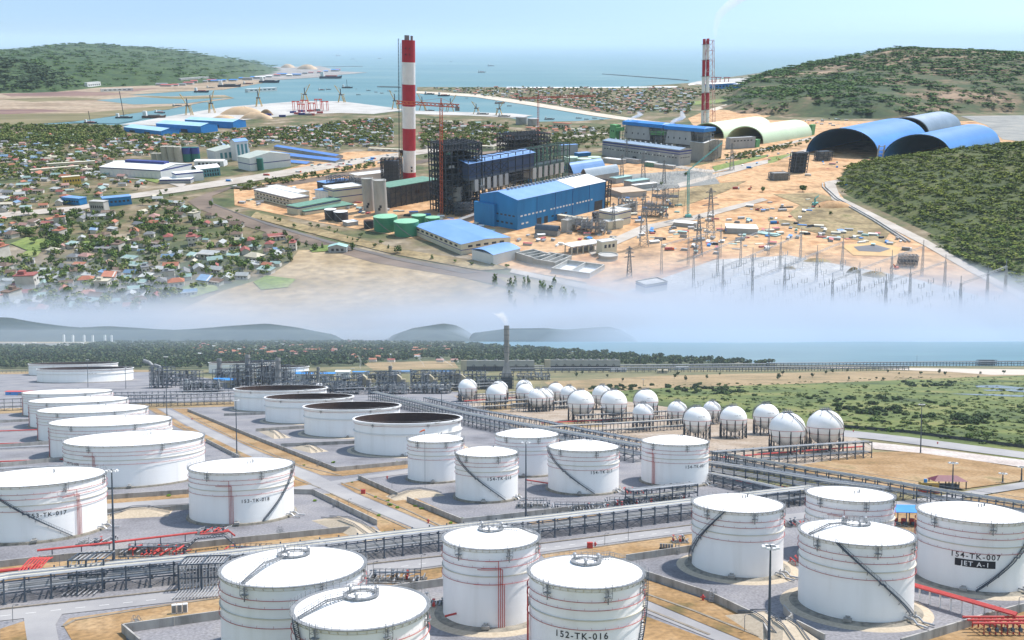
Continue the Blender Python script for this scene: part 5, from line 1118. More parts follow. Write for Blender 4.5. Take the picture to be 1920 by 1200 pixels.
us('quay', [[(225, 234), (300, 221), (420, 201), (560, 190), (640, 190), (765, 206), (700, 214), (640, 212), (560, 215), (420, 229), (300, 236)], [(760, 207), (850, 210), (960, 213), (1000, 217), (960, 221), (880, 217), (770, 214)], [(1290, 157), (1310, 152), (1480, 140), (1480, 146), (1330, 160)]], .6, mQuay)
us('spit', [[(500, 126), (600, 124), (640, 134), (690, 136), (640, 140), (600, 145), (520, 150), (470, 150)]], .6, M('spit_ground', [(.16, .15, .14), (.26, .24, .22), (.34, .32, .29)], .95, .01))
us('harbour_road', [[(780, 171), (900, 177), (1000, 192), (1120, 212), (1280, 236), (1275, 240), (1110, 217), (995, 198), (890, 182), (780, 175)], [(1330, 205), (1400, 185), (1420, 178), (1425, 180), (1400, 190), (1340, 208)]], .5, M('pale_sand_road', [(.44, .38, .30), (.56, .50, .42)], .95, .02))
us('surf', [[(950, 163), (1100, 163.6), (1270, 162.2), (1270, 163.6), (1100, 165), (950, 164.6)], [(1290, 158), (1380, 147), (1382, 148), (1292, 160)]], .5, M('surf_foam', [(.7, .72, .72), (.8, .8, .8)], .9, .05))
mRoad2 = M('dusty_road', [(.30, .26, .215), (.40, .36, .31), (.46, .425, .38)], .95, .03)
us('road', [[(-20, 402), (150, 387), (240, 365), (340, 350), (430, 336), (560, 315), (700, 293), (830, 276), (1000, 262), (1140, 248), (1141, 251), (1000, 268), (830, 284), (700, 303), (560, 327), (440, 346), (345, 360), (240, 374), (150, 395), (-20, 412)],
            [(0, 365), (60, 350), (70, 353), (0, 370)], [(340, 352), (300, 340), (200, 332), (205, 329), (310, 336), (350, 346)],
            [(1545, 342), (1590, 334), (1600, 337), (1566, 346), (1575, 370), (1640, 402), (1740, 452), (1830, 505), (1960, 575), (1960, 585), (1820, 512), (1730, 460), (1630, 408), (1560, 375)],
            [(1270, 345), (1440, 300), (1530, 275), (1535, 278), (1445, 305), (1275, 352)], [(1180, 300), (1240, 305), (1330, 320), (1440, 300), (1440, 304), (1330, 326), (1240, 310)],
            [(1360, 296), (1500, 262), (1640, 232), (1644, 234), (1500, 266), (1362, 300)], [(1100, 470), (1200, 425), (1300, 405), (1430, 372), (1440, 376), (1310, 412), (1220, 432), (1110, 480)],
            [(960, 505), (1100, 535), (1300, 575), (1500, 610), (1500, 620), (1290, 582), (1090, 542), (955, 512)]], .8, mRoad2)
mCanal = M('canal_mud', [(.085, .06, .042), (.15, .11, .08), (.21, .155, .115)], .8, .02, stretch=(.5, 1, 1))
us('canal', [[(352, 378), (380, 366), (430, 350), (436, 353), (398, 368), (398, 383), (470, 410), (600, 447), (720, 478), (860, 503), (975, 520), (1060, 545), (1150, 590), (1100, 590), (960, 540), (860, 520), (700, 493), (590, 462), (450, 422), (372, 392)], [(470, 350), (560, 338), (640, 325), (760, 306), (830, 292), (1000, 276), (1000, 279), (830, 298), (760, 313), (640, 332), (560, 346), (480, 357)]], .5, mCanal)
us('canal_water', [[(400, 372), (400, 382), (440, 398), (520, 424), (640, 459), (760, 487), (900, 512), (870, 514), (740, 488), (620, 458), (500, 422), (410, 388), (392, 380)]], .8, M('canal_water', [(.11, .095, .08), (.17, .15, .13)], .45, .02, spec=.15))
mTan2 = M('dry_field', [(.19, .15, .075), (.29, .21, .11), (.36, .275, .165), (.24, .18, .10)], .95, .012, fine=.1)
us('dry_field', [[(560, 470), (620, 466), (700, 484), (850, 517), (960, 545), (1060, 580), (1100, 640), (250, 640), (330, 585), (420, 545), (500, 520), (540, 495)]], .3, mTan2)
mGrass = M('green_patch', [(.09, .14, .03), (.16, .21, .05), (.24, .25, .09)], .95, .02, fine=.2)
us('grass_plot', [[(20, 458), (50, 446), (92, 450), (90, 466), (50, 470)], [(40, 478), (60, 466), (80, 470), (70, 482), (45, 486)], [(145, 520), (175, 515), (190, 535), (160, 540)], [(475, 530), (500, 518), (555, 525), (540, 540), (490, 545)], [(580, 468), (615, 460), (618, 472), (585, 474)], [(230, 322), (300, 338), (295, 344), (228, 328)], [(0, 372), (45, 358), (45, 370), (10, 378)], [(340, 540), (400, 525), (410, 545), (360, 560)], [(1440, 296), (1490, 288), (1440, 310)], [(1335, 313), (1390, 300), (1440, 290), (1440, 294), (1390, 308), (1340, 322)], [(1280, 192), (1370, 185), (1365, 192), (1290, 198)], [(1360, 186), (1412, 180), (1400, 190), (1360, 192)], [(150, 455), (175, 440), (180, 446), (165, 458)]], .9, mGrass)
mScrubD = M('dark_scrub_ground', [(.10, .075, .035), (.20, .15, .07), (.30, .23, .12), (.16, .14, .05)], .95, .03, fine=.2)
us('scrub_patch', [[(1250, 365), (1330, 345), (1400, 340), (1360, 360), (1280, 388), (1250, 380)], [(1450, 365), (1530, 362), (1590, 380), (1680, 420), (1660, 450), (1560, 430), (1500, 420), (1480, 400), (1500, 385)], [(1440, 408), (1560, 428), (1680, 455), (1670, 462), (1540, 440), (1440, 415)], [(480, 398), (600, 430), (760, 470), (900, 490), (960, 505), (900, 508), (740, 478), (590, 440), (470, 408)], [(930, 520), (1060, 530), (1080, 560), (1000, 560)]], .7, mScrubD)
us('grey_flat', [[(1800, 218), (1960, 216), (1960, 270), (1880, 262), (1850, 235)], [(1140, 330), (1330, 318), (1350, 345), (1200, 360)]], .7, M('grey_sediment', [(.15, .155, .15), (.22, .225, .21), (.28, .27, .24)], .9, .02))
us('switchyard_ground', [[(1150, 556), (1340, 488), (1480, 480), (1700, 520), (1850, 560), (1960, 620), (1960, 650), (1300, 650), (1230, 590)]], .6, M('pale_gravel', [(.30, .28, .25), (.38, .37, .35), (.46, .45, .44)], .95, .02, fine=.2))
us('mud_pit', [[(1600, 464), (1640, 460), (1670, 468), (1650, 474), (1610, 472)]], .9, M('mud', [(.05, .05, .055), (.09, .09, .1)], .5, .05))
us('ochre_mound', [[(1578, 462), (1640, 452), (1690, 466), (1680, 482), (1600, 480)]], .75, M('ochre_soil', [(.46, .29, .12), (.56, .38, .18)], .95, .05))
# hills
mHillL = M('hill_woods', [(.018, .048, .015), (.036, .072, .02), (.058, .095, .028)], .9, .012, fine=.06)
mHillR = M('scarred_hill', [(.018, .042, .012), (.032, .058, .016), (.060, .070, .025), (.16, .115, .065), (.27, .19, .125)], .95, .006, ramp=(.38, .64), detail=9, stretch=(.6, 1, 2), fine=.06)
mHillN = M('hill_soil', [(.035, .055, .012), (.065, .085, .018), (.11, .11, .035)], .95, .02, fine=.2)
HILLS = [
    hill('hill', [(-900, 185), (-100, 178), (0, 174), (100, 172), (165, 164), (260, 160), (330, 158), (430, 150), (500, 137), (510, 130), (470, 124), (300, 113), (-100, 112), (-900, 118)], [(-700, 138, 112), (-100, 138, 116), (10, 138, 108), (30, 138, 102), (55, 138, 90), (75, 138, 86), (120, 138, 83), (165, 138, 80), (215, 137, 83), (260, 136, 90), (290, 136, 88), (335, 135, 93), (380, 134, 106), (440, 132, 114), (495, 129, 122)], mHillL, 'U', ret=True, pw=.7, rough=.03),
    hill('hill', [(-900, 190), (0, 174), (120, 170), (150, 164), (60, 150), (-900, 150)], [(-700, 165, 108), (-60, 162, 104), (0, 162, 108), (45, 163, 119), (90, 165, 136), (135, 166, 155)], mHillL, 'U', ret=True, pw=.7, rough=.05, nseed=3),
    hill('hill', [(1365, 207), (1440, 216), (1600, 221), (1720, 223), (1790, 212), (1960, 208), (2500, 210), (2500, 140), (1900, 138), (1500, 141), (1420, 150), (1372, 180)], [(1390, 188, 166), (1440, 183, 146), (1490, 178, 135), (1530, 176, 128), (1585, 175, 119), (1605, 174, 109), (1640, 174, 97), (1680, 173, 87), (1720, 172, 91), (1800, 172, 94), (1920, 172, 102), (2300, 172, 110)], mHillR, 'U', ret=True, pw=.75, rough=.06, nseed=5),
    hill('hill', [(1580, 345), (1600, 366), (1660, 396), (1745, 432), (1785, 472), (1830, 505), (1925, 548), (2100, 620), (2700, 640), (2700, 290), (2000, 292), (1800, 300), (1590, 316)], [(1600, 330, 314), (1640, 334, 309), (1700, 338, 295), (1760, 345, 285), (1830, 350, 276), (1920, 355, 269), (2100, 360, 255), (2500, 370, 240)], mHillN, 'U', ret=True, pw=.8, rough=.05, nseed=8)]
def on_hill(x, y): return inpoly(x, y, [(1580, 345), (1600, 366), (1660, 396), (1745, 432), (1785, 472), (1830, 505), (1925, 548), (2100, 620), (2100, 280), (1590, 316)])
# ------------------------------------------------------------------ buildings of the slope
def place(P, Q):
    p, q = U(*P), U(*Q); d = q - p; return p, d.length, math.atan2(d.y, d.x)
def depth_to(P, Q, A):
    p, L, a = place(P, Q); v = U(*A) - (p if A[0] < (P[0] + Q[0]) / 2 else U(*Q)); return abs(-math.sin(a) * v.x + math.cos(a) * v.y)
mGlass = M('dark_window', [(.02, .025, .035), (.05, .06, .075)], .25, .3)
def ub(label, P, Q, A, yt, wallm, roofm, roof='flat', name='plant_building', cat='building', group=None, bands=(), wins=(), rise=.12, over=.6, h=None, doors=()):
    p, L, a = place(P, Q); W = A if isinstance(A, (int, float)) else depth_to(P, Q, A); h = h or uh(p, yt)
    t = thing(name, label, cat, upl(p, a), group)
    r = rise * (W if roof == 'gable_x' else L)
    b = MB()
    if roof == 'gable_x': b.add([(0, 0, -2), (L, 0, -2), (L, W, -2), (0, W, -2), (0, 0, h), (L, 0, h), (L, W, h), (0, W, h), (0, W / 2, h + r), (L, W / 2, h + r)], [(0, 1, 5, 4), (2, 3, 7, 6), (1, 2, 6, 9, 5), (3, 0, 4, 8, 7)])
    elif roof == 'gable_y': b.add([(0, 0, -2), (L, 0, -2), (L, W, -2), (0, W, -2), (0, 0, h), (L, 0, h), (L, W, h), (0, W, h), (L / 2, 0, h + r), (L / 2, W, h + r)], [(0, 1, 5, 8, 4), (2, 3, 7, 9, 6), (1, 2, 6, 5), (3, 0, 4, 7)])
    else: b.box(0, 0, -2, L, W, h)
    b.build('wall', wallm, t)
    b = MB(); o = over; e = .5
    if roof == 'gable_x': b.add([(-o, -o, h - .1), (L + o, -o, h - .1), (L + o, W / 2, h + r + .3), (-o, W / 2, h + r + .3), (L + o, W + o, h - .1), (-o, W + o, h - .1), (-o, -o, h - e), (L + o, -o, h - e), (L + o, W + o, h - e), (-o, W + o, h - e)], [(0, 1, 2, 3), (3, 2, 4, 5), (6, 7, 1, 0), (5, 4, 8, 9)])
    elif roof == 'gable_y': b.add([(-o, -o, h - .1), (-o, W + o, h - .1), (L / 2, W + o, h + r + .3), (L / 2, -o, h + r + .3), (L + o, W + o, h - .1), (L + o, -o, h - .1), (-o, -o, h - e), (-o, W + o, h - e), (L + o, W + o, h - e), (L + o, -o, h - e)], [(1, 0, 3, 2), (2, 3, 5, 4), (0, 1, 7, 6), (5, 9, 8, 4)])
    elif roof == 'flat':
        b.box(-.3, -.3, h, L + .3, W + .3, h + .35)
        for x0, y0, x1, y1 in ((-.3, -.3, L + .3, .1), (-.3, W - .1, L + .3, W + .3), (-.3, .1, .1, W - .1), (L - .1, .1, L + .3, W - .1)): b.box(x0, y0, h + .35, x1, y1, h + 1.1)
    elif roof == 'arc':
        n = 10; pr = [(i / n, math.sin(math.pi * i / n)) for i in range(n + 1)]
        b.add([(x, -o + (W + 2 * o) * s_, h + r * z + dz) for x in (-o, L + o) for dz in (-.3, .1) for s_, z in pr], [(2 * (n + 1) * 0 + (n + 1) + i, 3 * (n + 1) + i, 3 * (n + 1) + i + 1, (n + 1) + i + 1) for i in range(n)] + [(i, i + 1, (n + 1) + i + 1, (n + 1) + i) for i in range(n)] + [(2 * (n + 1) + i, 3 * (n + 1) + i, 3 * (n + 1) + i + 1, 2 * (n + 1) + i + 1) for i in range(n)])
    else: b.box(-o, -o, h, L + o, W + o, h + .6)
    b.build('roof', roofm, t)
    for z0, z1, m in bands:
        g = MB(); e = .15
        g.box(-e, -e, h * z0, L + e, 0, h * z1).box(-e, W, h * z0, L + e, W + e, h * z1).box(-e, 0, h * z0, 0, W, h * z1).box(L, 0, h * z0, L + e, W, h * z1); g.build('band', m, t)
    for face, f0, f1, n, z0, z1, m in wins:
        LL = L if face == 'f' else W; wd = LL * (f1 - f0) / n * .55
        for k in range(n):
            c = LL * (f0 + (f1 - f0) * (k + .5) / n)
            g = MB()
            if face == 'f': g.box(c - wd / 2, -.12, h * z0, c + wd / 2, .1, h * z1)
            elif face == 'l': g.box(-.12, c - wd / 2, h * z0, .1, c + wd / 2, h * z1)
            else: g.box(L - .1, c - wd / 2, h * z0, L + .12, c + wd / 2, h * z1)
            g.build('window', m, t)
    for face, f0, f1, z1 in doors:
        g = MB()
        if face == 'f': g.box(L * f0, -.14, -1, L * f1, .1, h * z1)
        elif face == 'l': g.box(-.14, W * f0, -1, .1, W * f1, h * z1)
        else: g.box(L - .1, W * f0, -1, L + .14, W * f1, h * z1)
        g.build('door', mDark, t)
    return t, L, W, h
mBlueW = M('blue_cladding', [(.008, .14, .36), (.010, .18, .44), (.014, .21, .50)], .5, .06, stretch=(1, 1, .2))
mBlueR = M('light_blue_roof', [(.12, .26, .52), (.17, .32, .60)], .5, .05)
mBlueD = M('strong_blue_roof', [(.015, .17, .50), (.02, .22, .60)], .5, .1)
mWhR = M('white_roof_sheet', [(.66, .67, .66), (.76, .76, .74)], .6, .05)
mGreyW = M('grey_cladding', [(.27, .28, .29), (.35, .36, .37), (.40, .41, .41)], .7, .06, stretch=(1, 1, .2))
mCreamW = M('cream_wall', [(.52, .49, .38), (.62, .58, .46)], .7, .06)
mGreenR = M('green_net_roof', [(.09, .20, .15), (.14, .28, .21)], .8, .2)
mPaleG = M('pale_green_sheet', [(.50, .62, .42), (.58, .69, .48)], .55, .04)
mMint = M('mint_paint', [(.42, .56, .44), (.50, .63, .51)], .5, .1)
mTankG = M('green_tank_paint', [(.04, .22, .12), (.06, .28, .16)], .5, .1)
mNavy = M('navy_trim', [(.03, .04, .18), (.04, .06, .24)], .6, .2)
mWhiteW = M('white_wall', [(.58, .60, .62), (.68, .70, .71)], .7, .06, stretch=(1, 1, .3))
mConc2 = M('raw_concrete', [(.30, .30, .29), (.40, .40, .38), (.46, .45, .43)], .9, .08, stretch=(1, 1, .3))
# blue turbine hall
t, L, W, h = ub('large blue turbine hall with a light blue and white roof', (970.5, 432), (1133, 391), (916, 415), 375, mBlueW, mBlueR, 'gable_x', 'turbine_hall', 'turbine hall', rise=.10, wins=[('f', .02, .30, 7, .42, .47, mWhR), ('f', .34, .62, 8, .42, .47, mWhR), ('f', .64, .85, 6, .42, .47, mWhR), ('l', .05, .9, 8, .42, .47, mGlass), ('l', .1, .7, 5, .16, .22, mGlass), ('f', .35, .55, 4, .17, .22, mGlass), ('f', .03, .12, 2, .16, .21, mWhR)], doors=[('f', .20, .25, .25), ('f', .28, .32, .25), ('f', .87, .97, .35)])
MB().add([(L * .62, -.7, h + .25), (L + .7, -.7, h + .25), (L + .7, W / 2, h + .1 * W + .65), (L * .62, W / 2, h + .1 * W + .65)], [(0, 1, 2, 3)]).build('white_roof_part', mWhR, t)
for k in range(22): x = L * (.1 + .85 * k / 22); MB().cbox((x, W / 2, h + .1 * W + .2), (2.2, 3, 2.4)).build('ridge_vent', mGreyW, t)
for k in range(1, 5): MB().box(L * k * .2 - .2, -.25, 0, L * k * .2 + .2, 0, h).build('wall_joint', mNavy, t)
MB().box(-4, W * .55, -1, 0, W + 6, h * .75).build('stair_block', mBlueW, t)
steel_frame(MB(), 12, W, h * 1.0, 2, 3, 5, .9, x0=L + 7, y0=W / 2).build('open_steel_bay', mDark, t)
# boiler houses under construction: dense dark steel
def boiler(P, Q, A, yt, label, seed):
    p, L, a = place(P, Q); W = A if isinstance(A, (int, float)) else depth_to(P, Q, A); h = uh(p, yt)
    t = thing('boiler_house', label, 'boiler house', upl(p, a), 'unclad steel boiler houses'); rnd = random.Random(seed)
    steel_frame(MB(), L, W, h, 6, 6, 12, 1.1, rnd, .35, L / 2, W / 2).build('steel_frame', mDark, t)
    MB().box(L * .2, W * .2, h * .15, L * .8, W * .85, h * .86).build('boiler_body', M('boiler_casing', [(.02, .024, .03), (.05, .055, .06), (.10, .095, .085)], .8, .15, stretch=(1, 1, .4)), t)
    MB().lathe([(2, h * .05), (10, h * .2), (10, h * .4)], 4, (L * .35, W * .15)).build('hopper', mStackM, t)
    for k in range(1, 12):
        if rnd.random() < .75: MB().box(L * rnd.choice((0, .02)), W * rnd.choice((0, .03)), h * k / 12 - .4, L * rnd.uniform(.6, 1), W * rnd.uniform(.6, 1), h * k / 12).build('deck', rnd.choice((mDark, mDark, mSteel)), t)
    for k in range(26):
        x, y, z = rnd.uniform(0, L), rnd.choice((rnd.uniform(0, W * .1), rnd.uniform(0, W))), rnd.uniform(0, h * .97)
        MB().cbox((x, y, z), (rnd.uniform(2, 7), rnd.uniform(2, 6), rnd.uniform(1, 4))).build('equipment', rnd.choice((mDark, mSteel, mGalv, mGreenR, mRust, mStackM)), t)
    g = MB()
    for k in range(40): x = rnd.uniform(0, L); y = rnd.uniform(0, W); g.bar((x, y, h - 2), (x + rnd.uniform(-8, 8), y, h + rnd.uniform(1, 4)), .7)
    g.build('rebar_top', mDark, t)
    return t
boiler((838, 404), (905, 396), 45, 272, 'tall dark boiler house frame directly right of the orange tower crane', 4)
boiler((965, 346), (1030, 338), 45, 255, 'dark boiler house frame behind, near the second tower crane', 9)
# coal bunker bay between them and the hall
p, L, a = place((880, 402), (1066, 356)); h = uh(p, 300)
t = thing('bunker_bay', 'long bunker bay with grey hoppers and light blue roof patches', 'bunker bay', upl(p, a)); W = 16; rnd = random.Random(2)
steel_frame(MB(), L, W, h, 14, 1, 7, .9, rnd, .2, L / 2, W / 2).build('steel_frame', mDark, t)
MB().box(0, 0, h * .62, L * .95, W, h * .66).build('bunker_deck', mSteel, t); MB().box(0, .3, h * .66, L * .62, W - .3, h * .93).build('gallery_wall', M('gallery_cladding', [(.03, .05, .11), (.05, .075, .14)], .7, .1), t)
MB().add([(-2, -2, h * .93), (L * .62, -2, h * .93), (L * .62, W + 2, h * 1.0), (-2, W + 2, h * 1.0)], [(0, 1, 2, 3)]).build('blue_roof', mBlueR, t)
for k in range(6): MB().add([(L * .05 + k * L * .055, -.5, h * .40), (L * .05 + k * L * .055 + 7, -.5, h * .40), (L * .05 + k * L * .055 + 7, W - 1, h * .40), (L * .05 + k * L * .055, W - 1, h * .40), (L * .05 + k * L * .055, -.5, h * .62), (L * .05 + k * L * .055 + 7, -.5, h * .62), (L * .05 + k * L * .055 + 7, W - 1, h * .62), (L * .05 + k * L * .055, W - 1, h * .62)], [(0, 1, 5, 4), (1, 2, 6, 5), (2, 3, 7, 6), (3, 0, 4, 7), (4, 5, 6, 7)]).build('coal_hopper', mGreyW, t)
for k in range(6): MB().box(L * .60 + k * L * .06, -.5, h * .40, L * .60 + k * L * .06 + 8, W - 1, h * .62).build('coal_hopper', mGreyW, t)
for k in range(12): MB().lathe([(.8, h * .25), (3.2, h * .40)], 8, (L * (.06 + .055 * k + (.27 if k > 5 else 0)), W / 2)).build('hopper_spout', mGreyW, t)
steel_frame(MB(), L * .36, W, h * 1.0, 8, 1, 1, .7, rnd, .6, L * .8, W / 2).build('open_roof_truss', mGreenR, t)
# big striped chimney
mChR = M('chimney_red', [(.36, .018, .038), (.44, .028, .05)], .6, .1); mChW = M('chimney_white', [(.70, .72, .76), (.80, .81, .83)], .6, .1)
p = U(767.5, 338); t = thing('chimney', 'huge red and white striped concrete chimney', 'chimney', plumb(p)); hc = uh(p, 75); wpx = (U(779.5, 338) - U(755.5, 338)).x / 2
bands = [338, 322.5, 281.5, 240.5, 199, 158, 116.5, 75]; zs = [uh(p, y) for y in bands]; zs[0] = -3
for k in range(7):
    r0, r1 = wpx * (1 - .02 * k / 7), wpx * (1 - .02 * (k + 1) / 7)
    MB().lathe([(r0, zs[k]), (r1, zs[k + 1])], 40, cap1=(k == 6)).build('red_band' if k % 2 == 0 else 'white_band', mChR if k % 2 == 0 else mChW, t, smooth=True)
for x_, r_ in ((-2.2, 3.6), (4.8, 1.8)): MB().cyl(x_, 0, hc - 1, hc + (6.5 if r_ > 2 else 6), r_, 14).build('flue_mouth', mGalv, t)
g = MB(); g.tube([(-wpx - 1.5, -1, 0), (-wpx - 1.2, -1, hc - 5)], .4, 4)
for k in range(46): z = hc * k / 46; g.bar((-wpx - 1.5, -1, z), (-wpx + .5, 0, z), .35)
g.build('hoist_rail', mCream, t)
MB().cbox((-wpx - 1.5, -3, uh(p, 292)), (4, 4, 8)).build('hoist_cage', mRust, t)
for k in range(4): MB().cbox((3 - 6 * (k % 2), -wpx - .1, hc - 12 - 8 * (k // 2)), (1.4, 1, 1.6)).build('inspection_port', mDark, t)
for k in range(2): MB().cbox((5, -wpx + 1.2, uh(p, 320 - 6 * k)), (2, 3, 2.5)).build('inspection_port', mDark, t)
def lattice(b, h_, w0, w1, n, a=.5, x=0, y=0, z0=0):
    for i in range(n):
        u0, u1 = i / n, (i + 1) / n; A = w0 + (w1 - w0) * u0; B = w0 + (w1 - w0) * u1; zA, zB = z0 + h_ * u0, z0 + h_ * u1
        c = [(-1, -1), (1, -1), (1, 1), (-1, 1)]
        for k in range(4):
            q, r = c[k], c[(k + 1) % 4]
            b.bar((x + q[0] * A / 2, y + q[1] * A / 2, zA), (x + q[0] * B / 2, y + q[1] * B / 2, zB), a)
            b.bar((x + q[0] * A / 2, y + q[1] * A / 2, zA), (x + r[0] * B / 2, y + r[1] * B / 2, zB), a * .6)
            b.bar((x + q[0] * B / 2, y + q[1] * B / 2, zB), (x + r[0] * B / 2, y + r[1] * B / 2, zB), a * .6)
    return b
t = thing('hoist_mast', 'thin dark mast standing left of the big chimney', 'mast', plumb(U(749, 336))); hm = UH(749, 336, 72)
lattice(MB(), hm, 1.4, 1.2, 40, .3).build('lattice', mDark, t); MB().cbox((0, 0, -1), (5, 5, 1.6)).build('base', mConc2, t)
t = thing('scaffold_tower', 'dark scaffold tower wrapped against the foot of the big chimney', 'scaffold', upl(U(736, 345))); hs = UH(736, 345, 297)
steel_frame(MB(), 30, 20, hs, 5, 3, 8, .7, random.Random(3), .5).build('scaffold', mDark, t); MB().box(-11, -6, 0, 11, 8, hs * .92).build('absorber_vessel', M('slate_cladding', [(.06, .075, .10), (.10, .115, .14)], .7, .1), t)
t = thing('scaffold_tower', 'yellowish hoist tower on the left flank of the big chimney', 'scaffold', upl(U(753, 340))); lattice(MB(), UH(753, 340, 288), 4, 4, 12, .5).build('lattice', M('ochre_steel', [(.35, .22, .10), (.42, .28, .14)], .7, .3), t); MB().cbox((0, 0, -1), (7, 7, 1.4)).build('base', mConc2, t)
# second chimney: twin flues in a lattice
p = U(1322, 246); t = thing('chimney', 'red and white twin-flue chimney with a lattice tower beside it', 'chimney', plumb(p)); hc = uh(p, 72); s = 200 / (246 - 75)
bands = [238, 206, 174, 143, 112, 83, 72]; zz = [-2] + [uh(p, y) for y in bands]
for x_ in (-4.6 * s, 4.2 * s):
    for k in range(7):
        r = 4.0 * s * (1 - .05 * k)
        MB().lathe([(r, zz[k]), (r, zz[k + 1])], 20, (x_ * (1 - .03 * k), 0), cap1=(k == 6)).build('white_band' if k % 2 == 1 else 'red_band', mChW if k % 2 == 1 else mChR, t, smooth=True)
g = MB(); lattice(g, hc * .98, 24 * s, 15 * s, 9, .9, 6 * s, 0); g.build('lattice_tower', M('faded_red_white_steel', [(.42, .12, .11), (.55, .25, .22), (.7, .68, .66)], .6, .03, stretch=(.1, .1, 1.2), ramp=(.42, .58)), t)
for k in range(1, 7): MB().cbox((0, 0, zz[k]), (17 * s, 9 * s, .8)).build('platform', mGalv, t)
# tower cranes
def tower_crane(x, yb, yt, xl, yl, xr, yr, m, label, wm=3.2):
    p = U(x, yb); h_ = uh(p, yt); t = thing('tower_crane', label, 'tower crane', plumb(p), 'lattice tower cranes')
    hj = uh(p, (yl * (xr - x) + yr * (x - xl)) / (xr - xl)); lattice(MB(), hj + 2, wm, wm, int(hj / 5), .55).build('mast', m, t)
    sc_ = (U(x + 10, yb) - p).x / 10
    dl = (xl - x) * sc_; dr = (xr - x) * sc_
    def jib(d, dy):
        n = max(2, int(abs(d) / 5)); g = MB()
        for i in range(n):
            a0, a1 = i / n, (i + 1) / n; P = lambda u, k: Vector((d * u, dy * u, hj)) + Vector([(0, -1.3, 0), (0, 1.3, 0), (0, 0, 3.2)][k])
            for k in range(3): g.bar(P(a0, k), P(a1, k), .9); g.bar(P(a0, k), P(a1, (k + 1) % 3), .55)
        return g
    long_, short = (dl, dr) if abs(dl) > abs(dr) else (dr, dl)
    jib(long_, abs(long_) * .35).build('jib', m, t); jib(short, -abs(short) * .35).build('counter_jib', m, t)
    g = MB(); lattice(g, h_ - hj, 2.2, .6, 4, .45, z0=hj); g.build('tower_head', m, t)
    g = MB(); g.bar((0, 0, h_), (long_ * .7, abs(long_) * .245, hj + 2.4), .25); g.bar((0, 0, h_), (short * .9, -abs(short) * .31, hj + 2), .25); g.build('tie_bar', m, t)
    MB().cbox((short * .9, -abs(short) * .31, hj - 4), (5, 4, 5)).build('counterweight', mGalv, t); MB().cbox((2, -1.5, hj - 3.5), (2.6, 2.2, 3)).build('cab', mWhR, t)
    return t
mOr = M('orange_crane_paint', [(.48, .09, .04), (.58, .13, .06)], .6, .3); mRedC = M('red_crane_paint', [(.46, .06, .05), (.54, .09, .07)], .6, .3)
tower_crane(828, 402, 184, 745, 190, 861, 203, mOr, 'orange tower crane between the big chimney and the dark boiler house')
tower_crane(1009, 262, 172, 973, 184, 1119, 186, mRedC, 'red tower crane over the second boiler house by the inner harbour', 3.6)
# slim teal crawler cranes
mTealC = M('teal_crane_paint', [(.10, .38, .36), (.14, .46, .43)], .5, .3)
def crawler(x, yb, yt, xj, yj, label, w_=2.2):
    p = U(x, yb); h_ = uh(p, yt); sc_ = (U(x + 10, yb) - p).x / 10; t = thing('crawler_crane', label, 'crawler crane', plumb(p), 'teal lattice boom cranes')
    n = 16; g = MB(); lattice(g, h_, w_, w_ * .9, n, .4); g.build('boom', mTealC, t)
    g = MB(); e = Vector(((xj - x) * sc_, 0, uh(p, yj))); s0 = Vector((0, 0, h_))
    for k in range(14):
        a0, a1 = s0.lerp(e, k / 14), s0.lerp(e, (k + 1) / 14)
        for o_ in ((-.8, 0), (.8, 0), (0, 1.2)): g.bar(a0 + Vector((0, o_[0], o_[1])), a1 + Vector((0, o_[0], o_[1])), .4)
        g.bar(a0 + Vector((0, -.8, 0)), a1 + Vector((0, .8, 0)), .25)
    g.build('jib', mTealC, t)
    MB().cbox((0, -1, 1), (7, 5, 3)).build('cab', mTealC, t); 
    for sy in (-3, 3): MB().cbox((0, sy, -.5), (10, 1.4, 1.8)).build('track', mDark, t)
    MB().bar(s0, (-6, 0, 3), .2).build('cable', mDark, t)
crawler(1290, 408, 320, 1350, 273, 'teal crawler crane with raised boom in front of the grey turbine hall'); crawler(820, 300, 270, 808, 262, 'small teal crane boom left of the orange tower crane', 1.6); crawler(1528, 350 + 35, 372, 1535, 368, 'small teal mobile crane on the sand road', 1.4)
# ---- existing plant
t, L, W, h = ub('long grey turbine hall with blue stripes and a blue-grey roof', (1128.7, 291), (1272, 311.5), (1292, 308), 263, mGreyW, M('blue_grey_roof', [(.18, .26, .36), (.24, .33, .43)], .6, .1), 'gable_x', 'turbine_hall', 'turbine hall', rise=.07, bands=[(.84, .93, mNavy), (.70, .75, mNavy)], wins=[('f', .02, .98, 26, .46, .52, mGlass), ('r', .1, .9, 5, .46, .52, mGlass)], doors=[('f', .42, .47, .22)])
for k in range(12): MB().cbox((L * (.1 + .8 * k / 12), W / 2, h + .07 * W), (2, 2, 2.4)).build('ridge_vent', mWhR, t)
for k in range(9): MB().lathe([(1.3, 0), (1.3, .8)], 12, cap1=True).xf(T((L * (.1 + .085 * k + (.15 if k > 2 else 0)), -.1, h * (.62 - .14 * (k % 2)))) @ Matrix.Rotation(math.pi / 2, 4, 'X')).build('fan_cowl', mWhR, t)
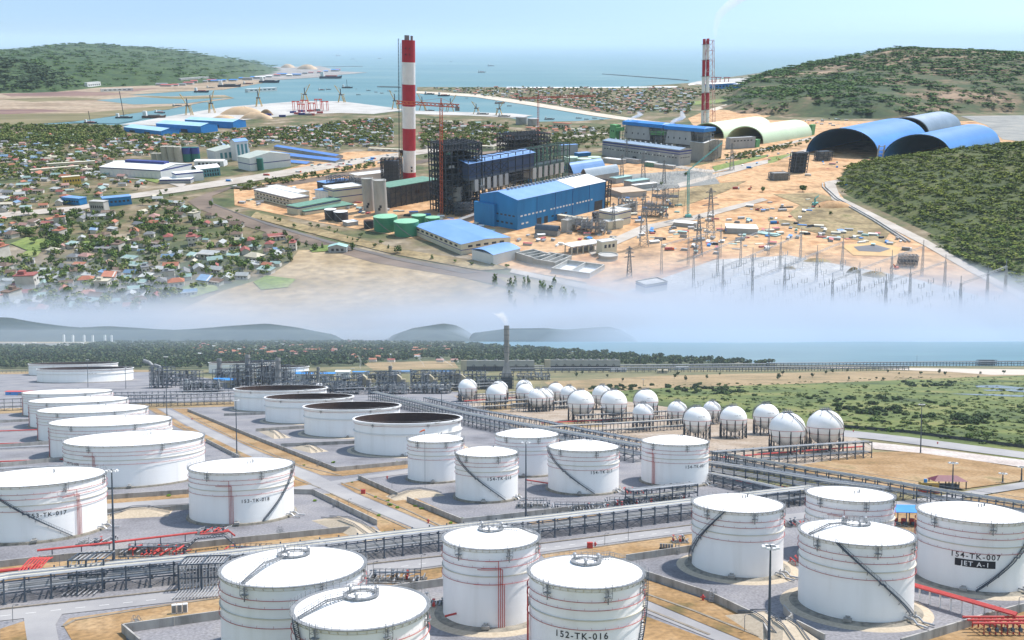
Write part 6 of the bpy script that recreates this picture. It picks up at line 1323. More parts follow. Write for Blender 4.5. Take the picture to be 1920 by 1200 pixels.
def boiler2(P, Q, A, yt, cap, label):
    p, L, a = place(P, Q); W = A; h = uh(p, yt); t = thing('boiler_house', label, 'boiler house', upl(p, a), 'clad grey boiler houses with blue caps'); rnd = random.Random(int(P[0]))
    MB().add([(L * .04, -1, h * .45), (L * .72, -1, h * .45), (L * .72, W * .6, h * .45), (L * .04, W * .6, h * .45), (L * .08, -1, h * .86), (L * .68, -1, h * .86), (L * .68, W * .6, h * .86), (L * .08, W * .6, h * .86)], [(0, 1, 5, 4), (1, 2, 6, 5), (2, 3, 7, 6), (3, 0, 4, 7), (4, 5, 6, 7), (3, 2, 1, 0)]).build('bunker_cladding', mGreyW, t)
    for k in range(4): MB().lathe([(.6, h * .25), (4.5, h * .45)], 4, (L * (.13 + .17 * k), W * .2)).xf(Matrix.Identity(4)).build('hopper', mGalv, t)
    for k in range(4): MB().box(L * (.1 + .15 * k), -1.15, h * .60, L * (.1 + .15 * k) + 2.2, -.9, h * .66).build('window', mGlass, t)
    MB().box(L * .3, W * .25, 0, L * .95, W, h * .9).build('boiler_body', mGreyW, t)
    steel_frame(MB(), L, W, h * .9, 7, 3, 9, .8, rnd, .2, L / 2, W / 2).build('steel_frame', mGalv, t)
    for k in range(1, 8): MB().box(L * .7, -.5, h * .9 * k / 9 - .3, L + .5, W, h * .9 * k / 9).build('deck', mSteel, t)
    c0 = h * .87; c1 = h * 1.0; w_ = MB(); w_.add([(-L * .0, -3, c0), (L * 1.02, -3, c0), (L * 1.02, W + 3, c0), (0, W + 3, c0), (-L * .0, -3, c1 * .98), (L * 1.02, -3, c1 * .98), (L * 1.02, W + 3, c1 * .98), (0, W + 3, c1 * .98), (L * .04, W * .3, c1 * 1.03), (L * .98, W * .3, c1 * 1.03)], [(0, 1, 5, 4), (1, 2, 6, 5), (2, 3, 7, 6), (3, 0, 4, 7), (4, 5, 9, 8), (5, 6, 9), (6, 7, 8, 9), (7, 4, 8), (3, 2, 1, 0)]); w_.build('blue_cap', mBlueD, t)
    return t
boiler2((1166, 283), (1238, 292), 34, 226, None, 'grey boiler house with bright blue cap, left one beside the green tower'); boiler2((1243, 294), (1315, 302), 34, 234, None, 'grey boiler house with bright blue cap, right one by the twin-flue chimney')
t, L, W, h = ub('slim green transfer tower left of the grey boiler houses', (1141.5, 281), (1152.5, 283), 12, 234, M('green_cladding', [(.10, .30, .12), (.14, .38, .16)], .6, .1), M('green_roof', [(.2, .48, .2), (.24, .54, .24)], .6, .1), 'flat', 'transfer_tower', 'tower', wins=[('f', .2, .8, 2, .75, .8, mGlass), ('f', .2, .8, 2, .45, .5, mGlass)])
for (xa, ya, xb, yb, zt, lb) in [(1153, 283, 1168, 284, 243, 'short green conveyor bridge from the green tower'), (1209, 288, 1245, 292, 249, 'green conveyor bridge between the two grey boiler houses')]:
    a, c = U(xa, ya), U(xb, yb); z = uh(a, zt); t = thing('conveyor_bridge', lb, 'conveyor', upl(a), 'green conveyor bridges'); d = c - a
    MB().bar((0, 0, z), (d.x, d.y, z + 2), 5, 6).build('gallery', MATS['green_cladding'], t); MB().bar((0, 0, z + 3.3), (d.x, d.y, z + 5.3), 5.6, .7).build('gallery_roof', MATS['green_roof'], t); MB().bar((d.x * .5, d.y * .5, 0), (d.x * .5, d.y * .5, z - 2), 1.6).build('trestle', mGalv, t)
ub('beige stepped filter house right of the boiler houses', (1318, 303), (1352, 297), 30, 268, M('filter_cladding', [(.30, .28, .25), (.38, .36, .32)], .7, .08), mWhR, 'gable_y', rise=.05)
ub('grey block with pale top in front of the green vault opening', (1368, 280), (1415, 277), 14, 260, mGreyW, mGreyW, 'flat', wins=[('f', .1, .9, 6, .7, .8, mGlass)]); ub('small green block beside the green vault', (1417, 277), (1424, 276), 8, 263, MATS['green_cladding'], MATS['green_roof']); ub('green end block of the green vault', (1521, 254), (1527, 253), 8, 235, MATS['green_cladding'], MATS['green_roof'])
for k, (P, Q, A, yt, m, r, lb) in enumerate([((1130, 305), (1165, 309), 14, 297, mGreyW, mWhR, 'low annex at the left foot of the grey turbine hall'), ((1207, 312), (1225, 314), 12, 304, mGreenR, mWhR, 'green annex with tan roof at the foot of the grey hall'), ((1226, 314), (1262, 318), 8, 308, mGreyW, mWhR, 'low grey annex at the right foot of the grey hall'), ((1168, 304), (1196, 308), 8, 297, mGreyW, mGreyW, 'grey annex in the middle of the grey hall foot')]): ub(lb, P, Q, A, yt, m, r)
# ---- vaults
def vault(P, Q, ex, yt, m, label, ribs=True, back=True, name='vault_shed', th=1.6):
    p, q = U(*P), U(*Q); f = U(Q[0] + ex[0], Q[1] + ex[1]); E = f - q; d = q - p; h = uh((p + q) / 2, yt); n = 22; o0 = p
    t = thing(name, label, 'vault shed', upl(p), 'huge barrel-vaulted storage sheds')
    def prof(s, k): a = math.pi * s; w_ = .5 - (.5 - k / d.length) * math.cos(a); return d * w_ + Vector((0, 0, (h - k) * math.sin(a) ** .9 - 1))
    b = MB(); V = [prof(i / n, kk) + E * u for u in (0, 1) for kk in (0, th) for i in range(n + 1)]; N_ = n + 1; fs = []
    for i in range(n): fs += [(i, 2 * N_ + i, 2 * N_ + i + 1, i + 1), (N_ + i, N_ + i + 1, 3 * N_ + i + 1, 3 * N_ + i), (i, i + 1, N_ + i + 1, N_ + i), (2 * N_ + i, 3 * N_ + i, 3 * N_ + i + 1, 2 * N_ + i + 1)]
    b.add(V, fs); b.build('vault', m, t, smooth=True)
    if ribs:
        for j in range(26):                # translucent strips over the crown
            u = .06 + .9 * j / 26; g = MB(); pts = [prof(.50 + .26 * i / 6, -.25) + E * u for i in range(7)]
            g.add([q_ + E * du for q_ in pts for du in (0, .008)], [(2 * i, 2 * i + 1, 2 * i + 3, 2 * i + 2) for i in range(6)]); g.build('roof_strip', mBlueR, t)
    if back: b = MB(); b.add([prof(i / n, th) + E * .985 for i in range(n + 1)], [tuple(range(n + 1))]); b.build('end_wall', mDark, t)  # dark wall added at the far end to keep the inside dark
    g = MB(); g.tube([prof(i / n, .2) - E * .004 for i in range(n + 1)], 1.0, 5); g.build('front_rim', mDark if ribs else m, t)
    g = MB()
    for i in range(0, n + 1, 2):
        for u in np.linspace(.05, .95, 8): pass
    return t
mVB = M('blue_vault_sheet', [(.035, .20, .55), (.06, .25, .62)], .34, .02)
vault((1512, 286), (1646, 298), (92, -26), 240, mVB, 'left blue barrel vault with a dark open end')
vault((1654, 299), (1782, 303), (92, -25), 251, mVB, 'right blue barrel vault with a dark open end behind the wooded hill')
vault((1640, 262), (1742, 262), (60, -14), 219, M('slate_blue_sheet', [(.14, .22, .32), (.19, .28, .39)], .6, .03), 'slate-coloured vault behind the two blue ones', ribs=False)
vault((1362, 266), (1432, 270), (90, -15), 236, mPaleG, 'pale green barrel vault with a dark round mouth, nearer one', ribs=False); vault((1294, 256), (1358, 260), (90, -15), 230, mPaleG, 'pale green barrel vault mostly hidden behind the nearer one', ribs=False)
t = thing('gate_pier', 'pale concrete pier between the mouths of the two blue vaults', 'pier', upl(U(1649, 300))); hp_ = UH(1649, 300, 272)
for sx in (-5, 5): MB().box(sx - 1, -1, -1, sx + 1, 1, hp_).build('column', mConc2, t)
for k in range(4): MB().box(-4, -.8, hp_ * (k + .7) / 4 - 1, 4, .8, hp_ * (k + .7) / 4).build('cross_beam', mConc2, t)
# ---- cylinders: silos and tanks of the slope
def utank(x, yb, yt, rpx, m, label, name='storage_tank', cat='tank', group=None, dome=.08, rings=0, rm=None, windows=False, stairs=True, open_=False):
    p = U(x, yb); r = (U(x + rpx, yb) - p).x; h_ = uh(p, yt); t = thing(name, label, cat, upl(p), group)
    MB().lathe([(r, -2), (r, h_)], 36, cap1=open_).build('shell', m, t, smooth=True)
    if open_: MB().lathe([(r + .3, h_ - 1), (r + .3, h_ + .8), (r - .4, h_ + .8), (r - .4, h_ - 1)], 36).build('rim', m, t)
    else: MB().lathe([(r + .2, h_), (r * .6, h_ + r * dome * .7), (.01, h_ + r * dome)], 36).build('roof', rm or m, t, smooth=True)
    for k in range(rings): z = h_ * (k + 1) / (rings + 1); MB().lathe([(r, z - .25), (r + .45, z - .2), (r + .45, z + .2), (r, z + .25)], 36).build('ring', mGalv if rm is None else m, t)
    if windows:
        for k in range(2): MB().cbox((-r * .1 + r * .2 * k, -r * .99, h_ * (.12 + .08 * k)), (r * .35, .8, h_ * .08)).build('opening', mDark, t)
    if stairs:
        g = MB(); g.tube([((r + .7) * math.cos(a), (r + .7) * math.sin(a), h_ * (1 - k / 14)) for k, a in enumerate(np.linspace(-2.4, -1.0, 15))], .4, 4); g.build('stair', mGalv, t)
    return t
S1 = 'grey concrete silos'; utank(692.5, 395, 335, 10.5, mConc2, 'tall raw concrete silo, left of the pair', 'silo', 'silo', S1, windows=True, stairs=False, open_=True); utank(715, 400, 338, 12, mConc2, 'tall raw concrete silo, right of the pair', 'silo', 'silo', S1, windows=True, stairs=False, open_=True)
GT = 'dark green tanks'; mGT2 = M('light_green_roof', [(.20, .45, .28), (.25, .52, .33)], .5, .2)
for a in [(724, 432, 405, 22, 'largest green tank with ring stiffeners', 6), (763, 440, 414, 23, 'smooth green tank nearest the blue-roofed building', 0), (786, 424, 403, 13.5, 'smaller green tank behind the smooth one', 0), (812, 427, 407, 13.5, 'smaller green tank nearest the orange crane', 0)]: utank(*a[:4], mTankG, a[4], group=GT, rings=a[5], rm=mGT2)
mBlk = M('black_tank', [(.03, .03, .04), (.07, .07, .08)], .6, .2)
for a in [(621, 412, 392, 11, 'dark ringed tank with a pale roof, left one', mWhR), (640, 414, 396, 13, 'dark ringed tank with a pale roof, right one', mWhR), (692, 428, 413, 9, 'dark ringed tank half hidden by the large green one', mRust), (1120, 414, 398, 10, 'black tank in front of the yellow-capped one', mBlk)]: utank(*a[:4], mBlk, a[4], group='dark ringed tanks', rings=5, rm=a[5])
utank(1138, 416, 401, 10, M('violet_blue_tank', [(.05, .05, .28), (.07, .07, .36)], .5, .2), 'violet-blue tank with a green top', rm=mGT2)
mYel = M('yellow_paint', [(.50, .34, .05), (.58, .42, .08)], .5, .2)
utank(1134, 384, 378, 9, mYel, 'yellow round tank top at the end of the blue hall', stairs=False); utank(1156, 400, 394, 9, mYel, 'yellow tank top beside the cream cube', stairs=False)
for a in [(1069, 318, 294, 14, 'mint tank partly behind the other two'), (1095, 320, 297, 13, 'mint tank in front'), (1114, 316, 294, 12.5, 'mint tank at the right')]: utank(*a[:4], mMint, a[4], group='mint green tanks')
for a in [(978, 233, 219, 11, 'white tank by the inner harbour, left one'), (1000, 235, 222, 10.5, 'white tank by the inner harbour, right one')]: utank(*a[:4], mGreyW, a[4], group='white harbour tanks')
mSilo = M('silo_beige', [(.36, .34, .28), (.44, .42, .36)], .7, .1)
for x, yb, yt, r, m, lb in [(313, 302, 274, 8, mSilo, 'beige silo, first of the tall row'), (325, 303, 274, 8, mSilo, 'beige silo, second of the tall row'), (337, 304, 275, 7, mSilo, 'beige silo, third of the tall row'), (291, 300, 287, 6, mSilo, 'short beige silo at the left end'), (302, 301, 287, 6, mSilo, 'short beige silo beside the tall row')]: utank(x, yb, yt, r, m, lb, 'silo', 'silo', 'silos of the feed mill', stairs=False)
mSB = M('navy_green_silo', [(.02, .12, .10), (.02, .15, .12)], .5, .02)
for x, yb, lb in [(352, 303, 'navy and green silo nearest the beige row'), (368, 302, 'navy and green silo, outermost one')]:
    t = utank(x, yb, 276, 8, mSB, lb, 'silo', 'silo', 'silos of the feed mill', stairs=False); p = U(x, yb); r = (U(x + 8, yb) - p).x; h_ = uh(p, 276); MB().lathe([(r + .15, h_ * .55), (r + .15, h_ + .1)], 30).build('navy_upper_half', mNavy, t, smooth=True)
utank(476, 318, 295, 6, mSB, 'navy and green silo of the factory, left', 'silo', 'silo', 'silos of the feed mill', stairs=False); utank(489, 319, 297, 6, mSB, 'navy and green silo of the factory, right', 'silo', 'silo', 'silos of the feed mill', stairs=False)
# ---- coal mill house with green roof
t, L, W, h = ub('dark half-open building with a ragged green roof below the chimney', (733, 390), (826, 372), 34, 352, M('dark_netting', [(.05, .06, .07), (.10, .10, .10), (.15, .13, .11)], .9, .15), mGreenR, 'slab', wins=[('f', .45, .6, 1, .45, .65, mRust), ('f', .75, .9, 1, .45, .65, mRust)])
steel_frame(MB(), L + 4, W + 4, h * .98, 10, 3, 4, .7, random.Random(8), .3, L / 2, W / 2).build('steel_frame', mDark, t)
# ---- other plant buildings
B_ = dict(bands=[(.86, .92, mNavy), (.45, .50, mNavy)])
t, L, W, h = ub('beige building with a big blue roof and blue stripes', (865, 478), (957, 464), (793, 438), 458, mCreamW, mBlueR, 'gable_y', rise=.03, bands=[(.40, .46, mNavy)], wins=[('f', .1, .9, 5, .6, .8, mGlass), ('l', .05, .95, 9, .6, .8, mGlass)])
ub('beige two-storey office with blue stripes, long one at the left', (478, 372), (548, 390), 26, 356, mCreamW, mWhR, 'flat', bands=[(.9, .97, mNavy), (.45, .5, mNavy)], wins=[('f', .05, .95, 10, .2, .35, mGlass), ('f', .05, .95, 10, .62, .78, mGlass)]); ub('beige office block behind the long one', (500, 362), (560, 375), 18, 350, mCreamW, mWhR, 'flat', wins=[('f', .1, .9, 8, .5, .7, mGlass)])
ub('beige building with blue stripes left of the concrete silos', (627, 385), (682, 378), 30, 355, mCreamW, mWhR, 'flat', **B_); ub('beige block with vertical white fins beside it', (592, 378), (627, 383), 24, 356, mWhiteW, mBlueR, 'slab', wins=[('f', .1, .95, 5, 0.1, .8, mWhR)]); ub('dark open hall with a light blue roof behind the fins', (612, 365), (660, 358), 22, 344, mDark, mBlueR, 'slab')
ub('low cream hall with a dark green roof frame', (552, 398), (572, 404), 70, 391, mCreamW, mGreenR, 'slab', bands=[(.8, .95, mNavy)]); ub('cream low hall with the green-netted roof', (560, 404), (640, 388), 22, 389, mCreamW, mGreenR, 'slab', bands=[(.8, .93, mNavy)])
ub('white flat building behind the concrete silos', (672, 345), (748, 336), 26, 330, mWhiteW, mWhR, 'flat'); ub('small white canopy in front of the ringed tanks', (652, 425), (672, 422), 12, 418, mGreyW, mWhR, 'slab')
ub('cream cube on two levels by the transformer bay', (1150, 428), (1182, 420), 22, 400, mCreamW, mWhR, 'flat', **B_); ub('lower cream cube beside the transformer bay', (1140, 432), (1168, 428), 10, 417, mCreamW, mWhR, 'flat')
ub('beige hall with a rust-tan flat roof in the substation', (1165, 372), (1212, 368), 40, 362, mGreyW, M('tan_roof', [(.42, .33, .24), (.48, .39, .29)], .8, .1), 'slab'); ub('long arched light blue shed behind the blue hall', (1075, 338), (1135, 328), 24, 326, mGreyW, mBlueR, 'arc', rise=.2); ub('pale shed with an arched roof farther right', (1100, 346), (1160, 336), 14, 332, mGreyW, M('grey_blue_sheet', [(.3, .37, .44), (.36, .43, .5)], .6, .1), 'arc', rise=.15)
for P, Q, A, yt, m, r, lb in [((1048, 292), (1083, 290), 10, 273, mGreyW, mBlueR, 'blue-trimmed grey block left of the grey turbine hall'), ((1085, 294), (1108, 292), 14, 288, mBlueW, mBlueR, 'low light blue shed beside the mint tanks'), ((1184, 352), (1218, 347), 16, 341, mGreyW, M('turquoise_sheet', [(.25, .42, .40), (.32, .5, .47)], .6, .1), 'shed with a turquoise roof by the substation'), ((1155, 345), (1185, 340), 14, 335, mGreyW, M('turquoise_sheet', [(.2, .2, .2)]), 'grey shed with pale turquoise roof'), ((1190, 357), (1232, 352), 8, 348, mGreyW, mWhR, 'white low shed next to the turquoise roof'), ((1000, 345), (1022, 340), 10, 330, mBlueW, mBlueR, 'small blue block behind the hall'), ((950, 305), (975, 303), 14, 292, mGreyW, mBlueR, 'blue-grey block between the boiler houses')]: ub(lb, P, Q, A, yt, m, r, 'slab')
# white canopy building and water basins
t = thing('canopy', 'white flat canopy on columns beside the water basins', 'canopy', upl(*[(place((1072, 478), (1124, 470)))[0], (place((1072, 478), (1124, 470)))[2]])); L = place((1072, 478), (1124, 470))[1]; h = UH(1072, 478, 463)
MB().box(-2, -2, h, L + 2, 14, h + .9).build('roof', mWhR, t)
for k in range(6):
    for y in (0, 12): MB().box(L * k / 5 - .5, y - .5, -1, L * k / 5 + .5, y + .5, h).build('column', mCream, t)
MB().box(L * .1, 4, 0, L * .9, 11, h * .5).build('machinery', mGalv, t)
ub('small cream tower with a white cap beside the canopy', (1128, 480), (1156, 476), 10, 455, mCreamW, mWhR, 'flat', wins=[('f', .1, .9, 3, .55, .8, mGlass)])
def basin(P, Q, A, label, h=3.5, n=2):
    p, L, a = place(P, Q); t = thing('water_basin', label, 'basin', upl(p, a), 'open concrete basins'); W = A
    MB().box(0, 0, -.5, L, W, .5).build('floor', mWhR, t)
    for x0, y0, x1, y1 in [(-.6, -.6, L + .6, .6), (-.6, W - .6, L + .6, W + .6), (-.6, .6, .6, W - .6), (L - .6, .6, L + .6, W - .6)]: MB().box(x0, y0, 0, x1, y1, h).build('basin_wall', mConc2, t)
    for k in range(1, n): MB().box(L * k / n - .5, .6, 0, L * k / n + .5, W - .6, h).build('divider', mConc2, t)
basin((1035, 512), (1105, 522), 34, 'large open white basin in front of the canopy', 5, 2); basin((1000, 498), (1040, 505), 30, 'long narrow basins left of the large one', 7, 3); basin((968, 488), (1000, 498), 22, 'pair of concrete tanks with pale tops', 8, 3)
utank(1140, 486, 478, 18, mConc2, 'round concrete clarifier tank beside the canopy', open_=True, stairs=False)
ub('white-and-blue low hall in front of the beige blue-roofed one', (925, 498), (975, 485), 30, 478, mWhiteW, mBlueR, 'arc', rise=.08); ub('white flat block beside the low hall', (912, 492), (930, 496), 22, 478, mWhiteW, mWhR, 'flat')
ub('pale control building with navy trim in the new switchyard', (1210, 552), (1250, 545), 14, 536, mGreyW, mGreyW, 'flat', bands=[(.75, .88, mNavy)]); ub('white flat canopy roof over the material yard', (1362, 438), (1420, 440), 22, 428, mGreyW, mWhR, 'slab'); ub('low white-roofed store on the sand', (1262, 424), (1305, 428), 12, 416, mGreyW, mWhR, 'gable_x', rise=.1); ub('dusty white flat roof behind the store', (1415, 438), (1455, 445), 10, 436, mGreyW, M('turquoise_sheet', [(.2, .2, .2)]), 'slab')
ub('pale wall panel block by the transformer bay', (1063, 437), (1078, 432), 8, 415, mConc2, mConc2, 'flat'); ub('cream gallery roof running from the blue hall to the transformers', (1036, 412), (1098, 422), 6, 402, mGreyW, mCreamW, 'slab'); ub('pale concrete panel by the yellow tanks', (1165, 405), (1195, 396), 5, 388, mConc2, mConc2, 'flat')
ub('long dark stack of pipes with a grey cover near the hall corner', (1003, 440), (1045, 444), 9, 430, mGalv, mSteel, 'arc', rise=.2); ub('dark conveyor gallery left of the hall corner', (858, 424), (912, 405), 6, 415, mGalv, mStackM, 'slab')
t, L, W, h = ub('dark square steel tower on the sand left of the blue vaults', (1490, 325), (1510, 324), 14, 288, mDark, mDark, 'flat'); steel_frame(MB(), L + 3, W + 3, h, 3, 3, 6, .9, random.Random(1), .4, L / 2, W / 2).build('steel_frame', mSteel, t)
t, L, W, h = ub('small steel skeleton in front of the left blue vault', (1536, 302), (1557, 301), 12, 285, mGalv, mSteel, 'flat'); steel_frame(MB(), L + 3, W + 3, h, 3, 3, 4, .9, random.Random(1), .4, L / 2, W / 2).build('steel_frame', mSteel, t)
t, L, W, h = ub('grey concrete skeleton building left of the dark steel tower', (1450, 339), (1478, 338), 14, 326, mGalv, mStackM, 'flat'); steel_frame(MB(), L + 2, W + 2, h, 4, 2, 3, .9, random.Random(1), .3, L / 2, W / 2).build('steel_frame', mGalv, t)
# warehouses and factory at the left
for P, Q, A, yt, lb in [((233, 246), (303, 254), 45, 238, 'blue warehouse with a light roof, nearest of three'), ((294, 244), (378, 250), 50, 231, 'blue warehouse with a light roof, middle of three'), ((348, 236), (438, 241), 45, 224, 'blue warehouse with a light roof, farthest of three')]:
    t, L, W, h = ub(lb, P, Q, A, yt, mBlueD, M('pale_blue_roof', [(.30, .50, .66), (.36, .57, .72)], .5, .05), 'gable_x', 'warehouse', 'warehouse', 'blue port warehouses', rise=.10, doors=[('f', .15, .3, .45), ('f', .55, .7, .45)])
t, L, W, h = ub('large white factory hall with navy trim and a roof monitor', (303, 336), (362, 323), (236, 320), 319, mWhiteW, mWhR, 'gable_y', 'factory_hall', 'factory hall', rise=.06, bands=[(.86, 1.0, mNavy)], wins=[('l', .02, .98, 14, .1, .55, mWhR)])
MB().box(L * .42, W * .15, h + L * .05, L * .58, W * .8, h + L * .1).build('roof_monitor', mNavy, t)
ub('white annex with navy trim in front of the factory hall', (332, 343), (383, 338), 20, 326, mWhiteW, mWhR, 'slab', bands=[(.85, 1, mNavy)]); ub('white open canopy at the foot of the factory hall', (300, 345), (358, 344), 22, 337, mGreyW, mWhR, 'slab', bands=[(.7, .95, mNavy)]); ub('teal glass office with a curved white roof', (372, 334), (414, 329), 20, 318, M('teal_glass', [(.06, .20, .24), (.10, .27, .31)], .3, .1), mWhR, 'arc', rise=.12, wins=[('f', .05, .95, 8, .1, .4, mGlass), ('f', .05, .95, 8, .55, .8, mGlass)])
ub('grey roofed low hall between silos and factory', (365, 312), (420, 312), 20, 302, mWhiteW, mWhR, 'gable_x', rise=.08, wins=[('f', .1, .9, 6, .3, .7, mGlass)]); ub('white factory block with a green-grey roof', (406, 302), (470, 296), 40, 284, mWhiteW, M('sage_roof', [(.34, .38, .34), (.42, .46, .41)], .7, .1), 'gable_y', rise=.08, wins=[('f', .1, .6, 4, .2, .8, M('teal_glass', [(.1, .1, .1)]))]); ub('white factory hall right of the tall mill tower', (470, 321), (546, 312), 40, 297, mWhiteW, M('sage_roof', [(.1, .1, .1)]), 'gable_y', rise=.08, bands=[(.5, .56, mNavy)])
t, L, W, h = ub('white mill tower with pointed gables and dark strips', (445, 302), (469, 299), 16, 266, mWhiteW, mBlueR, 'gable_x', 'mill_tower', 'mill tower', rise=.25, wins=[('f', .05, .95, 3, .1, .85, M('teal_glass', [(.1, .1, .1)]))])
for P, Q, A, yt, lb in [((514, 279), (630, 298), 16, 274, 'long dark-blue roofed shed, farther one'), ((500, 291), (630, 306), 22, 287, 'long blue roofed shed, nearer one'), ((480, 300), (575, 309), 18, 298, 'long blue roofed shed nearest the white factory')]: ub(lb, P, Q, A, yt, mGreyW, M('mid_blue_roof', [(.08, .19, .48), (.12, .25, .56)], .5, .05), 'gable_x', 'long_shed', 'shed', 'long blue-roofed sheds', rise=.12)
for P, Q, A, yt, m, r, lb in [((118, 399 - 17), (150, 385), 12, 370, mBlueW, mBlueR, 'blue house-sized block with pale blue roof in the village'), ((196, 388), (248, 383), 16, 373, mBlueW, mBlueR, 'blue two-part workshop with light roof by the village road'), ((170, 398), (197, 399), 10, 378, mConc2, mConc2, 'raw concrete building shell in the village'), ((120, 348), (153, 345), 10, 333, mYel, mCreamW, 'yellow school building with a flat roof'), ((90, 318), (180, 312), 8, 308, mCreamW, mCreamW, 'long cream-roofed market hall'), ((60, 328), (150, 320), 8, 319, mCreamW, M('cream_roof', [(.55, .50, .38), (.62, .57, .45)], .8, .1), 'long cream-roofed market hall, nearer'), ((1036, 240), (1068, 242), 10, 230, mCreamW, M('red_roof', [(.40, .10, .06), (.48, .15, .09)], .8, .1), 'cream palace-like house with red roofs by the harbour'), ((985, 243), (1025, 245), 8, 239, mCreamW, M('red_roof', [(.4, .1, .1)]), 'long red-roofed row near the harbour'), ((865, 277), (925, 280), 8, 272, mCreamW, mCreamW, 'white terrace of houses behind the boiler house'), ((690, 283), (760, 286), 8, 278, mWhiteW, mCreamW, 'white walled compound behind the chimney'), ((1338, 168), (1380, 165), 60, 158, mBlueD, mWhR, 'blue coal shed with a white roof at the far port'), ((1380, 166), (1416, 163), 60, 158, mBlueD, mWhR, 'second blue coal shed at the far port'), ((545, 215), (612, 222), 6, 217, mTankG, mTankG, 'long green wall of the container yard'), ((465, 173), (520, 170), 20, 167, mWhiteW, mWhR, 'white sheds of the shipyard, long one'), ((165, 165), (190, 163), 15, 155, mWhiteW, mWhR, 'white block at the foot of the wooded hill'), ((190, 172), (250, 170), 12, 167, mWhiteW, mWhR, 'long white roof on the flats below the hill'), ((340, 156), (395, 152), 15, 147, mGreyW, mWhR, 'grey shipyard hall at the tip of the hill')]: ub(lb, P, Q, A, yt, m, r, 'slab', wins=[('f', .05, .95, 6, .4, .65, mGlass)])
for P, Q, yt in [((610, 470), (645, 474), 458)]:
    ub('lone grey house with pale roofs beside the canal', (616, 474), (650, 474), 9, 463, M('grey_house', [(.3, .31, .33), (.38, .39, .4)], .8, .1), M('turquoise_sheet', [(.1, .1, .1)]), 'gable_y', 'village_house', 'house', rise=.12, wins=[('f', .1, .9, 3, .3, .7, mGlass)])
# ------------------------------------------------------------------ harbour
mGold = M('gold_crane_paint', [(.48, .32, .10), (.56, .39, .15)], .6, .1)
def harbour_crane(x, yb, yt, dx, label, m=mGold):
    p = U(x, yb); s = 200 / (yb - 75); h_ = uh(p, yt); hb = h_ * .42; t = thing('harbour_crane', label, 'harbour crane', upl(p), 'gold harbour cranes on the quay'); w_ = 6 * s
    for sx in (-1, 1):
        for sy in (-1, 1): MB().bar((sx * w_, sy * w_ * .6, 0), (sx * w_ * .35, sy * w_ * .3, hb), 1.1 * s).build('leg', m, t)
    MB().cbox((0, 0, hb), (w_ * 1.3, w_ * .8, 2 * s)).build('machine_house', mDark if x < 500 else mSteel, t); MB().bar((0, 0, hb), (0, 0, h_ * .8), 1.6 * s).build('tower', mSteel, t)
    MB().bar((0, 0, hb + s), (dx * s, 0, h_), 1.3 * s).build('jib', m, t); MB().bar((0, 0, h_ * .8), (dx * s * .9, 0, h_ * .95), .5 * s).build('tie_rod', m, t); MB().bar((0, 0, hb + s), (-dx * s * .7, 0, hb + 2 * s), 1.4 * s).build('counterweight_arm', m, t)
    MB().bar((-dx * .8 * s, 0, 0), (-dx * .5 * s, 0, hb), 1.2 * s).build('rear_leg', m, t)
for i, a in enumerate([(354, 216, 176, -12), (398, 212, 170, 9), (486, 200, 163, 6), (573, 192, 158, 12), (640, 192, 160, -11), (741, 205, 169, -10), (792, 207, 175, -9), (845, 209, 178, 12), (893, 214, 190, -9), (936, 216, 190, 9)]): harbour_crane(*a, ['gold harbour crane on the quay, first from the left by the channel', 'gold harbour crane beside the woodchip heaps', 'gold harbour crane right of the woodchip heaps', 'gold harbour crane behind the red gantries', 'gold harbour crane right of the red gantries', 'gold harbour crane just left of the big chimney', 'gold harbour crane just right of the big chimney', 'gold harbour crane behind the orange tower crane jib', 'gold harbour crane on the dark coal berth', 'last gold harbour crane on the dark coal berth'][i])
for i, (x, yb) in enumerate([(556, 208), (572, 206), (586, 211), (598, 204), (610, 208), (566, 213)]):
    p = U(x, yb); s = 200 / (yb - 75); h_ = uh(p, yb - 17); t = thing('yard_gantry', ['red yard gantry at the left end of the container yard', 'red yard gantry, second from the left', 'red yard gantry in front of the others', 'red yard gantry with the highest beam', 'red yard gantry at the right end', 'low red yard gantry nearest the green wall'][i], 'gantry', upl(p), 'red container gantries')
    for sx in (-5, 5):
        for sy in (-7, 7): MB().bar((sx * s, sy * s, 0), (sx * s, sy * s, h_), 1.0 * s).build('leg', mRedC, t)
    for sx in (-5, 5): MB().bar((sx * s, -9 * s, h_), (sx * s, 9 * s, h_), 1.2 * s).build('girder', mRedC, t)
    MB().bar((-8 * s, 0, h_ + s), (8 * s, 0, h_ + s), 1.6 * s).build('trolley', mRedC, t)
rn = random.Random(5)
for i in range(14):
    x, yb = rn.uniform(500, 606), rn.uniform(213, 222); p = U(x, yb - (x - 500) * .06); t = thing('container_stack', ['navy', 'dark red', 'grey'][i % 3] + ' container stack behind the green wall of the container yard', 'containers', upl(p, .1), 'container stacks of the yard')
    for k in range(2): MB().box(-9, -3, 3 * k, 9, 3, 3 * k + 2.9).build('container', [mNavy, mRedDull, mGalv][i % 3], t)
mPile = M('woodchip', [(.46, .32, .19), (.56, .42, .28)], .95, .03)
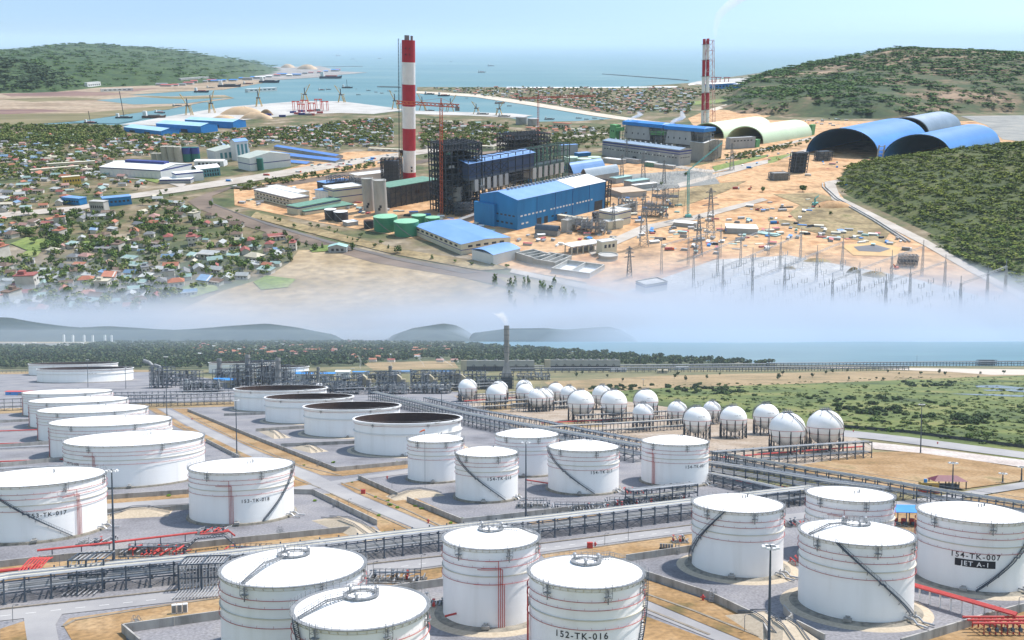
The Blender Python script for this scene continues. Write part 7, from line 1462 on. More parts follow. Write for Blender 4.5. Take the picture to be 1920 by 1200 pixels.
def heap(x, yb, yt, rpx, label, m=mPile, name='stockpile'):
    p = U(x, yb); r = (U(x + rpx, yb) - p).x; h_ = uh(p, yt); n = 26; rs = random.Random(int(x)); b = MB()
    prof = [(1, 0), (.86, .28), (.66, .62), (.4, .9), (.15, 1.0), (.001, 1.0)]
    vs = []
    for q, z in prof:
        for k in range(n): a = 2 * math.pi * k / n; w_ = 1 + .12 * math.sin(3 * a + x) + rs.uniform(-.05, .05); vs.append((r * q * w_ * math.cos(a), r * .55 * q * w_ * math.sin(a), z * h_ * (1 + rs.uniform(-.05, .05)) - .5))
    b.add(vs, [(i * n + k, i * n + (k + 1) % n, (i + 1) * n + (k + 1) % n, (i + 1) * n + k) for i in range(5) for k in range(n)])
    return tag(b.build(name, m, mat=upl(p), smooth=True), label, 'stockpile', 'stockpiles')
for a in [(455, 214, 200, 42, 'largest woodchip heap on the quay'), (480, 222, 210, 30, 'woodchip heap in front of the largest one'), (500, 216, 205, 14, 'dark small heap beside the red gantries', M('bark_chips', [(.2, .13, .07), (.28, .19, .11)], .95, .05)), (420, 222, 216, 22, 'low woodchip heap left of the largest one'), (540, 127, 120, 14, 'sand heap on the far spit, left one', mPile), (577, 130, 121, 20, 'sand heap on the far spit, right one', mPile), (1530, 470 + 20, 484, 30, 'brown earth mound behind the switchyard gantries', mScrubD), (1600, 512, 500, 14, 'grey-brown gravel heap right of the gantries', mScrubD), (1480, 505, 498, 14, 'gravel heap left of the gantries', mScrubD), (1640, 518, 508, 26, 'long earth mound near the right gantries', mScrubD), (1470, 310, 304, 40, 'flat sand heap by the far road', mSandS), (1560, 388, 376, 36, 'sand heap beside the orange excavator', mSandS)]: heap(*a)
def ship(x, y, wpx, label, hull=(.06, .07, .09), house=True, mast=0, rz=0.0):
    p = U(x, y); L = wpx * 200 / (y - 75) * 1.0; t = thing('ship', label, 'ship', upl(p, rz), 'ships and boats in the bay'); m = M('hull_%d%d%d' % tuple(int(c * 99) for c in hull), [tuple(c * .8 for c in hull), hull], .6, .1); hh = L * .09; bw = L * .09
    MB().add([(-L / 2, -bw, 0), (L * .36, -bw, 0), (L / 2, 0, 0), (L * .36, bw, 0), (-L / 2, bw, 0), (-L / 2, -bw * 1.1, hh), (L * .38, -bw * 1.1, hh), (L * .55, 0, hh * 1.5), (L * .38, bw * 1.1, hh), (-L / 2, bw * 1.1, hh)], [(0, 1, 6, 5), (1, 2, 7, 6), (2, 3, 8, 7), (3, 4, 9, 8), (4, 0, 5, 9), (5, 6, 7, 8, 9)]).build('hull', m, t)
    if house: MB().box(-L * .45, -bw * .8, hh, -L * .3, bw * .8, hh * 3.2).build('deck_house', mWhiteW, t)
    MB().box(-L * .22, -bw * .7, hh, L * .3, bw * .7, hh * 1.5).build('hatch', mRedDull if rn.random() < .3 else mGalv, t)
    if mast: MB().bar((0, 0, hh), (0, 0, mast * 200 / (y - 75)), L * .03).build('mast', mDark, t)
SH = [(634, 105, 10, 'hazy ship far out on the bay, first from the left'), (661, 111, 7, 'small hazy ship right of the first one'), (669, 115, 4, 'tiny boat below the small hazy ship'), (712, 110, 7, 'hazy ship left of the big chimney'), (846, 116, 5, 'tiny boat right of the big chimney'), (920, 124, 13, 'grey freighter right of the chimney, farther one'), (903, 136, 15, 'grey freighter right of the chimney, nearer one'), (620, 147, 44, 'large dark ship moored at the spit', (.05, .06, .10)), (603, 169, 13, 'barge in the bay, left of a pair'), (616, 168, 11, 'barge in the bay, right of a pair'), (651, 165, 22, 'barge with a tall mast in the bay', (.1, .1, .11)), (668, 167, 4, 'little boat right of the masted barge'), (672, 178, 9, 'dark boat in the middle of the harbour'), (691, 170, 9, 'boat left of the moored fleet'), (705, 173, 7, 'boat of the moored fleet, first'), (716, 175, 8, 'boat of the moored fleet, second'), (730, 171, 8, 'boat of the moored fleet by the mole'), (742, 171, 7, 'boat at the tip of the mole'), (805, 177, 20, 'long boat at the sand bank, left one', (.05, .06, .08)), (832, 180, 24, 'long boat at the sand bank, right one', (.05, .06, .08)), (875, 184, 6, 'small boat by the sand bank'), (806, 208, 18, 'dark boat at the quay right of the chimney'), (937, 194, 20, 'reddish boat at the far bank', (.25, .08, .06)), (955, 199, 10, 'small boat at the far bank'), (1030, 224, 20, 'fishing boat in the inner harbour, largest'), (1085, 222, 12, 'fishing boat in the inner harbour beside others'), (1100, 224, 10, 'fishing boat in the inner harbour, second'), (1115, 222, 10, 'fishing boat in the inner harbour, third'), (1128, 225, 9, 'fishing boat in the inner harbour, fourth'), (1038, 150, 3, 'speck of a boat off the town beach'), (233, 222, 34, 'dredger barge with a very tall mast', (.07, .08, .09)), (289, 221, 46, 'long barge with reddish deck on the channel', (.16, .09, .07)), (170, 231, 26, 'crane barge at the end of the channel', (.06, .07, .09)), (300, 212, 22, 'dark tug on the channel'), (332, 199, 18, 'boat at the channel mouth'), (378, 173, 30, 'dark ship at the shipyard, left one', (.05, .06, .10)), (430, 163, 44, 'big dark ship at the shipyard, right one', (.05, .06, .10)), (465, 158, 20, 'ship at the shipyard tip'), (395, 165, 16, 'white boat at the shipyard', (.5, .5, .5)), (505, 155, 40, 'long dark ship by the wooded hill tip', (.05, .06, .10)), (905, 215, 24, 'dark coal barge at the coal berth', (.04, .05, .06)), (945, 219, 24, 'second dark coal barge at the coal berth', (.04, .05, .06))]
for i, a in enumerate(SH): ship(*a[:4], *(a[4:5] or ((.16, .17, .2),)), mast={10: 16, 30: 52, 32: 24}.get(i, 0), rz=rn.uniform(-.15, .15))
for i, (x0, y0, x1, y1, lb) in enumerate([(598, 126, 680, 124.5, 'long thin jetty reaching out from the spit'), (708, 163, 752, 164, 'dark mole at the harbour mouth'), (1130, 139, 1290, 151, 'thin long breakwater off the town beach'), (1425, 137, 1480, 136, 'reddish pier behind the quarried hill')]):
    a, c = U(x0, y0), U(x1, y1); d = c - a; t = thing('jetty', lb, 'jetty', upl(a)); MB().bar((0, 0, 1.5), (d.x, d.y, 1.5), 10, 3).build('deck', mStackM if i != 2 else mGalv, t)
    MB().bar((d.x * .1, d.y * .1, 3.2), (d.x * .9, d.y * .9, 3.2), 2, 1).build('parapet', mGalv, t)
for i, x in enumerate((1338, 1346, 1362)):
    p = U(x, 155); t = thing('harbour_crane', ['red portal crane at the far port, left of three', 'red portal crane at the far port, middle of three', 'red portal crane at the far port, right of three'][i], 'harbour crane', upl(p)); s = 200 / 80; h_ = uh(p, 145)
    for sx in (-4, 4): MB().bar((sx * s, 0, 0), (sx * s, 0, h_), 1.2 * s).build('leg', mRedDull, t)
    MB().bar((-7 * s, 0, h_), (7 * s, 0, h_), 1.4 * s).build('girder', mRedDull, t)
for i in range(26):
    x = 300 + i * 13.5; p = U(x + rn.uniform(-4, 4), 163 - (x - 300) * .083 + rn.uniform(-3, 1)); c_ = rn.choice(('white', 'grey', 'rust red', 'blue')); t = thing('shipyard_shed', f'small {c_} shed in the shipyard strip at the foot of the wooded hill', 'shed', upl(p, rn.uniform(-.2, .3)), f'{c_} sheds of the shipyard strip'); L_, W_ = rn.uniform(22, 60), rn.uniform(14, 24); h_ = rn.uniform(6, 12)
    MB().box(-L_ / 2, 0, 0, L_ / 2, W_, h_).build('wall', mGreyW, t); MB().add([(-L_ / 2 - 1, -1, h_), (L_ / 2 + 1, -1, h_), (L_ / 2 + 1, W_ + 1, h_ + 3), (-L_ / 2 - 1, W_ + 1, h_ + 3)], [(0, 1, 2, 3)]).build('roof', {'white': mWhR, 'grey': mGalv, 'rust red': mRedDull, 'blue': mBlueD}[c_], t)
# ------------------------------------------------------------------ pylons, gantries of the switchyards
def pylon(x, yb, yt, label):
    p = U(x, yb); h_ = uh(p, yt); t = thing('pylon', label, 'pylon', plumb(p), 'lattice pylons'); lattice(MB(), h_, h_ * .16, h_ * .03, 9, .5).build('tower', mGalv, t)
    for k in range(3): z = h_ * (.66 + .13 * k); w_ = h_ * .17 * (1 - .2 * k); MB().bar((-w_, 0, z), (w_, 0, z), .6).bar((-w_, 0, z), (0, 0, z + h_ * .05), .35).bar((w_, 0, z), (0, 0, z + h_ * .05), .35).build('cross_arm', mGalv, t)
for i, a in enumerate([(1207, 462, 362), (1332, 445, 352), (1246, 410, 352), (1166, 340, 290), (1206, 344, 285), (1245, 345, 300), (1372, 320, 268), (1150, 430, 380), (1180, 520, 462), (1310, 480, 402), (1175, 300, 262), (1120, 440, 396)]): pylon(*a, ['tall lattice pylon among the material yards', 'tall lattice pylon beside the sand road', 'lattice pylon in the old substation, front', 'lattice pylon left of the old substation', 'lattice pylon at the back of the old substation', 'lattice pylon on the right of the old substation', 'lattice pylon by the far sand road', 'lattice pylon beside the cream cubes', 'lattice pylon beside the pale control building', 'lattice pylon between the yards', 'lattice pylon before the grey turbine hall', 'lattice pylon in the transformer bay'][i])
mGalv2 = M('pale_gantry_steel', [(.30, .31, .32), (.40, .41, .42)], .6, .3)
def lean(g, p):                            # columns stand plumb although the ground falls
    wd = MUP @ p; a = EN.copy(); a.x = EN.y * wd.x / wd.y; q = (a.x, a.dot(EV), a.dot(EN)); g.v = [(v[0] + v[2] * q[0] / q[2], v[1] + v[2] * q[1] / q[2], v[2]) for v in g.v]
def gantry(pts, hm, label):
    P = [U(*q) for q in pts]; o0 = P[0]; t = thing('switchyard_gantry', label, 'gantry', upl(o0), 'grey switchyard gantries')
    for q in P:
        v = q - o0; g = MB(); lattice(g, hm, 2.0, 1.0, 8, .2, v.x, v.y); lean(g, P[0]); g.build('column', mGalv2, t)
        g = MB().bar((v.x, v.y, hm), (v.x, v.y, hm + 6), .35); lean(g, P[0]); g.build('lightning_rod', mGalv, t)
    for a, c in zip(P[:-1], P[1:]):
        a, c = a - o0, c - o0; g = MB(); n = 8
        for k in range(n):
            q0, q1 = a.lerp(c, k / n), a.lerp(c, (k + 1) / n)
            for dz, dy in ((hm, -.7), (hm, .7), (hm - 1.4, 0)): g.bar(q0 + Vector((0, dy, dz)), q1 + Vector((0, dy, dz)), .2)
            g.bar(q0 + Vector((0, .7, hm)), q1 + Vector((0, 0, hm - 1.4)), .2)
        lean(g, P[0]); g.build('beam', mGalv2, t)
for i, pts in enumerate([[(1300, 540), (1345, 520), (1388, 500), (1440, 480)], [(1355, 560), (1410, 535), (1462, 510), (1500, 492)], [(1410, 585), (1470, 558), (1530, 530), (1578, 508)], [(1560, 590), (1610, 566), (1670, 540), (1728, 518)], [(1660, 592), (1705, 575), (1770, 550)], [(1800, 596), (1850, 575), (1884, 560)], [(1240, 515), (1290, 500), (1350, 484)]]): gantry(pts, 28, ['first switchyard gantry row, farthest left', 'second switchyard gantry row', 'third switchyard gantry row, long one in the middle', 'fourth switchyard gantry row, right of the mound', 'fifth switchyard gantry row, half lost in mist', 'last switchyard gantry row beside the white road', 'low gantry row next to the pale control building'][i])
g = MB(); g.bar((0, 0, 0), (0, 0, 7), .15); g.bar((-1.4, 0, 5.2), (1.4, 0, 5.2), .22); g.bar((-1.4, 0, 5.2), (-1.4, 0, 7.6), .2); g.bar((1.4, 0, 5.2), (1.4, 0, 7.6), .2); g.cbox((0, 0, -.3), (1.6, 1.6, .8))
mPaleS = M('pale_steel', [(.46, .47, .48), (.56, .57, .58)], .6, .3); sgm = g.mesh('switch_post', mPaleS); rn = random.Random(6); n = 0
while n < 200:
    if n < 60: x, y = rn.uniform(1200, 1345), rn.uniform(322, 352); ok = inpoly(x, y, [(1190, 335), (1330, 318), (1370, 335), (1230, 356)]); lb = 'thin switchgear post in the old substation before the grey hall'; gr = 'switchgear posts of the old substation'
    else: a_, c_ = rn.randint(0, 13), rn.randint(0, 26); x, y = 1250 + a_ * 42 + c_ * 9, 585 - c_ * 4.6 + a_ * 2.6 + rn.uniform(-1, 1); ok = inpoly(x, y, [(1250, 550), (1340, 500), (1480, 492), (1700, 530), (1850, 570), (1900, 600), (1400, 600)]); lb = 'thin switchgear post in the pale misty switchyard'; gr = 'switchgear posts of the new switchyard'
    if not ok: continue
    o = bpy.data.objects.new('switchgear_post', sgm); COL.objects.link(o); o.matrix_basis = plumb(U(x, y), rn.uniform(0, .3)) @ Matrix.Scale(1.7 if n >= 60 else 1.4, 4); tag(o, lb, 'switchgear', gr); n += 1
# ------------------------------------------------------------------ yards full of material, vehicles
CC = {'white': mWhR, 'rusty red': mRedDull, 'grey': mGalv, 'blue': mBlueD, 'turquoise': MATS['turquoise_sheet'], 'dark': mDark, 'sand-coloured': mCreamW, 'pale grey': mGreyW}
zones = [('material yard among the pylons', [(1190, 432), (1300, 425), (1420, 432), (1470, 440), (1440, 470), (1300, 480), (1200, 462)], 70), ('yard right of the white canopy roof', [(1440, 425), (1500, 420), (1640, 440), (1720, 455), (1640, 462), (1500, 452), (1440, 445)], 55), ('site in front of the blue hall', [(960, 445), (1100, 432), (1180, 440), (1100, 465), (980, 462)], 28), ('strip behind the green tanks', [(640, 395), (840, 395), (920, 430), (830, 415), (700, 405)], 22), ('scrap field left of the road', [(440, 380), (530, 350), (610, 350), (600, 400), (500, 395)], 22), ('busy yard behind the long blue sheds', [(560, 318), (650, 292), (760, 290), (760, 300), (640, 320)], 40), ('sand flat before the blue vaults', [(1330, 300), (1480, 270), (1600, 305), (1560, 330), (1440, 320)], 26), ('ground between the blue hall and the substation', [(1090, 372), (1180, 345), (1260, 365), (1300, 395), (1180, 425), (1120, 400)], 45), ('site beside the concrete silos', [(600, 380), (680, 372), (740, 398), (700, 410), (620, 388)], 18), ('sand below the teal crane', [(1300, 410), (1420, 380), (1540, 372), (1500, 420), (1380, 425)], 26), ('strip behind the blue-roofed building', [(800, 432), (905, 425), (960, 445), (850, 442)], 20), ('far yard above the green vaults', [(1495, 228), (1560, 222), (1620, 230), (1560, 238), (1510, 236)], 22)]
rn = random.Random(31)
for zn, poly, cnt in zones:
    n = 0; xs = [q[0] for q in poly]; ys = [q[1] for q in poly]
    while n < cnt:
        x, y = rn.uniform(min(xs), max(xs)), rn.uniform(min(ys), max(ys))
        if not inpoly(x, y, poly): continue
        c_ = rn.choice(list(CC)); kind = rn.random(); t = thing('material_stack' if kind < .6 else 'site_hut', (f'{c_} stack of building material in the ' if kind < .6 else f'small {c_} site hut in the ') + zn, 'material stack' if kind < .6 else 'hut', upl(U(x, y), rn.choice((.25, -.3, 1.2)) + rn.uniform(-.1, .1)), (f'{c_} material stacks of the ' if kind < .6 else f'{c_} site huts of the ') + zn); n += 1
        L_, W_ = rn.uniform(3, 11), rn.uniform(2, 4)
        if kind < .6:
            for k in range(rn.randint(1, 3)): MB().box(-L_ / 2 + k * .5, -W_ / 2, .9 * k, L_ / 2 - k * .3, W_ / 2, .9 * k + .8).build('bundle', CC[c_], t)
        else:
            MB().box(-L_ / 2, -W_ / 2, 0, L_ / 2, W_ / 2, 2.6).build('wall', mGreyW, t); MB().add([(-L_ / 2 - .4, -W_ / 2 - .4, 2.6), (L_ / 2 + .4, -W_ / 2 - .4, 2.6), (L_ / 2 + .4, W_ / 2 + .4, 3.2), (-L_ / 2 - .4, W_ / 2 + .4, 3.2)], [(0, 1, 2, 3)]).build('roof', CC[c_], t)
def truck(x, y, rz, label, m=mWhR, frame='U'):
    t = thing('truck', label, 'truck', upl(U(x, y), rz), 'trucks on the roads and yards')
    MB().add([(2.6, -1.2, .6), (5, -1.2, .6), (5, 1.2, .6), (2.6, 1.2, .6), (2.6, -1.2, 3.2), (4.4, -1.2, 3.2), (4.4, 1.2, 3.2), (2.6, 1.2, 3.2)], [(0, 1, 5, 4), (1, 2, 6, 5), (2, 3, 7, 6), (3, 0, 4, 7), (4, 5, 6, 7), (3, 2, 1, 0)]).build('cab', mOr if rn.random() < .4 else mWhR, t)
    MB().box(-5, -1.25, 1.1, 2.4, 1.25, 3.6).build('body', m, t); MB().box(-5, -.9, .6, 4.6, .9, 1.05).build('chassis', mDark, t)
    for xx in (-4, -2.6, 3.6):
        for sy in (-1.1, 1.1): MB().lathe([(.01, -.2), (.55, -.2), (.55, .2), (.01, .2)], 10).xf(T((xx, sy, .55)) @ Matrix.Rotation(math.pi / 2, 4, 'X')).build('wheel', mDark, t)
for i, (x, y) in enumerate([(213, 340), (240, 343), (262, 346), (375, 338), (430, 341), (500, 330), (560, 324), (640, 309), (700, 299), (870, 274), (1405, 316), (1515, 330), (1380, 355), (1452, 420), (1330, 415), (1700, 470), (1590, 350), (1255, 470)]): truck(x, y, rn.uniform(-.4, .3), ['white truck parked left in the square before the factory', 'white truck, second in the square before the factory', 'white truck, third in the square before the factory', 'truck near the factory canopy', 'bus-like truck on the dusty road by the factory', 'truck on the dusty road below the long sheds', 'truck on the dusty road nearer the sheds', 'truck on the dusty road by the busy yard', 'truck on the dusty road left of the scaffold tower', 'truck on the dusty road behind the boiler house', 'truck on the sand road below the green vault', 'truck beside the dark steel tower', 'orange-cabbed truck on the brown field', 'truck beside the white canopy roof', 'truck beside the teal crane', 'truck at the end of the grey drain', 'truck at the bend of the white road', 'truck in the material yard'][i], rn.choice((mWhR, mBlueD, mRedDull, mGalv)))
for i, (x, y) in enumerate([(1525, 390), (1405, 356), (1460, 300), (1245, 398), (1680, 505), (862, 440), (1420, 395)]):
    m = [mRedDull, mOr, mYel][i % 3]; t = thing('excavator', ['red excavator with a long arm on the sand heap', 'orange excavator on the brown field', 'yellow excavator on the far sand heap', 'red excavator near the yellow tanks', 'orange excavator among gravel heaps', 'yellow excavator beside the dark ringed tank', 'red excavator on the sand road'][i], 'excavator', upl(U(x, y), i * .9), 'excavators')
    for sy in (-1.3, 1.3): MB().box(-2.4, sy - .4, 0, 2.4, sy + .4, 1).build('track', mDark, t)
    MB().box(-2.2, -1.3, 1, 1.6, 1.3, 2.6).build('body', m, t); MB().box(.4, -1.2, 2.6, 1.6, .1, 3.5).build('cab', mGlass, t); MB().bar((1.6, .3, 2), (5, .3, 5.5), .6).build('boom', m, t); MB().bar((5, .3, 5.5), (8, .3, 2.6), .45).build('stick', m, t); MB().cbox((8, .3, 1.6), (1.2, 1.2, 1.1)).build('bucket', mDark, t)
# roadside retaining drain on the hill's edge, and bridge over the canal
t = thing('drain_wall', 'pale concrete drain running along the white hill road', 'drain', upl(U(1545, 345))); P = [U(*q) - U(1545, 345) for q in [(1545, 345), (1545, 352), (1568, 374), (1640, 415), (1702, 455)]]
for k, o_ in enumerate((-2.2, 2.2)):
    g = MB()
    for a, c in zip(P[:-1], P[1:]): g.bar(a + Vector((o_, 0, 1)), c + Vector((o_, 0, 1)), 1.2, 2.4)
    g.build('side_wall', mConc2, t)
t = thing('bridge', 'low pale bridge crossing the muddy canal', 'bridge', upl(U(443, 352), -.35)); MB().box(-4, -9, 2, 34, 3, 3.2).build('deck', mQuay, t)
for x_ in (2, 28): MB().box(x_ - 1, -8, -1, x_ + 1, 2, 2).build('pier', mConc2, t)
for y_ in (-9, 2.6): MB().box(-4, y_, 3.2, 34, y_ + .4, 4.2).build('parapet', mConc2, t)
# ------------------------------------------------------------------ houses and trees of the villages
holes = [[(230, 300), (300, 292), (430, 284), (475, 284), (550, 300), (550, 325), (440, 350), (300, 348), (230, 335)], [(510, 270), (640, 288), (640, 312), (480, 300)], [(735, 60), (790, 60), (790, 345), (735, 345)], [(20, 446), (95, 446), (95, 486), (20, 486)], [(-20, 402), (150, 384), (240, 362), (430, 336), (430, 346), (345, 362), (240, 376), (150, 397), (-20, 414)], [(150, 372), (250, 366), (250, 400), (165, 402)], [(465, 520), (560, 515), (560, 545), (470, 550)], [(225, 222), (440, 216), (440, 252), (300, 258), (225, 250)], [(640, 280), (760, 275), (760, 305), (640, 312)]]
V1 = [(-20, 250), (230, 258), (440, 246), (560, 240), (690, 226), (745, 224), (745, 284), (650, 275), (520, 262), (440, 262), (370, 266), (300, 290), (235, 296), (225, 330), (150, 340), (-20, 335)]
V2 = [(-20, 330), (225, 332), (300, 350), (345, 385), (420, 408), (470, 430), (560, 452), (545, 480), (500, 520), (430, 530), (350, 555), (250, 585), (-20, 590)]
V3 = [(790, 226), (950, 236), (955, 262), (900, 284), (835, 272), (790, 280)]
V3b = [(1000, 238), (1100, 238), (1130, 246), (1040, 262), (1000, 262)]
V4 = [(800, 166), (960, 165), (1290, 166), (1310, 172), (1290, 214), (1130, 213), (1010, 192), (890, 179)]
def occupied(x, y, used, mx, my): return any(abs(x - a) < mx and abs(y - c) < my for a, c in used)
rn = random.Random(44); used = []
mix = ['orange tiled', 'red', 'pale pink', 'turquoise', 'turquoise', 'pale grey', 'grey', 'grey', 'blue', 'brown', 'brown', 'cream', 'orange tiled', 'pale grey']
def where(x, y):
    if y > 500: return 'in the misty lower part of the near village'
    if x > 430 and y > 400: return 'in the near village along the muddy canal'
    if y > 400: return 'in the near village below the village road' if x < 240 else 'in the near village left of the canal bend'
    if y > 330: return 'along the village road with the market halls'
    if x < 240: return 'in the far village left of the factory hall'
    if x < 450: return 'between the blue warehouses and the silos'
    return 'in the dense village left of the big chimney'
n = 0; tries = 0
TREEU = []
while n < 285 and tries < 20000:
    tries += 1
    poly, wt = rn.choice([(V2, 1), (V2, 1), (V1, 1), (V1, 1)]); xs = [q[0] for q in poly]; ys = [q[1] for q in poly]
    x, y = rn.uniform(min(xs), max(xs)), rn.uniform(min(ys), max(ys))
    if y < 262: continue
    if not inpoly(x, y, poly) or any(inpoly(x, y, h_) for h_ in holes): continue
    sz = (y - 75) / 200
    if occupied(x, y, used, 8.5 * sz, 4.2 * sz): continue
    used.append((x, y)); c_ = rn.choice(mix); kd = rn.choice(['gable', 'gable', 'hip', 'shed', 'shed', 'block'] if c_ not in ('turquoise', 'blue', 'pale grey') else ['shed', 'shed', 'gable'])
    if kd == 'block' and rn.random() < .5: kd = 'hip'
    wh = where(x, y); kn = {'gable': 'gabled house', 'hip': 'hip-roofed house', 'shed': 'low shed-roofed house', 'block': 'two-storey block house'}[kd]
    house(kd, c_, f'{c_} {kn} {wh}', 'house', f'{c_} {kn}s {wh}', upl(U(x, y), rn.choice((.3, -.25, 1.8)) + rn.uniform(-.25, .25), rn.uniform(1.0, 1.4) * (1.25 if rn.random() < .15 else 1)), detail=True)
    n += 1
# the rest of the houses, too far to count
b = MB(); FARC = [M('far_roof_%d' % i, [tuple(q * .85 for q in c), c], .8, .3) for i, c in enumerate(ROOFC.values())]
def far_houses(poly, cnt, sc0):
    k = 0; xs = [q[0] for q in poly]; ys = [q[1] for q in poly]; tr = 0
    while k < cnt and tr < cnt * 60:
        tr += 1
        x, y = rn.uniform(min(xs), max(xs)), rn.uniform(min(ys), max(ys))
        if not inpoly(x, y, poly) or any(inpoly(x, y, h_) for h_ in holes): continue
        sz = (y - 75) / 200
        if occupied(x, y, used, 6 * sz, 2.5 * sz): continue
        used.append((x, y)); p = U(x, y); a = rn.uniform(-.4, .4) + rn.choice((0, 1.57)); s = sc0 * rn.uniform(.7, 1.3); st = len(b.v); ci = rn.choice([0, 0, 1, 2, 2, 3, 4, 4, 5, 6, 7, 8])
        b.cur = 0; b.box(-5 * s, -3.2 * s, 0, 5 * s, 3.2 * s, 3.4 * s); b.cur = 1 + ci
        b.add([(-5.5 * s, -3.8 * s, 3.2 * s), (5.5 * s, -3.8 * s, 3.2 * s), (5.5 * s, 0, 5.2 * s), (-5.5 * s, 0, 5.2 * s), (5.5 * s, 3.8 * s, 3.2 * s), (-5.5 * s, 3.8 * s, 3.2 * s)], [(0, 1, 2, 3), (3, 2, 4, 5)]); b.xf(T(p) @ RZ(a), st); k += 1
far_houses(V1, 260, 1.05); far_houses([(x, min(y, 268)) for x, y in V1], 330, 1.15); far_houses([(370, 250), (640, 248), (640, 285), (520, 268), (440, 282), (370, 275)], 70, 1.0); far_houses(V3, 180, 1.1); far_houses(V3b, 40, 1.1); far_houses(V4, 420, 1.25); far_houses(V2, 50, .95)
tag(b.build('distant_village', [mWallH] + FARC, mat=MUP), 'mass of far village houses with mixed roofs', kind='stuff')
# trees
rn = random.Random(45); k = 0
gr = [[(160, 300 + 100), (330, 400), (330, 440), (160, 440)], [(255, 350), (350, 350), (400, 385), (330, 400), (255, 392)], [(30, 400), (160, 400), (160, 440), (0, 445)], [(160, 460), (240, 455), (230, 490), (160, 490)], [(270, 420), (340, 415), (330, 440), (265, 440)], [(80, 440), (130, 440), (120, 470), (80, 470)]]
tp = []
while k < 300:
    if k < 120: q = rn.choice(gr); x, y = rn.uniform(min(a[0] for a in q), max(a[0] for a in q)), rn.uniform(min(a[1] for a in q), max(a[1] for a in q)); ok = inpoly(x, y, V2) or k < 60
    elif k < 235: x, y = rn.uniform(0, 560), rn.uniform(395, 590); ok = inpoly(x, y, V2)
    elif k < 260: x, y = rn.uniform(440, 980), rn.uniform(395, 515); ok = inpoly(x, y, [(450, 392), (600, 425), (760, 465), (960, 500), (960, 512), (740, 475), (590, 436), (440, 402)])
    elif k < 282: x, y = rn.uniform(900, 1100), rn.uniform(530, 585); ok = inpoly(x, y, [(920, 535), (1060, 545), (1090, 580), (960, 585)])
    else: x, y = rn.choice([(1557, 404), (1600, 412), (1505, 360), (1345, 340), (1350, 332), (745, 475), (545, 490), (500, 470), (605, 466), (1285, 330), (560, 465), (575, 462), (590, 470), (660, 470), (1430, 360), (1560, 352), (1240, 348), (1210, 352)]); ok = True
    if ok: tp.append((x, y)); k += 1
for i, (x, y) in enumerate(tp):
    p = U(x, y); kd = 'round' if rn.random() < .8 else 'tall'; hgt = rn.uniform(5.5, 10.5); f = rn.uniform(.75, 1.35); wd = hgt * rn.uniform(.8, 1.25)
    if 235 <= i < 260: hgt *= .5; wd *= .6
    if 260 <= i < 282: kd = 'tall'; hgt *= 1.5
    wh = where(x, y) if i < 235 else 'on the weedy canal bank' if i < 260 else 'in the misty grove below the basins' if i < 282 else 'standing alone on open ground of the slope'
    kn = 'round-crowned' if kd == 'round' else 'slender'
    plant('tree', f'{kn} green tree {wh}', 'tree', f'{kn} trees {wh}', upl(p, rn.uniform(0, 6)) @ Matrix.Diagonal((wd, wd, hgt, 1)), kd, rn, (f, f * 1.02, f * .85))
pl_ = []
def scatter(poly, cnt, hlo, hhi, hole=True, keep=None):
    k = 0; xs = [q[0] for q in poly]; ys = [q[1] for q in poly]; tr = 0
    while k < cnt and tr < cnt * 40:
        tr += 1
        x, y = rn.uniform(min(xs), max(xs)), rn.uniform(min(ys), max(ys))
        if not inpoly(x, y, poly) or (hole and any(inpoly(x, y, h_) for h_ in holes)): continue
        p = U(x, y); hgt = rn.uniform(hlo, hhi); pl_.append((p.x, p.y, -.2, hgt * rn.uniform(.9, 1.4), hgt, rn.uniform(0, 6.3))); k += 1
scatter(V1, 1300, 4, 9); scatter([(x, min(y, 268)) for x, y in V1], 1000, 6, 10); scatter(V2, 560, 4, 8); scatter([(370, 250), (640, 248), (640, 285), (520, 268), (440, 290), (370, 275)], 260, 5, 9); scatter(V3, 420, 6, 11); scatter(V3b, 60, 5, 8); scatter(V4, 700, 6, 11); scatter([(-20, 238), (230, 240), (240, 262), (160, 275), (-20, 270)], 500, 8, 13); scatter([(1000, 262), (1130, 240), (1150, 240), (1140, 262), (1050, 280)], 160, 5, 9); scatter([(1290, 168), (1440, 160), (1400, 180), (1300, 182)], 120, 6, 11); scatter([(1340, 298), (1520, 262), (1525, 266), (1400, 300)], 200, 3, 6, False); scatter([(440, 352), (640, 318), (760, 300), (830, 288), (830, 292), (640, 326), (450, 360)], 130, 4, 8); scatter([(1000, 280), (1130, 255), (1130, 275), (1050, 292)], 60, 4, 8)
mGrove = M('grove_leaves', [(.050, .085, .020), (.10, .145, .034), (.165, .20, .055), (.21, .22, .08)], .85, .02, island=.45, spec=.15, detail=4)
mass('grove', pl_, 'round', 46, .125, mGrove, MUP, 'green trees filling the gaps between the village houses')
# woods on the hills
def clothe(i, cnt, hlo, hhi, nleaf, size, mat, label, dens=None, name='hill_wood'):
    P, z = HILLS[i]; r = np.random.RandomState(i + 3); idx = r.choice(len(P), cnt * 3); st = np.abs(np.diff(np.unique(P[:, 0])))[0]
    xy = P[idx] + r.uniform(-.5, .5, (cnt * 3, 2)) * st * 1.4; zz = z[idx]
    keep = np.ones(len(xy), bool) if dens is None else dens(xy, zz, r)
    xy, zz = xy[keep][:cnt], zz[keep][:cnt]; hgt = r.uniform(hlo, hhi, len(xy))
    mass(name, np.column_stack([xy, zz - hgt * .4, hgt * r.uniform(1.7, 2.8, len(xy)) * (1 if i == 3 else 1.4), hgt, r.uniform(0, 6.3, len(xy))]), 'round', nleaf, size, mat, MUP, label)
mHL = M('hill_leaves', [(.038, .090, .026), (.070, .135, .036), (.11, .175, .05)], .9, .010, island=.3, spec=.1, detail=4)
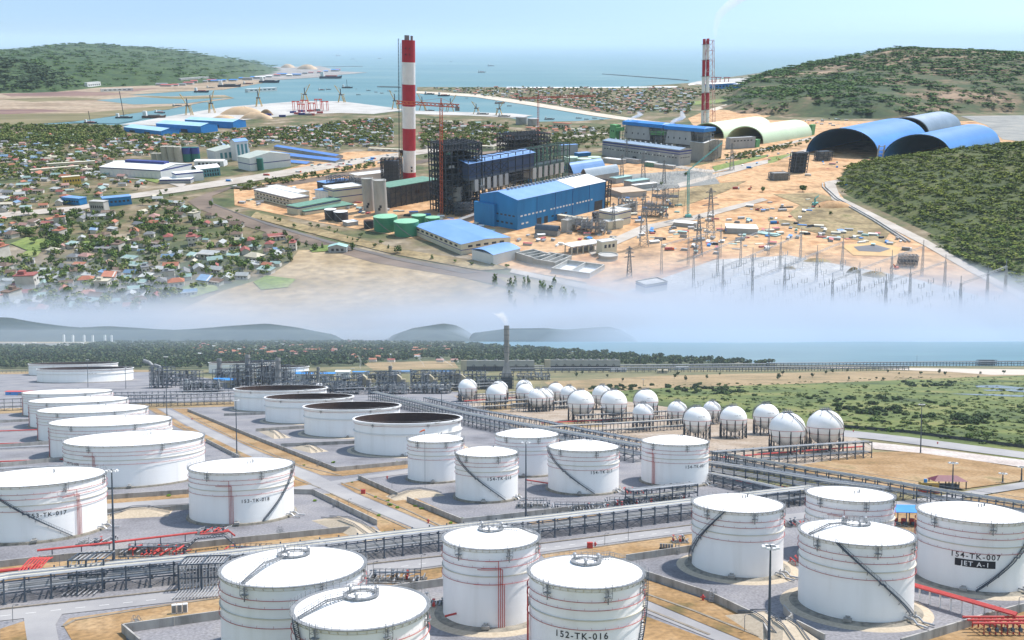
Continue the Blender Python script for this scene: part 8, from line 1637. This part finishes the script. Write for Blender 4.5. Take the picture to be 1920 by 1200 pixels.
mHN = M('near_hill_leaves', [(.042, .070, .014), (.085, .12, .020), (.13, .165, .028), (.18, .205, .036)], .9, .012, island=.4, spec=.1, detail=5)
clothe(0, 9000, 9, 16, 34, .10, mHL, 'green woods covering the long left hill'); clothe(1, 5000, 9, 16, 26, .115, M('dark_hill_leaves', [(.022, .050, .024), (.042, .075, .03)], .9, .01, island=.3), 'darker woods of the lower left hill')  # darker leaf colours on the lower left hill
def scar(xy, zz, r):
    nz = np.sin(xy[:, 0] * .011 + 1) * np.sin(xy[:, 1] * .008 + zz * .05) + .6 * np.sin(xy[:, 0] * .031 + xy[:, 1] * .017) + r.normal(size=len(zz)) * .25
    top = zz > zz.max() * .55; return (nz > -.45) | (top & (nz > -1.2))
clothe(2, 10500, 8, 14, 34, .10, mHL, 'patchy woods on the quarried hill', scar)
clothe(3, 13000, 3.4, 6.0, 30, .10, mHN, 'dense low woods of the near hill')
clothe(3, 3500, 2.6, 4.6, 30, .10, M('bright_hill_leaves', [(.05, .09, .012), (.09, .145, .02), (.14, .20, .035)], .9, .02, island=.4, spec=.1), 'brighter green woods on the low shoulder of the near hill', lambda xy, zz, r: (xy[:, 1] < U(1850, 452).y - (xy[:, 0] - U(1850, 452).x) * .2) & (xy[:, 0] > U(1795, 480).x))
# steel skeletons of the transformer bay and substation
for x, yb, yt, w_, d_, lb in [(1085, 432, 408, 30, 14, 'open steel skeleton in front of the blue hall, left one'), (1112, 438, 415, 26, 12, 'open steel skeleton in front of the blue hall, right one'), (1175, 398, 372, 22, 14, 'tangle of grey scaffolding by the yellow tanks'), (1246, 385, 350, 34, 18, 'tall grey scaffold frame beside the old substation'), (1225, 405, 380, 24, 14, 'grey scaffold frame right of the cream cubes'), (640, 362, 330, 34, 18, 'bluish scaffold frame behind the finned block'), (668, 356, 335, 26, 14, 'scaffold frame left of the slate tower'), (1330, 300, 262, 26, 20, 'grey frame right of the boiler house'), (870, 405, 380, 20, 10, 'low steel frame at the foot of the dark boiler house'), (1700, 500, 478, 16, 8, 'drilling rig frame among the gravel heaps')]:
    p = U(x, yb); t = thing('scaffold', lb, 'scaffold', upl(p, -.2), 'open steel skeletons'); steel_frame(MB(), w_, d_, uh(p, yt), 5, 2, 4, .55, random.Random(x), .4).build('frame', mGalv if x > 1000 else mSteel, t); MB().cbox((0, 0, uh(p, yt) * .5), (w_, d_, .5)).build('deck', mDark, t)
# ================================================================== AIR
tag(MB().box(-9000, -150, -2, 9000, D0 + 1500, 130).build('haze', VOL('low_haze', (.70, .83, 1.0), .45e-4)), kind='stuff')
tag(MB().box(-90000, -20, -2, 90000, 85000, 330).build('haze', VOL('slope_haze', (.66, .84, 1.0), 1.4e-5 / S), mat=MUP), kind='stuff')
tag(MB().box(-80000, 4300, -1.5, 80000, 84000, 320).build('haze', VOL('bay_haze', (.70, .84, 1.0), 8e-5 / S), mat=MUP), kind='stuff')
# bank of mist lying on the foot of the slope
SIG = 1.4e-3; rows = [(645, 3.2), (630, 3.2), (600, 2.7), (585, 2.0), (570, 1.35), (550, .85), (530, .52), (510, .30), (490, .15), (470, .06), (450, .02), (436, 0.0)]
cols = np.linspace(-500, 2420, 40); V = []; nc = len(cols)
for j, (y, od) in enumerate(rows):
    for i, x in enumerate(cols):
        k = 1 + .22 * math.sin(x * .006 + 1.2) + .10 * math.sin(x * .017 + j * .5); k *= .78 + .97 * min(1, max(0, (x - 700) / 600))
        p = U(x, min(y, 640)); wpt = MUP @ p; zz = wpt.z if y < 638 else 0.0
        back = Vector((wpt.x, wpt.y + 60, zz)) if y < 638 else Vector((G(x, 637.8).x, D0 - 20, -1))
        front = back - Vector((0, max(od * k / SIG, 1) + 60 * (y < 638), 0)); V.append((front, back))
nr = len(rows); VV = [v[0] for v in V] + [v[1] for v in V]; B0 = nr * nc; F = []
for j in range(nr - 1):
    for i in range(nc - 1):
        a, b_, c, d = j * nc + i, j * nc + i + 1, (j + 1) * nc + i + 1, (j + 1) * nc + i; F += [(a, b_, c, d), (B0 + d, B0 + c, B0 + b_, B0 + a)]
for j in range(nr - 1):
    for i in (0, nc - 1): a, d = j * nc + i, (j + 1) * nc + i; F.append((a, d, B0 + d, B0 + a) if i == 0 else (d, a, B0 + a, B0 + d))
for i in range(nc - 1):
    for j in (0, nr - 1): a, b_ = j * nc + i, j * nc + i + 1; F.append((b_, a, B0 + a, B0 + b_) if j == 0 else (a, b_, B0 + b_, B0 + a))
b = MB(); b.add(VV, F); tag(b.build('mist', VOL('mist_volume', (.66, .73, .83), SIG)), 'bank of white mist along the foot of the port slope', kind='stuff')
# steam and smoke
def plume(name, pts, rad, dens, label, mat=None, col=(.98, .98, 1.0)):
    b = MB(); n = 10; m = len(pts); rs = random.Random(len(label)); vs = []
    for i, (p, r) in enumerate(zip(pts, rad)):
        for k in range(n): a = 2 * math.pi * k / n; q = r * (1 + rs.uniform(-.25, .25)); vs.append((p[0] + q * math.cos(a), p[1] + q * math.sin(a) * .9, p[2] + rs.uniform(-.3, .3) * r))
    b.add(vs, [(i * n + k, i * n + (k + 1) % n, (i + 1) * n + (k + 1) % n, (i + 1) * n + k) for i in range(m - 1) for k in range(n)] + [tuple(range(n))[::-1], tuple((m - 1) * n + k for k in range(n))])
    return tag(b.build(name, VOL(name, col, dens), mat=mat), label, kind='stuff')
def lowplume(name, x, yb, chain, rpx, dens, label):
    p = G(x, yb); s = p.y / FPX; plume(name, [((cx - x) * s, 0, ztop(p, cy)) for cx, cy in chain], [r * s for r in rpx], dens, label, low(p))
lowplume('steam', 676, 715, [(676, 692), (675, 686), (677, 680), (675, 673), (671, 665)], [1, 1.6, 2.2, 2.4, 1.2], .07, 'white steam wisp over the first heater box')
lowplume('steam', 736, 715, [(736, 688), (734, 682), (730, 676), (724, 672)], [1, 1.6, 1.5, .8], .06, 'steam wisp over the dark round hood')
lowplume('steam', 795, 715, [(796, 688), (792, 680), (786, 673), (782, 666)], [1, 1.8, 1.8, 1], .07, 'steam wisp over the third heater box')
lowplume('steam', 852, 715, [(851, 688), (843, 682), (833, 676), (825, 668)], [1, 2.4, 3, 2.6], .07, 'thick steam wisp left of the cooling tower')
lowplume('smoke', 949, 728, [(949, 611), (948, 604), (945, 598), (940, 592), (934, 586)], [3.5, 5, 7, 9, 11], .07, 'pale smoke leaving the grey flare stack')
def upplume(name, x, yb, chain, rpx, dens, label):
    p = U(x, yb); s = 200 / (yb - 75); plume(name, [((cx - x) * s, 0, uh(p, cy)) for cx, cy in chain], [r * s for r in rpx], dens / S, label, upl(p))
upplume('steam', 1187, 285, [(1176, 226), (1182, 222), (1190, 219), (1198, 215), (1192, 209)], [3, 6, 8, 6, 3], .12, 'white steam cloud on the left blue-capped boiler house')
upplume('steam', 1262, 293, [(1252, 234), (1258, 228), (1268, 224), (1276, 219), (1272, 208)], [3, 7, 9, 6, 3], .14, 'white steam cloud on the right blue-capped boiler house')
upplume('smoke', 1326, 246, [(1326, 71), (1324, 55), (1326, 38), (1334, 22), (1350, 8), (1375, -8), (1410, -22)], [3, 5, 8, 12, 16, 22, 28], .02, 'faint smoke rising from the twin-flue chimney')
